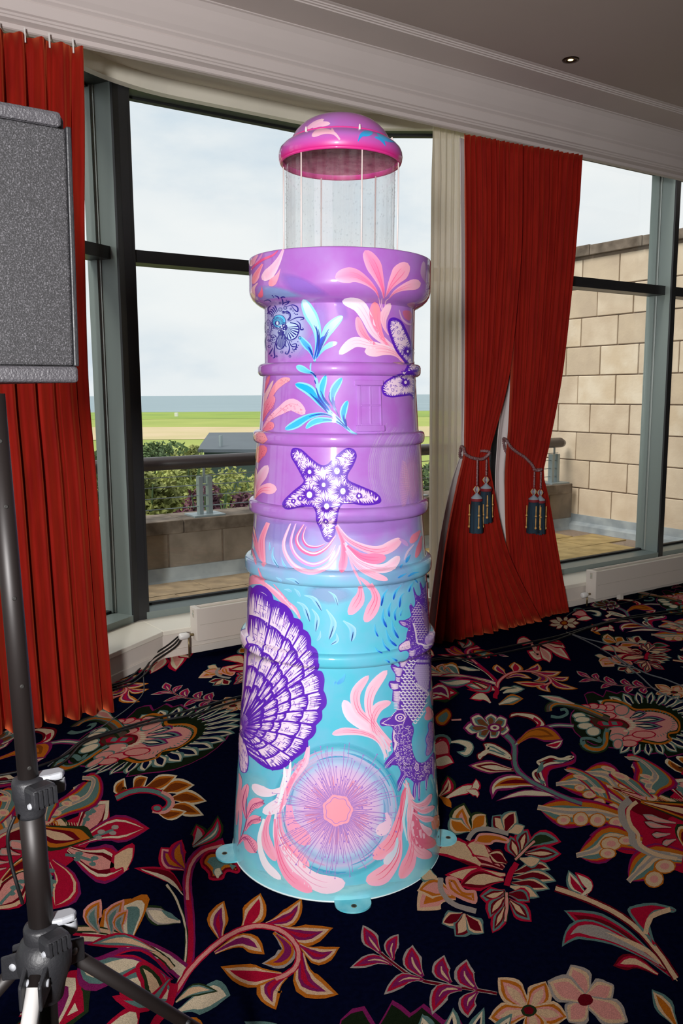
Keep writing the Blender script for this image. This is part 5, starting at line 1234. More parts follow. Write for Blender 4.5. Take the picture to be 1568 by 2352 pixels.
P_([(1225, 500), (1240, 680), (1290, 770), (1375, 800)], 36, '#eec6d6', '#f0a9ba', peak=.78, w0=.25, streak='#e07f9a')
P_([(1265, 470), (1270, 620), (1310, 700), (1400, 720)], 50, '#e8708f', '#d96a88', peak=.65, w0=.15)
P_([(1150, 680), (1140, 770), (1065, 850)], 30, '#b9dcea', '#e3d9e8', peak=.7, w0=.2); P_([(1080, 520), (1090, 590), (1020, 660)], 40, '#ecc0de', '#f3d0e2', peak=.65, w0=.2)
for q in ([(1225, 420), (1270, 470), (1330, 460), (1370, 400)], [(1240, 470), (1310, 510), (1390, 480)], [(1250, 520), (1320, 560), (1385, 560)]): d.petal(q, 22, '#f3b6c6', '#f0a0b2', PK['pale'], peak=.6, w0=.2, streak='#ee5f84')
for q, w, c in (([(1210, 320), (1215, 420), (1190, 560), (1215, 700)], 10, '#c9e4ee'), ([(1205, 310), (1230, 420), (1225, 600)], 12, '#f3b6c6'), ([(1225, 330), (1180, 420), (1170, 640)], 8, '#ee6f8e'), ([(1190, 330), (1230, 400), (1260, 440)], 9, '#f5c6d2'), ([(1260, 450), (1262, 540)], 4, '#c04f74')): d.stroke(q, w, c, 2)
d.stroke([(985, 0), (1040, 60), (1080, 150)], 8, '#f3c9da', 1); d.fill([(1370, 560), (1420, 540), (1425, 600), (1380, 630)], C('#e0907f'))
paint('painted_fronds', d, label='pink fronds sweeping round the foot of the tower')
# ================================================================== CURTAINS
def velvet():
    m = bpy.data.materials.new('red_velvet'); m.use_nodes = True; n = m.node_tree.nodes; l = m.node_tree.links; b = n['Principled BSDF']
    t = n.new('ShaderNodeTexCoord'); mp_ = n.new('ShaderNodeMapping'); mp_.inputs['Scale'].default_value = (9, 9, 1.2); l.new(t.outputs['Object'], mp_.inputs[0])
    nz = n.new('ShaderNodeTexNoise'); nz.inputs['Scale'].default_value = 3; nz.inputs['Detail'].default_value = 5; l.new(mp_.outputs[0], nz.inputs['Vector'])
    r = n.new('ShaderNodeValToRGB'); r.color_ramp.elements[0].position = .3; r.color_ramp.elements[0].color = lin('#7e0f09'); r.color_ramp.elements[1].position = .7; r.color_ramp.elements[1].color = lin('#981a0d')
    l.new(nz.outputs['Fac'], r.inputs['Fac']); l.new(r.outputs['Color'], b.inputs['Base Color'])
    b.inputs['Roughness'].default_value = .8; b.inputs['Specular IOR Level'].default_value = .15
    b.inputs['Sheen Weight'].default_value = .6; b.inputs['Sheen Roughness'].default_value = .45; b.inputs['Sheen Tint'].default_value = lin('#ff7446')
    t2 = n.new('ShaderNodeTexNoise'); t2.inputs['Scale'].default_value = 500; l.new(t.outputs['Object'], t2.inputs['Vector'])
    bp = n.new('ShaderNodeBump'); bp.inputs['Strength'].default_value = .15; bp.inputs['Distance'].default_value = .002; l.new(t2.outputs['Fac'], bp.inputs['Height']); l.new(bp.outputs['Normal'], b.inputs['Normal'])
    MATS['red_velvet'] = m
velvet()
mat('lining_cloth', '#d9d0ce', .9)
def net_mat():
    m = bpy.data.materials.new('net_cloth'); m.use_nodes = True; n = m.node_tree.nodes; l = m.node_tree.links; n.clear()
    o = n.new('ShaderNodeOutputMaterial'); d_ = n.new('ShaderNodeBsdfDiffuse'); d_.inputs['Color'].default_value = lin('#efe7da'); t_ = n.new('ShaderNodeBsdfTranslucent'); t_.inputs['Color'].default_value = lin('#efe6d8')
    a = n.new('ShaderNodeMixShader'); a.inputs[0].default_value = .55; l.new(d_.outputs[0], a.inputs[1]); l.new(t_.outputs[0], a.inputs[2])
    tr = n.new('ShaderNodeBsdfTransparent'); b = n.new('ShaderNodeMixShader'); b.inputs[0].default_value = .22; l.new(a.outputs[0], b.inputs[1]); l.new(tr.outputs[0], b.inputs[2]); l.new(b.outputs[0], o.inputs['Surface'])
    MATS['net_cloth'] = m
net_mat()

def resample(pts, n):
    q = catmull([tuple(p) for p in pts], 10); z0, z1 = q[0][2], q[-1][2]; o = []
    for i in range(n):
        z = z0 + (z1 - z0) * i / (n - 1); k = 0
        while k < len(q) - 2 and q[k + 1][2] > z: k += 1
        a, b = q[k], q[k + 1]; f_ = 0 if abs(a[2] - b[2]) < 1e-6 else min(max((a[2] - z) / (a[2] - b[2]), 0), 1)
        o.append(Vector((a[0] + (b[0] - a[0]) * f_, a[1] + (b[1] - a[1]) * f_, z)))
    return o
def drape(left, right, folds, amp, nv=46, per=14, seed=1, off=0.0, gather=None, top_pinch=True):
    """pleated cloth hung between two edge lines (top to bottom)"""
    r = random.Random(seed); Lp, Rp = resample(left, nv), resample(right, nv); nu = folds * per + 1; pts = []
    ph = [r.uniform(-.22, .22) for _ in range(folds + 2)]; am = [r.uniform(.6, 1.25) for _ in range(folds + 2)]; dr_ = [r.uniform(-.25, .25) for _ in range(folds + 2)]
    wmax = max((a - b).length for a, b in zip(Lp, Rp))
    for i in range(nu):
        u = i / (nu - 1)
        for j in range(nv):
            v = j / (nv - 1); a, b = Lp[j], Rp[j]; wd = (b - a).length; t = u * folds; k = min(int(t), folds - 1); f_ = t - k
            pk = f_ + (ph[k] * (1 - f_) + ph[k + 1] * f_) * .6 * math.sin(math.pi * f_) + dr_[k] * v * .4 * math.sin(math.pi * f_)
            A = amp * (am[k] * (1 - f_) + am[k + 1] * f_) * (.45 + .55 * min(1, wd / wmax)); 
            if top_pinch and v < .10: A *= .55 + 4.5 * v
            c = math.cos(2 * math.pi * pk); sn = math.sin(2 * math.pi * pk)
            dn = A * (c + .3 * math.cos(4 * math.pi * pk + 1.0 + k) + .12 * math.cos(6 * math.pi * pk + k * 2)); du = A * .18 * sn * min(1, v * 6)
            q = a + (b - a) * u; d_ = (b - a).normalized()
            q = q - UW * (dn - off) + d_ * du * (.6 if 0 < u < 1 else 0)
            q.z += (.006 * math.sin(pk * 6.28) if j == nv - 1 else 0)
            pts.append(q)
    return MB().quad_grid(pts, nu, nv)
def cloth(name, mb, m_n, parent, thick=.004):
    o = mb.build(name, MATS[m_n], parent, True); so_ = o.modifiers.new('thick', 'SOLIDIFY'); so_.thickness = thick; so_.offset = 0; return o
def edge_px(pts, w, zb=.014):
    o = [at_w(x, y, w) for x, y in pts]; o[-1].z = zb; return o

# near curtain on the left
re_ = edge_px([(187, 110), (188, 350), (188, 560), (197, 880), (215, 1100), (240, 1450), (256, 1640)], -.05)
le_ = []
for p in re_:
    s_, w_, z_ = swz(p); le_.append(P(-1.30, w_, z_))
cu = tag(empty('curtain', P(-.6, -.05, 0)), 'long red velvet curtain hanging behind the speaker', 'curtain', 'red velvet curtains')
cloth('drape', drape(le_, re_, 14, .044, seed=4), 'red_velvet', cu)
for k in range(12):
    s_ = -1.2 + k * .105; MB().tube([P(s_, -.05, 3.14), P(s_, -.05, 3.20)], .004, 6).build('curtain_hook', MATS['plastic_white'], cu)
# pair tied back on the right
wA, wB = -.11, -.04
LA = [(1064, 308), (1065, 450), (1066, 600), (1066, 850), (1066, 1000), (1065, 1045), (1049, 1110), (1020, 1250), (988, 1425)]
RA = [(1197, 333), (1194, 450), (1190, 600), (1166, 850), (1130, 1000), (1118, 1045), (1127, 1110), (1162, 1270), (1236, 1438)]
ca_ = tag(empty('curtain', at_w(1110, 1430, wA) * 1), 'red velvet curtain tied back beside the white net curtain', 'curtain', 'red velvet curtains'); ca_.location.z = 0
cloth('drape', drape(edge_px(LA, wA), edge_px(RA, wA), 12, .036, seed=7), 'red_velvet', ca_)
cloth('lining', drape(edge_px([(x + 12 if y < 1080 else x + 6, y) for x, y in LA], wA), edge_px([(x - 10, y) for x, y in RA], wA), 4, .01, seed=2, off=.085), 'lining_cloth', ca_)
LB = [(1183, 331), (1182, 450), (1180, 600), (1173, 850), (1168, 980), (1164, 1030), (1160, 1110), (1163, 1250), (1180, 1425)]
RB = [(1332, 357), (1320, 480), (1307, 640), (1283, 860), (1254, 1020), (1241, 1085), (1254, 1150), (1276, 1280), (1298, 1402)]
cb_ = tag(empty('curtain', at_w(1240, 1410, wB)), 'red velvet curtain tied back in front of the stone wall view', 'curtain', 'red velvet curtains'); cb_.location.z = 0
cloth('drape', drape(edge_px(LB, wB), edge_px(RB, wB), 13, .034, seed=9), 'red_velvet', cb_)
cloth('lining', drape(edge_px([(x + 8 - (12 if 880 < y < 1300 else 0), y) for x, y in LB], wB), edge_px([(x - 10, y) for x, y in RB], wB), 4, .01, seed=3, off=.085), 'lining_cloth', cb_)
# net curtain
LN = [(991, 280), (989, 450), (987, 700), (985, 1000), (984, 1250), (984, 1400)]; RN = [(1098, 300), (1095, 450), (1090, 700), (1085, 1000), (1084, 1250), (1084, 1385)]
nc = tag(empty('net_curtain', P(2.4, .3, SILL)), 'pale sheer net curtain hanging beside the red curtain', 'curtain')
cloth('sheer', drape(edge_px(LN, .28, .19), edge_px(RN, .28, .19), 7, .026, seed=5), 'net_cloth', nc, .001)

# rope tiebacks with tassels
mat('rope_grey', '#9c8a8c', .8, col2='#7a2a30', scale=160); mat('rope_red', '#6a1418', .8); mat('tassel_teal', '#1f3b4c', .85, col2='#15202c', scale=60, stretch=(1, 1, .05)); mat('tassel_gold', '#d8a45c', .6); mat('tassel_red', '#7c1420', .7); mat('tassel_silver', '#8f98a2', .6)
def rope(path, r=.009, turns=26):
    p = [Vector(q) for q in catmull(path, 10)]; m = MB(); n = len(p)
    for s_ in range(3):
        q = []
        for i in range(n):
            t = (p[min(i + 1, n - 1)] - p[max(i - 1, 0)]).normalized(); a = t.cross(Vector((0, 0, 1))); a = a.normalized() if a.length > 1e-4 else Vector((1, 0, 0)); b = a.cross(t)
            an = 2 * math.pi * (turns * i / n + s_ / 3); q.append(p[i] + (a * math.cos(an) + b * math.sin(an)) * r * .55)
        m.tube(q, r * .6, 6)
    return m
def tassel(parent, top, kn, w_, z0, z1, rad_, seed):
    """hung from top; knob height kn; skirt z0..z1"""
    x, y = top.x, top.y; T_ = Matrix.Translation((x, y, 0)); r = random.Random(seed)
    sk = MB(); n = 40
    prof_ = [(rad_ * .55, z0 + .012), (rad_ * .8, z0), (rad_ * .95, z0 + (z1 - z0) * .4), (rad_ * 1.06, z1)]
    b0 = len(sk.v); m = len(prof_)
    for k in range(n):
        q = 2 * math.pi * k / n; f_ = 1 if k % 2 else .9
        for j, (rr, zz) in enumerate(prof_): sk.v.append((x + rr * f_ * math.cos(q), y + rr * f_ * math.sin(q), zz + (r.uniform(-.006, .004) if j == m - 1 else 0)))
    for k in range(n):
        k2 = (k + 1) % n
        for j in range(m - 1): sk.f.append((k * m + j, k2 * m + j, k2 * m + j + 1, k * m + j + 1))
    ta = sk.build('tassel', MATS['tassel_teal'], parent, True)
    rope([Vector((x, y, top.z)), Vector((x, y, (top.z + kn) / 2)), Vector((x, y, kn + .02))], .0065, 9).build('cord', MATS['rope_grey'], ta, True)
    MB().lathe([(.004, kn + .032), (.010, kn + .024), (.006, kn + .018)], 12, T_).build('collar', MATS['tassel_red'], ta, True)
    MB().lathe([(.003, kn + .022), (.013, kn + .014), (.021, kn), (.013, kn - .014), (.006, kn - .022)], 16, T_).build('knob', MATS['tassel_silver'], ta, True)
    for k in range(6):
        q = k * math.pi / 3; MB().tube([(x + rr * math.cos(q), y + rr * math.sin(q), kn + dz) for rr, dz in ((.006, .02), (.0155, .011), (.0215, 0), (.0155, -.011), (.007, -.02))], .0026, 5).build('thread', MATS['tassel_gold' if k % 2 else 'tassel_red'], ta)
    MB().lathe([(.006, kn - .020), (.012, kn - .03), (rad_ * .82, z0 + .022), (rad_ * .85, z0 + .014)], 16, T_).build('cap', MATS['tassel_silver'], ta, True)
    MB().lathe([(rad_ * .84, z0 + .016), (rad_ * .92, z0 + .007), (rad_ * .84, z0 - .002)], 16, T_).build('ruff', MATS['tassel_red'], ta, True)
    for k in range(4):
        q = -math.pi / 2 - .1 + k * math.pi / 2 + r.uniform(-.3, .3); ln = z0 - z1; rr = rad_ * 1.05
        c_ = lambda f_: (x + rr * math.cos(q), y + rr * math.sin(q), z0 - ln * f_)
        bd = MB().tube([c_(.12), c_(.43)], .0036, 6).tube([c_(.5), c_(.80)], .0036, 6).tube([c_(.41), c_(.445), c_(.48)], [.004, .0085, .004], 8).tube([c_(.78), c_(.82), c_(.86)], [.004, .0085, .004], 8)
        bd.build('bead_string', MATS['tassel_gold'], ta, True)
def tieback(pts, w, label, tassels):
    root = tag(empty('curtain_tieback', at_w(*pts[0], w)), label, 'tieback', 'rope tiebacks')
    fr_ = [at_w(x, y, w) for x, y in pts]; bk = [fr_[-1] + UW * .08 - US * .02, fr_[len(fr_) // 2] + UW * .15, fr_[0] + UW * .10 + US * .07, fr_[0] + UW * .02 + US * .02]
    rope(fr_ + bk, .010, 46).build('rope', MATS['rope_grey'], root, True)
    for (px, pt, pk, p0, p1, rr, sd_) in tassels:
        a = at_w(px, pt, w - .025); tassel(root, a, at_w(px, pk, w - .025).z, w, at_w(px, p0, w - .025).z, at_w(px, p1, w - .025).z, rr, sd_)
tieback([(1064, 1030), (1068, 1042), (1080, 1050), (1095, 1054), (1108, 1054), (1118, 1047), (1123, 1038)], wA - .075, 'grey and red rope tieback with two tassels beside the net curtain', [(1096, 1056, 1124, 1150, 1222, .042, 1), (1117, 1056, 1102, 1127, 1199, .042, 2)])
tieback([(1163, 1012), (1172, 1026), (1186, 1038), (1204, 1050), (1220, 1066), (1230, 1080), (1243, 1078)], wB - .075, 'grey and red rope tieback with two tassels in front of the window', [(1227, 1084, 1129, 1152, 1223, .042, 3), (1242, 1084, 1131, 1154, 1225, .040, 4)])

# ================================================================== RADIATORS
def radiator(s0, s1, wf, z0, z1, label):
    root = tag(empty('radiator', P(s0, wf, 0)), label, 'radiator', 'low white radiators')
    D_ = .095
    MB().box(s0, s1, wf, wf + .012, z0, z1, P).build('front_panel', MATS['radiator_white'], root, bevel=.003)
    MB().box(s0 + .02, s1, wf - .0008, wf, (z0 + z1) / 2 - .001, (z0 + z1) / 2 + .001, P).build('panel_seam', MATS['radiator_grille'], root)
    MB().box(s0, s1, wf + D_ - .012, wf + D_, z0, z1, P).build('back_panel', MATS['radiator_white'], root, bevel=.003)
    MB().box(s0 - .003, s0 + .03, wf + .0005, wf + D_ - .0005, z0 + .004, z1 + .002, P).build('end_cap', MATS['radiator_white'], root, bevel=.003)
    MB().box(s0 + .03, s1, wf + .012, wf + D_ - .012, z1 - .05, z1 - .012, P).build('top_grille', MATS['radiator_grille'], root)
    MB().box(s0 - .0045, s0 - .003, wf + .035, wf + .055, z1 - .06, z1 - .015, P).build('vent_plate', MATS['radiator_grille'], root)
    MB().tube([P(s0 - .003, wf + .045, z1 - .038), P(s0 - .008, wf + .045, z1 - .038)], .006, 10).build('bleed_screw', MATS['bead_metal'], root)
    sx = s0 + .33
    while sx < s1 - .1:
        MB().box(sx, sx + .035, wf + .03, wf + .065, .0, z0 + .01, P).build('foot', MATS['radiator_white'], root); sx += .9
    zc_ = z0 + .035; vb = MB().tube([P(s0 - .002, wf + .05, zc_), P(s0 - .04, wf + .05, zc_)], .009, 10).tube([P(s0 - .035, wf + .05, zc_), P(s0 - .035, wf + .05, 0.0)], .006, 8)
    vb = vb.build('valve', MATS['brass_dull'], root, True)
    MB().tube([P(s0 - .032, wf + .05, zc_), P(s0 - .05, wf + .05, zc_), P(s0 - .09, wf + .05, zc_), P(s0 - .096, wf + .05, zc_)], [.014, .021, .021, .015], 14).build('thermostat_knob', MATS['plastic_white'], vb, True)
radiator(.70, 1.95, .49, .108, .312, 'low white radiator under the bay window behind the lighthouse')
radiator(3.685, 8.0, -.05, .055, .268, 'long low white radiator under the far window')

# ================================================================== LOUDSPEAKER ON TRIPOD
def speck():
    m = bpy.data.materials.new('speaker_grille'); m.use_nodes = True; n = m.node_tree.nodes; l = m.node_tree.links; b = n['Principled BSDF']
    t = n.new('ShaderNodeTexCoord'); nz = n.new('ShaderNodeTexNoise'); nz.inputs['Scale'].default_value = 480; nz.inputs['Detail'].default_value = 2; l.new(t.outputs['Object'], nz.inputs['Vector'])
    r = n.new('ShaderNodeValToRGB'); e_ = r.color_ramp.elements; e_[0].position = .42; e_[0].color = lin('#201f21'); e_[1].position = .72; e_[1].color = lin('#5e5c60'); x = e_.new(.58); x.color = lin('#363538')
    l.new(nz.outputs['Fac'], r.inputs['Fac']); l.new(r.outputs['Color'], b.inputs['Base Color']); b.inputs['Roughness'].default_value = .75
    bp = n.new('ShaderNodeBump'); bp.inputs['Strength'].default_value = .5; bp.inputs['Distance'].default_value = .002; l.new(nz.outputs['Fac'], bp.inputs['Height']); l.new(bp.outputs['Normal'], b.inputs['Normal'])
    MATS['speaker_grille'] = m
speck()
mat('speaker_case', '#48464a', .45, noise=.2, scale=150, bump=.5, bscale=300); mat('stand_black', '#1d1716', .5, metal=.2); mat('stand_plastic', '#222225', .5, bump=.2, bscale=200); mat('lever_grey', '#9b9da2', .45); mat('tape_white', '#dfdcda', .6)
SY = 1.36
ct, cb2 = at_y(157, 262, SY), at_y(178, 879, SY); zt, zb = ct.z, cb2.z
cr_ = Vector(((ct.x + cb2.x) / 2, SY, 0)); lt = at_z(0, 233, zt); fdv = Vector((lt.x - ct.x, lt.y - SY, 0)).normalized()
ndv = Vector((fdv.y, -fdv.x, 0)); 
if ndv.y < 0: ndv = -ndv
SPW, SPD = .40, .30
def SPt(a, b, c):       # a: from right edge to the left along the front, b: depth back, c: height
    k = (c - zb) / (zt - zb); q = cb2.lerp(ct, k) + fdv * a + ndv * b; return Vector((q.x, q.y, c))
sp_ = tag(empty('loudspeaker', SPt(.2, .15, zb)), 'grey speckled loudspeaker on the tripod stand', 'speaker')
m = MB()
prf = []
for a, b in ((.0, .012), (.006, .0), (SPW - .006, .0), (SPW, .012), (SPW - .09, SPD), (.09, SPD)): prf.append((a, b))
bt = [SPt(a, b + .012, zb) for a, b in prf]; tp = [SPt(a, b + .012, zt) for a, b in prf]
mm = MB(); mm.v = [tuple(p) for p in bt + tp]; n = len(bt); mm.f = [tuple(range(n)), tuple(range(2 * n - 1, n - 1, -1))] + [(i, (i + 1) % n, n + (i + 1) % n, n + i) for i in range(n)]
mm.build('cabinet', MATS['speaker_case'], sp_, bevel=.01)
hgt = zt - zb
MB().box(.006, SPW - .006, -.004, .012, zb + .027, zt - .024, SPt).build('grille', MATS['speaker_grille'], sp_, bevel=.004)
MB().box(.0, SPW, -.008, .012, zb, zb + .026, SPt).build('bottom_lip', MATS['speaker_case'], sp_, bevel=.005)
MB().box(.012, SPW - .012, -.006, .012, zt - .023, zt, SPt).build('top_lip', MATS['speaker_case'], sp_, bevel=.006)
MB().box(-.002, .006, -.006, .012, zb + .026, zt - .02, SPt).build('side_lip', MATS['stand_plastic'], sp_, bevel=.002)

st = tag(empty('speaker_stand', (0, 0, 0)), 'black tripod speaker stand with grey clamp levers', 'stand')
PY = 1.23
pA, pB = at_y(-14, 905, PY + .03), at_y(101, 2190, PY)       # axis of the pole
ax = (pB - pA)
def pole(t): return pA + ax * t
def t_at(py):
    lo, hi = 0, 1.0
    for _ in range(40):
        mid_ = (lo + hi) / 2; q = pole(mid_); dz = q.z - EYE; zc_ = q.y * math.cos(PITCH) - dz * math.sin(PITCH); yy = PCY - F_PX * (q.y * math.sin(PITCH) + dz * math.cos(PITCH)) / zc_
        if yy < py: lo = mid_
        else: hi = mid_
    return lo
st.location = (pB.x, pB.y, 0)
def axis_M(t):           # local z up along the pole
    zd = (-ax).normalized(); yd = zd.cross(Vector((1, 0, 0))).normalized(); xd = yd.cross(zd); m4 = Matrix((xd, yd, zd)).transposed().to_4x4(); return Matrix.Translation(pole(t)) @ m4
up_ = MB().tube([pole(0), pole(t_at(1850))], .0160, 24).build('upper_pole', MATS['stand_black'], st, True)
for py in (1008, 1157, 1366, 1566, 1752):
    q = pole(t_at(py)); nx = Vector((.55, -.83, 0)); c_ = q + nx * .0160
    MB().lathe([(0, .0012), (.0022, .0012), (.0034, .0004), (.0036, -.001)], 12, Matrix.Translation(c_) @ nx.to_track_quat('Z', 'Y').to_matrix().to_4x4()).build('pin_hole', MATS['hole_dark'], up_)
MB().tube([pole(t_at(1800)), pole(t_at(2150))], .0196, 24).build('lower_pole', MATS['stand_black'], st, True)
def clamp(py0, py1, rb, lever_z):
    t0, t1 = t_at(py0), t_at(py1); ln = (pole(t1) - pole(t0)).length; M_ = axis_M(t1)
    cl = MB().lathe([(rb - .004, ln + .002), (rb + .004, ln), (rb + .006, ln * .92), (rb + .006, ln * .5), (rb + .004, ln * .45), (rb + .003, ln * .1), (rb + .001, 0), (rb - .004, -.001)], 28, M_).build('clamp_collar', MATS['stand_plastic'], st, True)
    Rz = M_ @ Matrix.Rotation(math.radians(-42), 4, 'Z')
    T_ = lambda a, b, c: Rz @ Vector((a, b, c))
    MB().box(rb + .0, rb + .034, -.021, .021, ln * .42, ln * .98, T_).build('clamp_jaw', MATS['stand_plastic'], cl, bevel=.007)
    for k in range(5): MB().box(rb + .032, rb + .0355, -.018 + k * .008, -.014 + k * .008, ln * .48, ln * .92, T_).build('jaw_rib', MATS['stand_plastic'], cl)
    R2 = M_ @ Matrix.Rotation(math.radians(28), 4, 'Z'); T2_ = lambda a, b, c: R2 @ Vector((a, b, c))
    ol_ = [(.010, -.012), (.030, -.016), (.050, -.014), (.056, 0), (.050, .014), (.030, .016), (.010, .018)]
    MB().prism([T2_(a, b, lever_z) for a, b in ol_], (T2_(0, 0, 1) - T2_(0, 0, 0)) * .012).build('lever', MATS['lever_grey'], cl, bevel=.004)
    MB().lathe([(.012, 0), (.013, .006), (.012, .02)], 16, R2 @ Matrix.Translation((.043, 0, lever_z - .022))).build('lever_pivot', MATS['lever_grey'], cl, True)
    MB().lathe([(0, .003), (.004, .003), (.005, 0)], 10, Rz @ Matrix.Translation((rb + .022, -.021, ln * .55)) @ Matrix.Rotation(math.pi / 2, 4, 'X')).build('bolt', MATS['lever_grey'], cl)
clamp(1782, 1868, .0200, .052); clamp(2118, 2188, .0225, .046)
# hub and legs
hub = pole(t_at(2200)); Mh = Matrix.Translation(hub)
hb = MB().lathe([(.018, -.082), (.027, -.076), (.032, -.05), (.042, -.022), (.044, .004), (.036, .024), (.026, .030)], 28, Mh).build('hub', MATS['stand_plastic'], st, True)
for az, ln in ((61, .60), (166, .60), (271, .60)):
    a = math.radians(az); dr2 = Vector((math.cos(a), math.sin(a), 0)); pr = Vector((-dr2.y, dr2.x, 0)); s0_ = hub + dr2 * .035 + Vector((0, 0, -.012)); e_ = Vector((hub.x, hub.y, 0)) + dr2 * ln + Vector((0, 0, .018))
    yk = MB()
    for sg in (-1, 1): yk.hexa([hub + dr2 * .01 + pr * sg * .022 + Vector((0, 0, -.03)), hub + dr2 * .07 + pr * sg * .018 + Vector((0, 0, -.05)), hub + dr2 * .07 + pr * sg * .012 + Vector((0, 0, -.05)), hub + dr2 * .01 + pr * sg * .012 + Vector((0, 0, -.03)),
        hub + dr2 * .01 + pr * sg * .022 + Vector((0, 0, .02)), hub + dr2 * .07 + pr * sg * .018 + Vector((0, 0, -.008)), hub + dr2 * .07 + pr * sg * .012 + Vector((0, 0, -.008)), hub + dr2 * .01 + pr * sg * .012 + Vector((0, 0, .02))])
    yo = yk.build('leg_bracket', MATS['stand_plastic'], st, bevel=.004)
    MB().tube([hub + dr2 * .045 + pr * .022 + Vector((0, 0, -.018)), hub + dr2 * .045 - pr * .022 + Vector((0, 0, -.018))], .006, 10).build('bolt', MATS['lever_grey'], yo, True)
    lg = MB().tube([s0_, e_], .0125, 14).build('leg', MATS['stand_black'], st, True)
    MB().tube([e_ + (s0_ - e_).normalized() * .03, e_ - (s0_ - e_).normalized() * .012], [.0155, .0165], 14).build('rubber_foot', MATS['stand_plastic'], lg, True)
    md = s0_.lerp(e_, .52); MB().tube([md, Vector((hub.x, hub.y, .17))], .006, 8).build('brace', MATS['stand_black'], st, True)
    if az == 271:
        t0_, t1_ = s0_.lerp(e_, .02), s0_.lerp(e_, .62); MB().tube([t0_, t1_], .0132, 14).build('white_tape', MATS['tape_white'], lg, True)
    if az == 61: 
        q = s0_.lerp(e_, .52); MB().tube([q + pr * -.018, q + pr * .018], .006, 10).build('bolt', MATS['stand_plastic'], lg, True)
MB().tube([hub, Vector((hub.x, hub.y, .12))], .0165, 18).build('center_tube', MATS['stand_black'], st, True)
MB().lathe([(.017, 0), (.024, .004), (.024, .04), (.017, .045)], 18, Matrix.Translation((hub.x, hub.y, .15))).build('brace_collar', MATS['stand_plastic'], st, True)
tag(MB().tube(catmull([at_y(34, 1875, PY - .03), at_y(18, 1920, PY - .035), at_y(24, 1975, PY - .03), at_y(40, 2035, PY - .03), at_y(52, 2075, PY - .02)], 8), .0028, 8).build('speaker_cable', MATS['cable_black'], None, True), 'thin black cable hanging beside the speaker stand pole', 'cable')

# ================================================================== CABLES ON THE CARPET
def cable(pts, r, m_n, label, zs=None):
    q = [at_z(x, y, (zs[i] if zs else r + .003)) for i, (x, y) in enumerate(pts)]
    tag(MB().tube(catmull(q, 8), r, 8).build('floor_cable', MATS[m_n], None, True), label, 'cable', 'cables on the carpet')
main = [(-60, 1790), (60, 1768), (143, 1738), (189, 1703), (250, 1682), (357, 1650), (450, 1628), (550, 1600), (760, 1560), (991, 1515), (1074, 1504), (1190, 1480), (1280, 1461), (1355, 1439), (1449, 1416), (1620, 1392)]
cable(main, .006, 'cable_black', 'upper of two thick black cables crossing the carpet behind the lighthouse')
cable([(x, y + (7 + 5 * math.sin(i * 1.3)) * (1 if x > 300 else 1.6)) for i, (x, y) in enumerate(main)], .006, 'cable_black', 'lower of two thick black cables crossing the carpet behind the lighthouse')
cable([(1300, 1452), (1330, 1465), (1374, 1487), (1422, 1517), (1467, 1551), (1512, 1589), (1600, 1622)], .004, 'cable_grey', 'grey cable running over the carpet toward the right edge')
cable([(1312, 1456), (1345, 1467), (1402, 1483), (1421, 1512), (1480, 1545), (1535, 1563), (1620, 1600)], .004, 'cable_grey', 'second grey cable looping over the carpet on the right')
lead_ = [(436, 1439), (424, 1452), (410, 1468), (394, 1484), (350, 1514), (336, 1532), (316, 1552), (290, 1568), (240, 1582)]
for i, (dx, dy, lab) in enumerate(((0, 0, 'black cable hanging from the left radiator valve'), (7, 5, 'second black cable draped beside the left radiator'), (-10, -2, 'outer black cable curving from the left radiator to the curtain'))):
    cable([(x + dx * min(k, 3) / 3, y + dy * min(k, 5) / 5) for k, (x, y) in enumerate(lead_)], .0055, 'cable_black', lab, [.17, .14, .11, .08, .03, .012, .01, .01, .01])
cable([(345, 1520), (330, 1548), (329, 1590), (300, 1622), (240, 1665), (193, 1696), (110, 1760)], .0025, 'cable_grey', 'thin dark cable trailing from the bay toward the curtain')
cable([(1300, 1416), (1330, 1400), (1400, 1392), (1480, 1372), (1510, 1352), (1600, 1340)], .0035, 'cable_black', 'thin black cable under the long radiator')
# ================================================================== WOVEN CARPET MOTIFS
CR, DR, PKC, BE, CM, GY, TE, DG, OR, MG, NV = '#b01534', '#6c0d1c', '#dc9488', '#d8b48e', '#dccbab', '#a3988e', '#5f7f78', '#27361f', '#bd6a1e', '#7f1f58', '#0c1230'
VC = dict(c1=(0, 1400, .35714), c2=(0, 1750, .35714), c3=(300, 1950, .35714), c4=(800, 1950, .4898), c5=(980, 1650, .375), c6=(980, 1330, .375), c7=(1000, 1480, .36224), c8=(1180, 1620, .24745), c9=(0, 1560, .22959))
T1, T2v = Vector((1.30, 2.31, 0)), Vector((2.35, .16, 0))
class Weave(Draw):
    def leaf(s, sp, w, cols, peak=.5, w0=.18, sh=.30, tip=1.15, cut=.10):
        q = catmull(sp, 5); m = len(q)
        for i, c in enumerate(cols):
            a = int(m * cut * .35 * i); b = m - int(m * cut * i)
            if b - a < 4: break
            s.petal(q[a:b], w * (1 - sh * i) if 1 - sh * i > .12 else w * .12, c, c, peak=peak, w0=w0, n=1, tip=tip)
    def stem(s, pts, w, cols):
        for i, c in enumerate(cols):
            s.seq += .11; s.stroke(pts, w * (1 - .42 * i), c, s.ly + s.seq, False, 5)
    def blob(s, pts, layers, sm=4):
        for k, (d_, c) in enumerate(layers):
            s.seq += .11; q = catmull(pts, sm, True); s.face(s.inset(q, d_) if d_ else q, C(c), s.ly + s.seq)
    def disc(s, x, y, r, cols, k=1.0):
        for i, c in enumerate(cols): s.seq += .11; s.dot(x, y, r * (1 - i * .36), c, s.ly + s.seq, 14, r * (1 - i * .36) * k)
def W(v, seed=1): return Weave(*VC[v], seed=seed)
PLAN = []
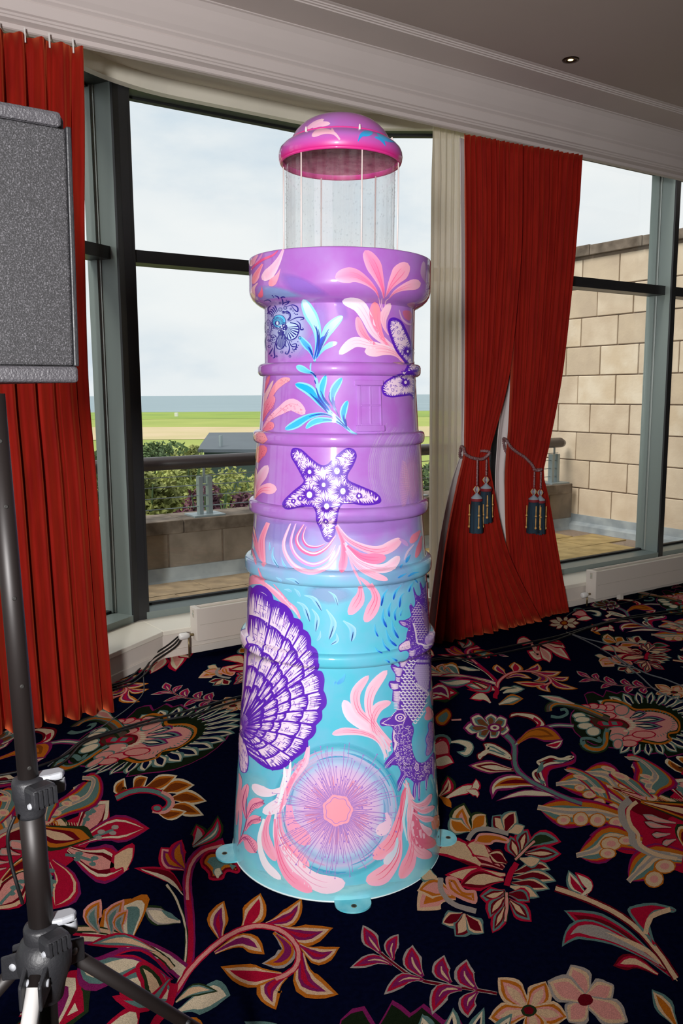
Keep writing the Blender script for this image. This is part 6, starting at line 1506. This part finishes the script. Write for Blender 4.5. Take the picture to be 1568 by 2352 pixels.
def weave(name, d, label=None):
    tr = tri_faces(d.it); vs_, fs, cols = [], [], []; cache = {}; r = random.Random(2)
    c0 = None
    for pts, cc, ly in tr:
        b = len(vs_)
        for p in pts:
            k = (round(p[0], 2), round(p[1], 2))
            if k not in cache: q = at_z(p[0], p[1], 0); cache[k] = (q.x + r.uniform(-.0012, .0012), q.y + r.uniform(-.0012, .0012))
            x, y = cache[k]; vs_.append((x, y, .0012 + ly * .00011))
        a, b_, c = vs_[b], vs_[b + 1], vs_[b + 2]
        up_ = (b_[0] - a[0]) * (c[1] - a[1]) - (b_[1] - a[1]) * (c[0] - a[0]) > 0
        fs.append((b, b + 1, b + 2) if up_ else (b, b + 2, b + 1)); cols += list(cc) if up_ else [cc[0], cc[2], cc[1]]
    cx_ = sum(v[0] for v in vs_) / len(vs_); cy_ = sum(v[1] for v in vs_) / len(vs_)
    me = bpy.data.meshes.new(name); me.from_pydata([(x - cx_, y - cy_, z) for x, y, z in vs_], [], fs)
    ca2 = me.color_attributes.new('Col', 'FLOAT_COLOR', 'CORNER')
    for i, c in enumerate(cols): ca2.data[i].color = c
    me.materials.append(MATS['carpet_wool'])
    rad_ = max(math.hypot(v[0] - cx_, v[1] - cy_) for v in vs_)
    for i in range(-2, 4):
        for j in range(-3, 4):
            q = Vector((cx_, cy_, 0)) + T1 * i + T2v * j
            if q.y < .9 or q.y > 8.2: continue
            zc_ = q.y * math.cos(PITCH) + EYE * math.sin(PITCH); px = PCX + F_PX * q.x / zc_; py = PCY - F_PX * (q.y * math.sin(PITCH) - EYE * math.cos(PITCH)) / zc_
            mg = (rad_ + .35) * F_PX / zc_
            if px < -mg or px > 1568 + mg or py > 2352 + mg: continue
            s_, w_, _ = swz(q)
            if w_ > .75 + rad_: continue
            o = bpy.data.objects.new(name, me); COL.objects.link(o); o.location = (q.x, q.y, 0); o.parent = floor
FL = [OR, BE, MG]
# sprig
d = W('c4'); d.stem([(150, 490), (300, 600), (450, 640), (600, 662), (695, 680)], 9, [GY, DR])
for sp, w in (([(150, 490), (105, 430), (68, 358)], 40), ([(210, 525), (200, 460), (235, 400)], 36), ([(350, 600), (300, 530), (300, 450)], 48), ([(480, 630), (435, 570), (448, 500)], 46), ([(600, 660), (545, 595), (555, 520)], 52), ([(205, 545), (120, 520), (8, 560)], 30), ([(350, 615), (260, 612), (165, 685)], 34), ([(530, 660), (440, 670), (390, 780)], 44), ([(605, 672), (560, 720), (560, 795)], 46)):
    d.leaf(sp, w, [GY, CR, MG], peak=.48, sh=.24, tip=1.1); q = catmull(sp, 4); d.seq += .11; d.stroke(q[1:6], w * .12, BE, d.ly + d.seq, True, 0)
weave('woven_sprig', d)
# curled leaf cluster
d = W('c3')
d.leaf([(540, 670), (720, 590), (860, 680)], 60, [OR, BE, MG], peak=.7); d.leaf([(920, 540), (1010, 640), (960, 720), (845, 740)], 60, [GY, OR, MG], peak=.5)
for sp, w in (([(580, 590), (560, 460), (600, 335)], 70), ([(720, 520), (800, 400), (835, 285)], 80), ([(870, 485), (1020, 440), (1100, 318)], 62), ([(960, 505), (1120, 560), (1300, 510)], 72), ([(1085, 620), (1210, 690), (1345, 635)], 62), ([(1100, 670), (1130, 860), (1335, 940)], 88), ([(1000, 820), (890, 900), (935, 1038)], 84), ([(970, 810), (760, 820), (575, 760)], 80)): d.leaf(sp, w, [OR, BE, MG if w != 80 else CR, CR], peak=.45, sh=.27)
d.stem([(290, 920), (390, 770), (520, 640), (640, 555), (760, 505), (870, 500), (970, 530), (1050, 600), (1080, 680), (1060, 760), (1000, 810), (930, 840)], 21, [CR, PKC])
weave('woven_leaf_curl', d)
# branching stem
d = W('c3')
d.leaf([(330, 270), (230, 170), (20, 125)], 40, [CR, DR], peak=.35); d.leaf([(340, 300), (240, 200), (60, 130)], 14, [CM], peak=.4)
d.leaf([(320, 470), (190, 440), (75, 370)], 66, [DG, GY, CM], peak=.55, sh=.2); d.leaf([(310, 460), (250, 430), (200, 395)], 18, [TE])
d.leaf([(350, 130), (250, 60), (195, -10)], 85, [CR, PKC, MG, OR], peak=.5, sh=.2); d.leaf([(350, 130), (300, 30), (330, -60)], 60, [CR, MG, OR], peak=.5)
d.stem([(255, 960), (330, 850), (380, 700), (385, 500), (372, 330), (365, 200), (395, 80), (480, 0), (600, -40)], 30, [MG, CR]); d.stem([(300, 870), (350, 720), (355, 520), (300, 340), (230, 230)], 10, [DG, CM]); d.stem([(365, 330), (365, 200), (395, 90), (470, 15), (590, -20)], 9, [PKC])
d.blob([(450, 60), (500, 10), (580, 10), (640, 40), (700, 120), (690, 160), (620, 150), (590, 200), (510, 200), (490, 150), (450, 110)], [(0, CR), (16, DR), (30, OR), (48, TE)])
d.leaf([(560, 190), (560, 150), (575, 120)], 36, [TE, CM]); d.leaf([(720, 120), (780, 150), (830, 170)], 24, [CM, MG])
d.view(*VC['c2'])
d.stem([(450, 1080), (620, 1080), (800, 1130), (950, 1200), (1060, 1270), (1110, 1330)], 22, [DG, BE]); d.stem([(470, 1110), (700, 1130), (850, 1180)], 9, [CR])
for sp, w in (([(640, 1100), (590, 1000), (650, 885)], 62), ([(720, 1110), (720, 1000), (800, 885)], 55), ([(800, 1120), (760, 1040), (825, 950)], 44)): d.leaf(sp, w, [PKC, OR, GY, TE], peak=.5, sh=.22)
d.leaf([(1000, 1220), (800, 1150), (560, 1180)], 50, [CR, TE, BE], peak=.5); d.leaf([(1110, 1400), (900, 1240), (700, 1260)], 48, [MG, CR, NV], peak=.5)
d.blob([(870, 1320), (930, 1285), (1010, 1330), (1070, 1420), (1060, 1500), (980, 1560), (920, 1500), (900, 1420)], [(0, CR), (26, DG), (50, BE)])
d.leaf([(1130, 1550), (1250, 1470), (1400, 1480)], 42, [DG, TE, BE], peak=.5, sh=.25); d.leaf([(1090, 1400), (940, 1560), (720, 1510)], 60, [CR, CR, TE], peak=.6); d.stem([(1120, 1430), (1090, 1560), (1000, 1680), (960, 1760)], 26, [CR])
d.leaf([(1240, 540), (1280, 480), (1260, 400)], 60, [DG, CR, GY], peak=.5); d.leaf([(1240, 550), (1380, 460), (1400, 345)], 52, [DG, CR, TE, CM], peak=.55)
weave('woven_branch', d)
# pair of five-petalled flowers
d = W('c4')
for cx_, cy_, tips, w, cols, core in ((845, 760, [(700, 605), (925, 622), (1030, 790), (880, 880), (655, 795)], 62, [BE, OR, PKC, BE], [DG, DR]), (1110, 710, [(1040, 545), (1245, 640), (1310, 815), (1030, 815), (930, 622)], 70, [GY, BE, PKC], [DR, DR])):
    for tx, ty in tips: d.leaf([(cx_, cy_), ((cx_ * .45 + tx * .55) + 6, (cy_ * .45 + ty * .55)), (tx, ty)], w, cols, peak=.55, w0=.35, sh=.22)
    d.disc(cx_, cy_, 36, core, .8)
weave('woven_flower_pair', d)
# dark palmette
d = W('c5')
for sp, w, cols in (([(470, 920), (300, 830), (140, 850)], 90, [DR, PKC, DR, PKC]), ([(490, 890), (430, 850), (370, 830)], 50, [DR, BE, DR]), ([(480, 960), (300, 960), (110, 960)], 55, [CR, BE]), ([(470, 990), (320, 990), (190, 1030)], 70, [CR, DR, BE]), ([(330, 900), (180, 800), (40, 830)], 70, [CR, BE]), ([(380, 850), (300, 790), (240, 780)], 60, [CR, BE]),
                    ([(530, 950), (680, 910), (760, 930)], 48, [TE, BE, DR]), ([(525, 980), (680, 970), (795, 1000)], 48, [TE, BE, DR]), ([(520, 1010), (650, 1020), (755, 1050)], 44, [TE, BE, DR]), ([(510, 1030), (600, 1060), (690, 1100)], 40, [TE, BE]),
                    ([(560, 860), (530, 780), (510, 720)], 60, [CR, TE, DR, BE]), ([(580, 820), (590, 740), (620, 680)], 58, [CR, TE, DR, BE]), ([(600, 800), (700, 740), (825, 760)], 56, [CR, TE, DG]), ([(600, 830), (720, 830), (825, 832)], 56, [CR, TE, DR, BE]), ([(570, 860), (640, 880), (700, 860)], 40, [TE, BE]),
                    ([(480, 1060), (400, 1090), (320, 1090)], 60, [CR, TE, DR, BE]), ([(480, 1090), (420, 1160), (380, 1230)], 66, [CR, TE, DR, BE]), ([(500, 1080), (580, 1090), (630, 1130)], 52, [CR, TE, DR]), ([(500, 1110), (570, 1180), (640, 1250)], 56, [CR, TE, DR, BE]), ([(480, 1140), (440, 1240), (400, 1320)], 50, [CR, TE, DR, BE]),
                    ([(270, 690), (210, 620), (230, 520)], 78, [DG, BE, OR, PKC]), ([(280, 690), (330, 620), (365, 590)], 70, [DG, BE, OR]), ([(260, 690), (180, 660), (140, 610)], 60, [TE, BE, OR]), ([(470, 700), (440, 640), (400, 600)], 56, [TE, DR, BE]), ([(480, 700), (510, 620), (545, 570)], 60, [TE, BE, DR]), ([(500, 700), (560, 680), (600, 660)], 40, [TE, BE]),
                    ([(180, 1100), (60, 1080), (-60, 1180)], 95, [BE, PKC, OR]), ([(150, 1080), (40, 1040), (-60, 1060)], 70, [BE, OR, PKC]), ([(220, 1200), (140, 1240), (90, 1260)], 60, [TE, BE, DR]), ([(230, 1200), (220, 1280), (170, 1340)], 66, [TE, DR, BE]), ([(240, 1210), (300, 1280), (350, 1320)], 60, [TE, BE, DR]), ([(60, 980), (0, 960), (-60, 940)], 50, [TE, BE])): d.leaf(sp, w, cols, peak=.5, sh=.25)
d.blob([(290, 760), (320, 710), (420, 710), (500, 740), (490, 770), (420, 760), (380, 780), (300, 770)], [(0, PKC), (14, OR)]); d.blob([(115, 980), (180, 980), (230, 1050), (300, 1060), (300, 1140), (200, 1110), (130, 1060)], [(0, PKC), (20, OR), (34, PKC)])
d.stem([(250, 750), (290, 695), (370, 680), (500, 710)], 14, [GY]); d.stem([(85, 980), (90, 1060), (160, 1140), (300, 1185)], 16, [GY])
d.stem([(490, 1030), (510, 960), (550, 890)], 18, [CR]); d.stem([(540, 870), (610, 800), (660, 755)], 13, [DG, PKC]); d.stem([(485, 1070), (490, 1150), (480, 1250)], 13, [DG, PKC])
weave('woven_palmette', d)
# great red flower: the half with leaf fronds (seen best on the right) ...
d = W('c8')
def frond(spine, w, pads, side):
    d.leaf(spine, w, [MG, CR, OR], peak=.62, w0=.5, sh=.13, cut=.03); q = catmull(spine, 6); m = len(q)
    d.leaf([(x + side[0] * 14, y + side[1] * 14) for x, y in spine], w * .52, [TE], peak=.62, w0=.4); d.leaf(spine, w * .30, [BE], peak=.55, w0=.6)
    d.stem(spine, w * .16, [BE, GY])
    for (x, y, rx, ry) in pads: d.seq += .11; d.dot(x, y, rx * 1.18, OR, d.ly + d.seq, 12, ry * 1.18); d.seq += .11; d.dot(x, y, rx, BE, d.ly + d.seq, 12, ry); d.seq += .11; d.dot(x, y, rx * .5, PKC, d.ly + d.seq, 10, ry * .5)
d.blob([(960, 900), (1150, 860), (1400, 880), (1568, 760), (1800, 900), (2000, 1200), (1900, 1500), (1560, 1560), (1300, 1400), (1050, 1380), (900, 1300), (960, 1100)], [(0, CR)])
frond([(1010, 900), (820, 800), (600, 720), (390, 735)], 120, [(700, 830, 60, 34), (790, 900, 52, 34), (920, 950, 48, 34), (610, 770, 46, 28)], (.3, .6))
frond([(1080, 880), (960, 760), (850, 650), (640, 630)], 120, [(980, 690, 54, 28), (1040, 745, 68, 30), (1060, 810, 60, 30)], (.6, .2))
frond([(1300, 900), (1240, 780), (1210, 640), (1090, 560)], 110, [(1290, 680, 46, 22), (1290, 740, 52, 22), (1290, 800, 46, 24), (1280, 865, 50, 30)], (.8, 0))
frond([(1010, 1060), (760, 1000), (500, 1000), (220, 950)], 150, [(460, 1070, 60, 42), (620, 1060, 66, 60), (775, 1070, 70, 58), (950, 1090, 66, 46)], (0, .8))
frond([(1180, 1290), (900, 1230), (780, 1340), (580, 1400)], 150, [(900, 1290, 90, 60), (1040, 1260, 66, 40), (870, 1380, 70, 44)], (0, .8))
frond([(1560, 1420), (1330, 1400), (1200, 1500), (1060, 1640)], 150, [(1400, 1500, 90, 60), (1300, 1620, 80, 70)], (0, .8))
for q_ in ([(1080, 880), (1000, 960), (1020, 1090), (1090, 1180), (1110, 1280), (1260, 1370), (1450, 1410)],): d.stem(q_, 34, [GY]); d.stem([(x + 60, y + 20) for x, y in q_], 18, [BE])
for sp, w in (([(1500, 1100), (1300, 1060), (1180, 1010)], 46), ([(1460, 1140), (1300, 1120), (1200, 1080)], 40), ([(1450, 1200), (1340, 1210), (1270, 1200)], 40), ([(1500, 1250), (1420, 1280), (1370, 1300)], 44)): d.leaf(sp, w, [DR, GY, PKC], peak=.7)
d.leaf([(1180, 900), (1400, 950), (1700, 1010), (1900, 1000)], 105, [DG, OR, DR, BE], peak=.65, sh=.25)
weave('woven_red_flower', d)
# ... and the half with pointed petals (seen best on the left)
d = W('c2')
for sp, w, cols in (([(440, 560), (600, 640), (830, 690)], 135, [MG, CR, CM, DR, PKC]), ([(480, 520), (560, 400), (700, 250)], 105, [CR, CM, DR, PKC]), ([(500, 530), (700, 440), (960, 430)], 92, [MG, CR, CM, CR]), ([(330, 640), (420, 780), (340, 950)], 115, [MG, CR, BE, CR]), ([(200, 650), (100, 800), (-40, 950)], 120, [CR, BE, DR, PKC])): d.leaf(sp, w, cols, peak=.58, sh=.16, cut=.05)
for q_ in ([(420, 600), (500, 610), (600, 640)], [(530, 420), (560, 350), (600, 300)], [(570, 500), (640, 470), (730, 440)], [(330, 870), (330, 790), (320, 720)], [(0, 920), (80, 830), (130, 790)]):
    d.stem(q_, 9, [TE]); a, b = q_[1], q_[2]
    for (x, y) in (q_[1], q_[2]): d.seq += .11; d.dot(x + 10, y - 18, 26, TE if q_[0][0] < 560 else GY, d.ly + d.seq, 7, 15); d.dot(x - 4, y + 20, 24, TE if q_[0][0] < 560 else GY, d.ly + d.seq, 7, 14)
d.blob([(40, 470), (150, 380), (270, 370), (420, 380), (520, 450), (510, 520), (420, 550), (260, 520), (120, 560)], [(0, DR)])
d.leaf([(120, 300), (260, 400), (350, 430), (470, 470)], 88, [DG, BE, OR, DR, PKC], peak=.72, sh=.16)
d.leaf([(0, 780), (100, 690), (220, 640), (320, 640)], 66, [DG, BE, OR, DR], peak=.72, sh=.2)
for k in range(13): x = 290 + k * 17; d.seq += .02; d.stroke([(x, 385 + abs(k - 6) * 1.5), (x + 4, 405 + abs(k - 6) * 1.5)], 3.6, BE, d.ly + d.seq, True, 0); d.stroke([(x, 530 - abs(k - 6) * 3), (x - 4, 510 - abs(k - 6) * 3)], 3.6, BE, d.ly + d.seq, True, 0)
def frond2(spine, w, pads):
    d.leaf(spine, w, [MG, CR, OR, TE], peak=.62, w0=.5, sh=.13, cut=.03); d.stem(spine, w * .15, [BE, GY])
    for (x, y, rx, ry) in pads: d.seq += .11; d.dot(x, y, rx, BE, d.ly + d.seq, 12, ry); d.seq += .11; d.dot(x, y, rx * .5, PKC, d.ly + d.seq, 10, ry * .5)
frond2([(300, 360), (420, 290), (560, 220), (600, 120), (530, 105)], 88, [(480, 235, 38, 20), (430, 270, 34, 18), (360, 330, 36, 20)]); frond2([(280, 380), (300, 280), (330, 200)], 80, [(310, 230, 48, 32), (300, 180, 40, 20)])
frond2([(-20, 380), (40, 300), (60, 220), (0, 190)], 70, [(30, 240, 40, 20), (20, 330, 40, 24)])
weave('woven_red_petals', d)
# medallion with leaf rim
d = W('c7')
rim = [(940, 320), (1000, 300), (1060, 330), (1080, 290), (1150, 310), (1180, 295), (1260, 320), (1300, 315), (1360, 350), (1420, 350), (1440, 380), (1520, 400), (1560, 420), (1680, 430), (1760, 500), (1780, 600), (1700, 680), (1560, 700), (1470, 720), (1440, 690), (1360, 700), (1340, 680), (1260, 680), (1200, 670), (1000, 640), (880, 560), (850, 470), (880, 410), (960, 380)]
d.blob(rim, [(0, MG), (7, '#1a2416')], 2)
for k in range(22):
    t = k / 21; a = -2.55 + 4.5 * t; cx_, cy_ = 1330 + 330 * math.cos(a) * 1.05, 505 + 165 * math.sin(a)
    ex, ey = 1330 + 440 * math.cos(a), 505 + 205 * math.sin(a); d.leaf([(1330 + 250 * math.cos(a), 505 + 130 * math.sin(a)), (cx_, cy_), (ex, ey)], 30, [TE, CM, NV], peak=.45, w0=.5, sh=.3)
d.blob([(1050, 370), (1130, 352), (1210, 375), (1270, 410), (1380, 410), (1490, 440), (1550, 500), (1540, 560), (1480, 575), (1500, 610), (1430, 640), (1330, 625), (1200, 590), (1080, 520)], [(0, OR), (12, DG), (20, PKC)])
for k in range(26):
    a = -1.9 + k * .145; x, y = 1370 + 150 * math.cos(a), 505 + 88 * math.sin(a); d.seq += .01; d.stroke([(x, y), (x - 22 * math.cos(a), y - 13 * math.sin(a))], 3, TE, d.ly + d.seq, True, 0)
for sp in ([(1230, 470), (1290, 445), (1340, 440)], [(1250, 490), (1350, 480), (1460, 480)], [(1250, 515), (1340, 520), (1440, 525)]): d.leaf(sp, 26, [MG, TE, NV, CM], peak=.5, sh=.25)
d.blob([(980, 460), (1100, 470), (1180, 480), (1230, 520), (1180, 550), (1080, 545), (1000, 520)], [(0, DR), (10, '#4b3226')]); d.blob([(1030, 490), (1170, 492), (1180, 520), (1050, 520)], [(0, CR)], 2); d.blob([(1050, 492), (1090, 492), (1100, 515), (1065, 515)], [(0, TE)], 1); d.blob([(1110, 492), (1145, 492), (1155, 512), (1120, 512)], [(0, TE)], 1)
for x, y, rx, ry, c in ((1180, 420, 42, 30, PKC), (1100, 405, 30, 16, PKC), (1050, 405, 30, 18, PKC), (1000, 395, 30, 15, PKC), (945, 400, 32, 13, PKC), (1020, 440, 60, 22, PKC), (1090, 455, 50, 18, PKC), (1150, 560, 70, 32, PKC), (1150, 595, 44, 22, PKC), (1250, 600, 60, 18, PKC), (1225, 630, 52, 18, PKC), (1155, 635, 26, 28, PKC), (1320, 575, 70, 20, PKC), (910, 455, 38, 16, CM), (930, 480, 45, 16, CM), (950, 520, 45, 18, CM), (1000, 555, 40, 26, CM)):
    d.seq += .11; d.dot(x, y, rx + 9, TE if c == CM or ry > 21 else CR, d.ly + d.seq, 14, ry + 6); d.seq += .11; d.dot(x, y, rx, c, d.ly + d.seq, 14, ry)
for k in range(9): d.seq += .11; d.dot(1180 + 75 * math.sin(k * .34), 465 + k * 11, 22, CM, d.ly + d.seq, 8, 5)
d.stem([(1100, 480), (1000, 440), (880, 395), (780, 375), (720, 395), (715, 430)], 22, [DG, '#5d4a40']); d.stem([(1060, 455), (920, 400), (790, 378), (735, 395), (730, 425)], 10, [TE, OR])
d.stem([(730, 460), (790, 465), (835, 440), (820, 415), (790, 420)], 9, [TE])
d.leaf([(880, 380), (760, 350), (650, 325)], 22, [TE, CM, PKC], peak=.4)
d.stem([(1090, 540), (1075, 590), (1070, 650), (1010, 670), (950, 650), (930, 620)], 26, [DG, TE]); d.stem([(1085, 560), (1085, 620), (1050, 668), (980, 665), (945, 640)], 9, [OR]); d.stem([(930, 640), (925, 605), (980, 600), (1045, 620), (1030, 590)], 9, [TE])
weave('woven_medallion', d)
# teal stem with blossom and leaves
d = W('c7')
d.leaf([(500, 800), (350, 780), (205, 770)], 44, [MG, BE, DR, CM], peak=.5, sh=.22)
d.stem([(400, 540), (470, 600), (500, 650), (500, 740), (520, 800), (590, 870), (700, 930), (800, 980)], 22, [MG, TE]); d.stem([(505, 640), (560, 590), (650, 545), (760, 515), (875, 520)], 14, [MG, TE, CM])
for k in range(7): a = 6.283 * k / 7 + .3; d.leaf([(345, 530), (345 + 70 * math.cos(a), 525 + 42 * math.sin(a)), (340 + (170 if math.cos(a) < 0 else 140) * math.cos(a), 520 + 82 * math.sin(a))], 46, [MG, CM, TE, '#7a4a2a'], peak=.68, sh=.2)
d.disc(375, 530, 46, [MG, CM, MG], .6)
d.blob([(525, 610), (590, 550), (640, 520), (600, 480), (520, 460), (470, 470), (475, 440), (530, 430), (620, 440), (680, 480), (695, 520), (640, 550), (570, 600)], [(0, DR), (9, CM)]); d.stem([(620, 470), (660, 500), (640, 530)], 9, [CR])
d.leaf([(520, 630), (600, 570), (700, 570), (810, 610)], 52, [MG, OR, '#8a4a1a', OR], peak=.6, sh=.22); d.leaf([(700, 640), (760, 640), (810, 605)], 30, [MG, CM, CR], peak=.5)
d.blob([(480, 740), (400, 720), (330, 700), (280, 740), (260, 700), (310, 670), (300, 630), (360, 625), (430, 660), (480, 700)], [(0, DR), (8, CM), (22, TE), (32, CM)])
d.view(*VC['c5'])
d.leaf([(750, 450), (650, 400), (520, 390), (420, 420), (400, 500)], 50, [MG, CM, OR, DR], peak=.6, sh=.25); d.leaf([(830, 480), (600, 460), (420, 510)], 22, [MG, CM], peak=.4)
d.blob([(740, 430), (700, 330), (740, 290), (820, 280), (900, 250), (880, 205), (915, 230), (900, 280), (830, 300), (760, 320), (740, 370)], [(0, MG), (8, CR)]); d.blob([(730, 420), (660, 380), (645, 330), (690, 300), (670, 270), (700, 250), (760, 230), (820, 245), (870, 230), (900, 240), (830, 275), (740, 290), (700, 330)], [(0, CM), (14, DR), (28, TE)])
d.stem([(560, 330), (640, 390), (760, 450), (850, 490), (950, 525)], 17, [MG, TE])
weave('woven_blossom_stem', d)
# orange curled leaf
d = W('c2')
for sp, w in (([(830, 190), (770, 180), (800, 105)], 44), ([(860, 180), (900, 130), (950, 100)], 46), ([(930, 175), (1040, 130), (1140, 90)], 50), ([(1040, 200), (1130, 160), (1250, 150)], 52), ([(1090, 240), (1200, 230), (1330, 255)], 50), ([(1080, 290), (1180, 300), (1310, 345)], 48), ([(1000, 310), (1080, 340), (1200, 320)], 40)): d.leaf(sp, w, [CM, OR, '#7a3a16'], peak=.45, sh=.26)
d.stem([(745, 235), (850, 190), (960, 185), (1050, 215), (1090, 260), (1060, 310), (990, 310)], 22, [CR, TE]); d.stem([(980, 320), (1060, 325), (1110, 280), (1100, 230), (1040, 195)], 10, [PKC]); d.disc(1010, 300, 36, [CR, TE], .7)
weave('woven_orange_leaf', d)
# red tulip stem
d = W('c4')
d.leaf([(1520, 600), (1300, 420), (1100, 330), (1010, 290)], 56, [TE, CR, DR], peak=.7, sh=.22); d.leaf([(1490, 560), (1250, 420), (1080, 380), (1000, 460)], 50, [TE, CR, GY], peak=.72, sh=.22); d.leaf([(1540, 620), (1400, 480), (1200, 390)], 12, [BE], peak=.5)
d.stem([(970, 185), (1100, 230), (1250, 300), (1370, 390), (1470, 510), (1535, 610)], 18, [DR, BE]); d.leaf([(1120, 220), (1060, 170), (1030, 100)], 34, [TE, CM, CR], peak=.5); d.leaf([(1090, 220), (1130, 180), (1060, 110)], 26, [CR, CM], peak=.5)
d.blob([(1380, 390), (1330, 330), (1310, 280), (1370, 260), (1440, 255), (1530, 280), (1520, 300), (1440, 300), (1410, 350), (1440, 460)], [(0, TE), (12, CR)]); d.stem([(1390, 400), (1420, 320), (1510, 285)], 12, [BE]); d.leaf([(1450, 590), (1340, 530), (1240, 550)], 40, [DR, CR, BE], peak=.7)
d.leaf([(1540, 840), (1480, 740), (1420, 660)], 44, [TE, BE, OR], peak=.5)
weave('woven_tulip', d)
# small leaves and buds
d = W('c5')
d.leaf([(75, 480), (130, 420), (125, 350)], 50, [DG, CR, BE, DR], peak=.5); d.leaf([(100, 500), (200, 450), (330, 410)], 34, [CR, CM], peak=.6); d.leaf([(260, 450), (300, 420), (300, 370)], 30, [CR, CM], peak=.5); d.leaf([(240, 440), (300, 460), (310, 490)], 26, [CR, CM]); d.leaf([(80, 480), (120, 510), (150, 550)], 22, [OR])
d.leaf([(130, 150), (200, 145), (260, 170), (240, 215), (180, 205)], 28, [TE, CM], peak=.6); d.disc(90, 140, 60, [TE, DR, PKC], .7); d.leaf([(20, 300), (90, 280), (145, 285)], 34, [CR, CM, DR], peak=.5); d.disc(70, 235, 55, [CR, CR], .7)
weave('woven_bud', d)
d = W('c6')
d.blob([(50, 840), (120, 790), (155, 840), (110, 900), (60, 890)], [(0, DR), (8, OR), (24, TE)]); d.stem([(150, 865), (210, 862)], 5, [PKC])
d.leaf([(40, 470), (20, 450), (-40, 440)], 30, [CR, BE]); d.leaf([(0, 740), (100, 700), (200, 700)], 60, [DG, CR, CM, MG], peak=.5); d.leaf([(0, 700), (90, 680), (140, 740)], 46, [CR, CM, MG])
d.leaf([(190, 595), (120, 560), (50, 540)], 40, [OR, CM, TE], peak=.5); d.leaf([(200, 600), (160, 550), (100, 530)], 36, [OR, CM, TE]); d.leaf([(330, 610), (150, 640), (70, 620)], 34, [MG, TE, CM], peak=.5); d.stem([(30, 585), (160, 590), (320, 615), (420, 640)], 12, [MG, CM])
for sp, w, c in (([(430, 680), (330, 660), (230, 650)], 40, [CR, TE, CM]), ([(390, 760), (340, 720), (260, 735)], 30, [CR, CM]), ([(465, 700), (520, 680), (600, 675)], 26, [TE, CM]), ([(440, 770), (520, 740), (590, 735)], 34, [OR, TE, CM])): d.leaf(sp, w, c, peak=.5)
weave('woven_leaf_group', d)
d = W('c6')
for sp, w in (([(640, 400), (690, 470), (610, 440)], 40), ([(700, 400), (790, 430), (880, 500)], 34), ([(720, 390), (800, 400), (850, 425)], 26), ([(690, 420), (740, 480), (750, 515)], 40), ([(650, 390), (580, 380), (550, 400)], 30)): d.leaf(sp, w, [CR, CM, PKC], peak=.5)
d.stem([(680, 440), (690, 400), (740, 385), (830, 400)], 10, [DG, CR])
for k in range(9): a = 6.283 * k / 9; d.leaf([(840, 270), (840 + 45 * math.cos(a), 270 + 20 * math.sin(a)), (840 + 100 * math.cos(a), 270 + 42 * math.sin(a))], 17, [DR, CM], peak=.6)
d.disc(840, 270, 26, [DR, OR], .6); d.leaf([(920, 250), (970, 240), (1015, 245)], 18, [CR, CM]); d.leaf([(890, 220), (940, 210), (985, 225)], 24, [CR, PKC])
weave('woven_daisy', d)
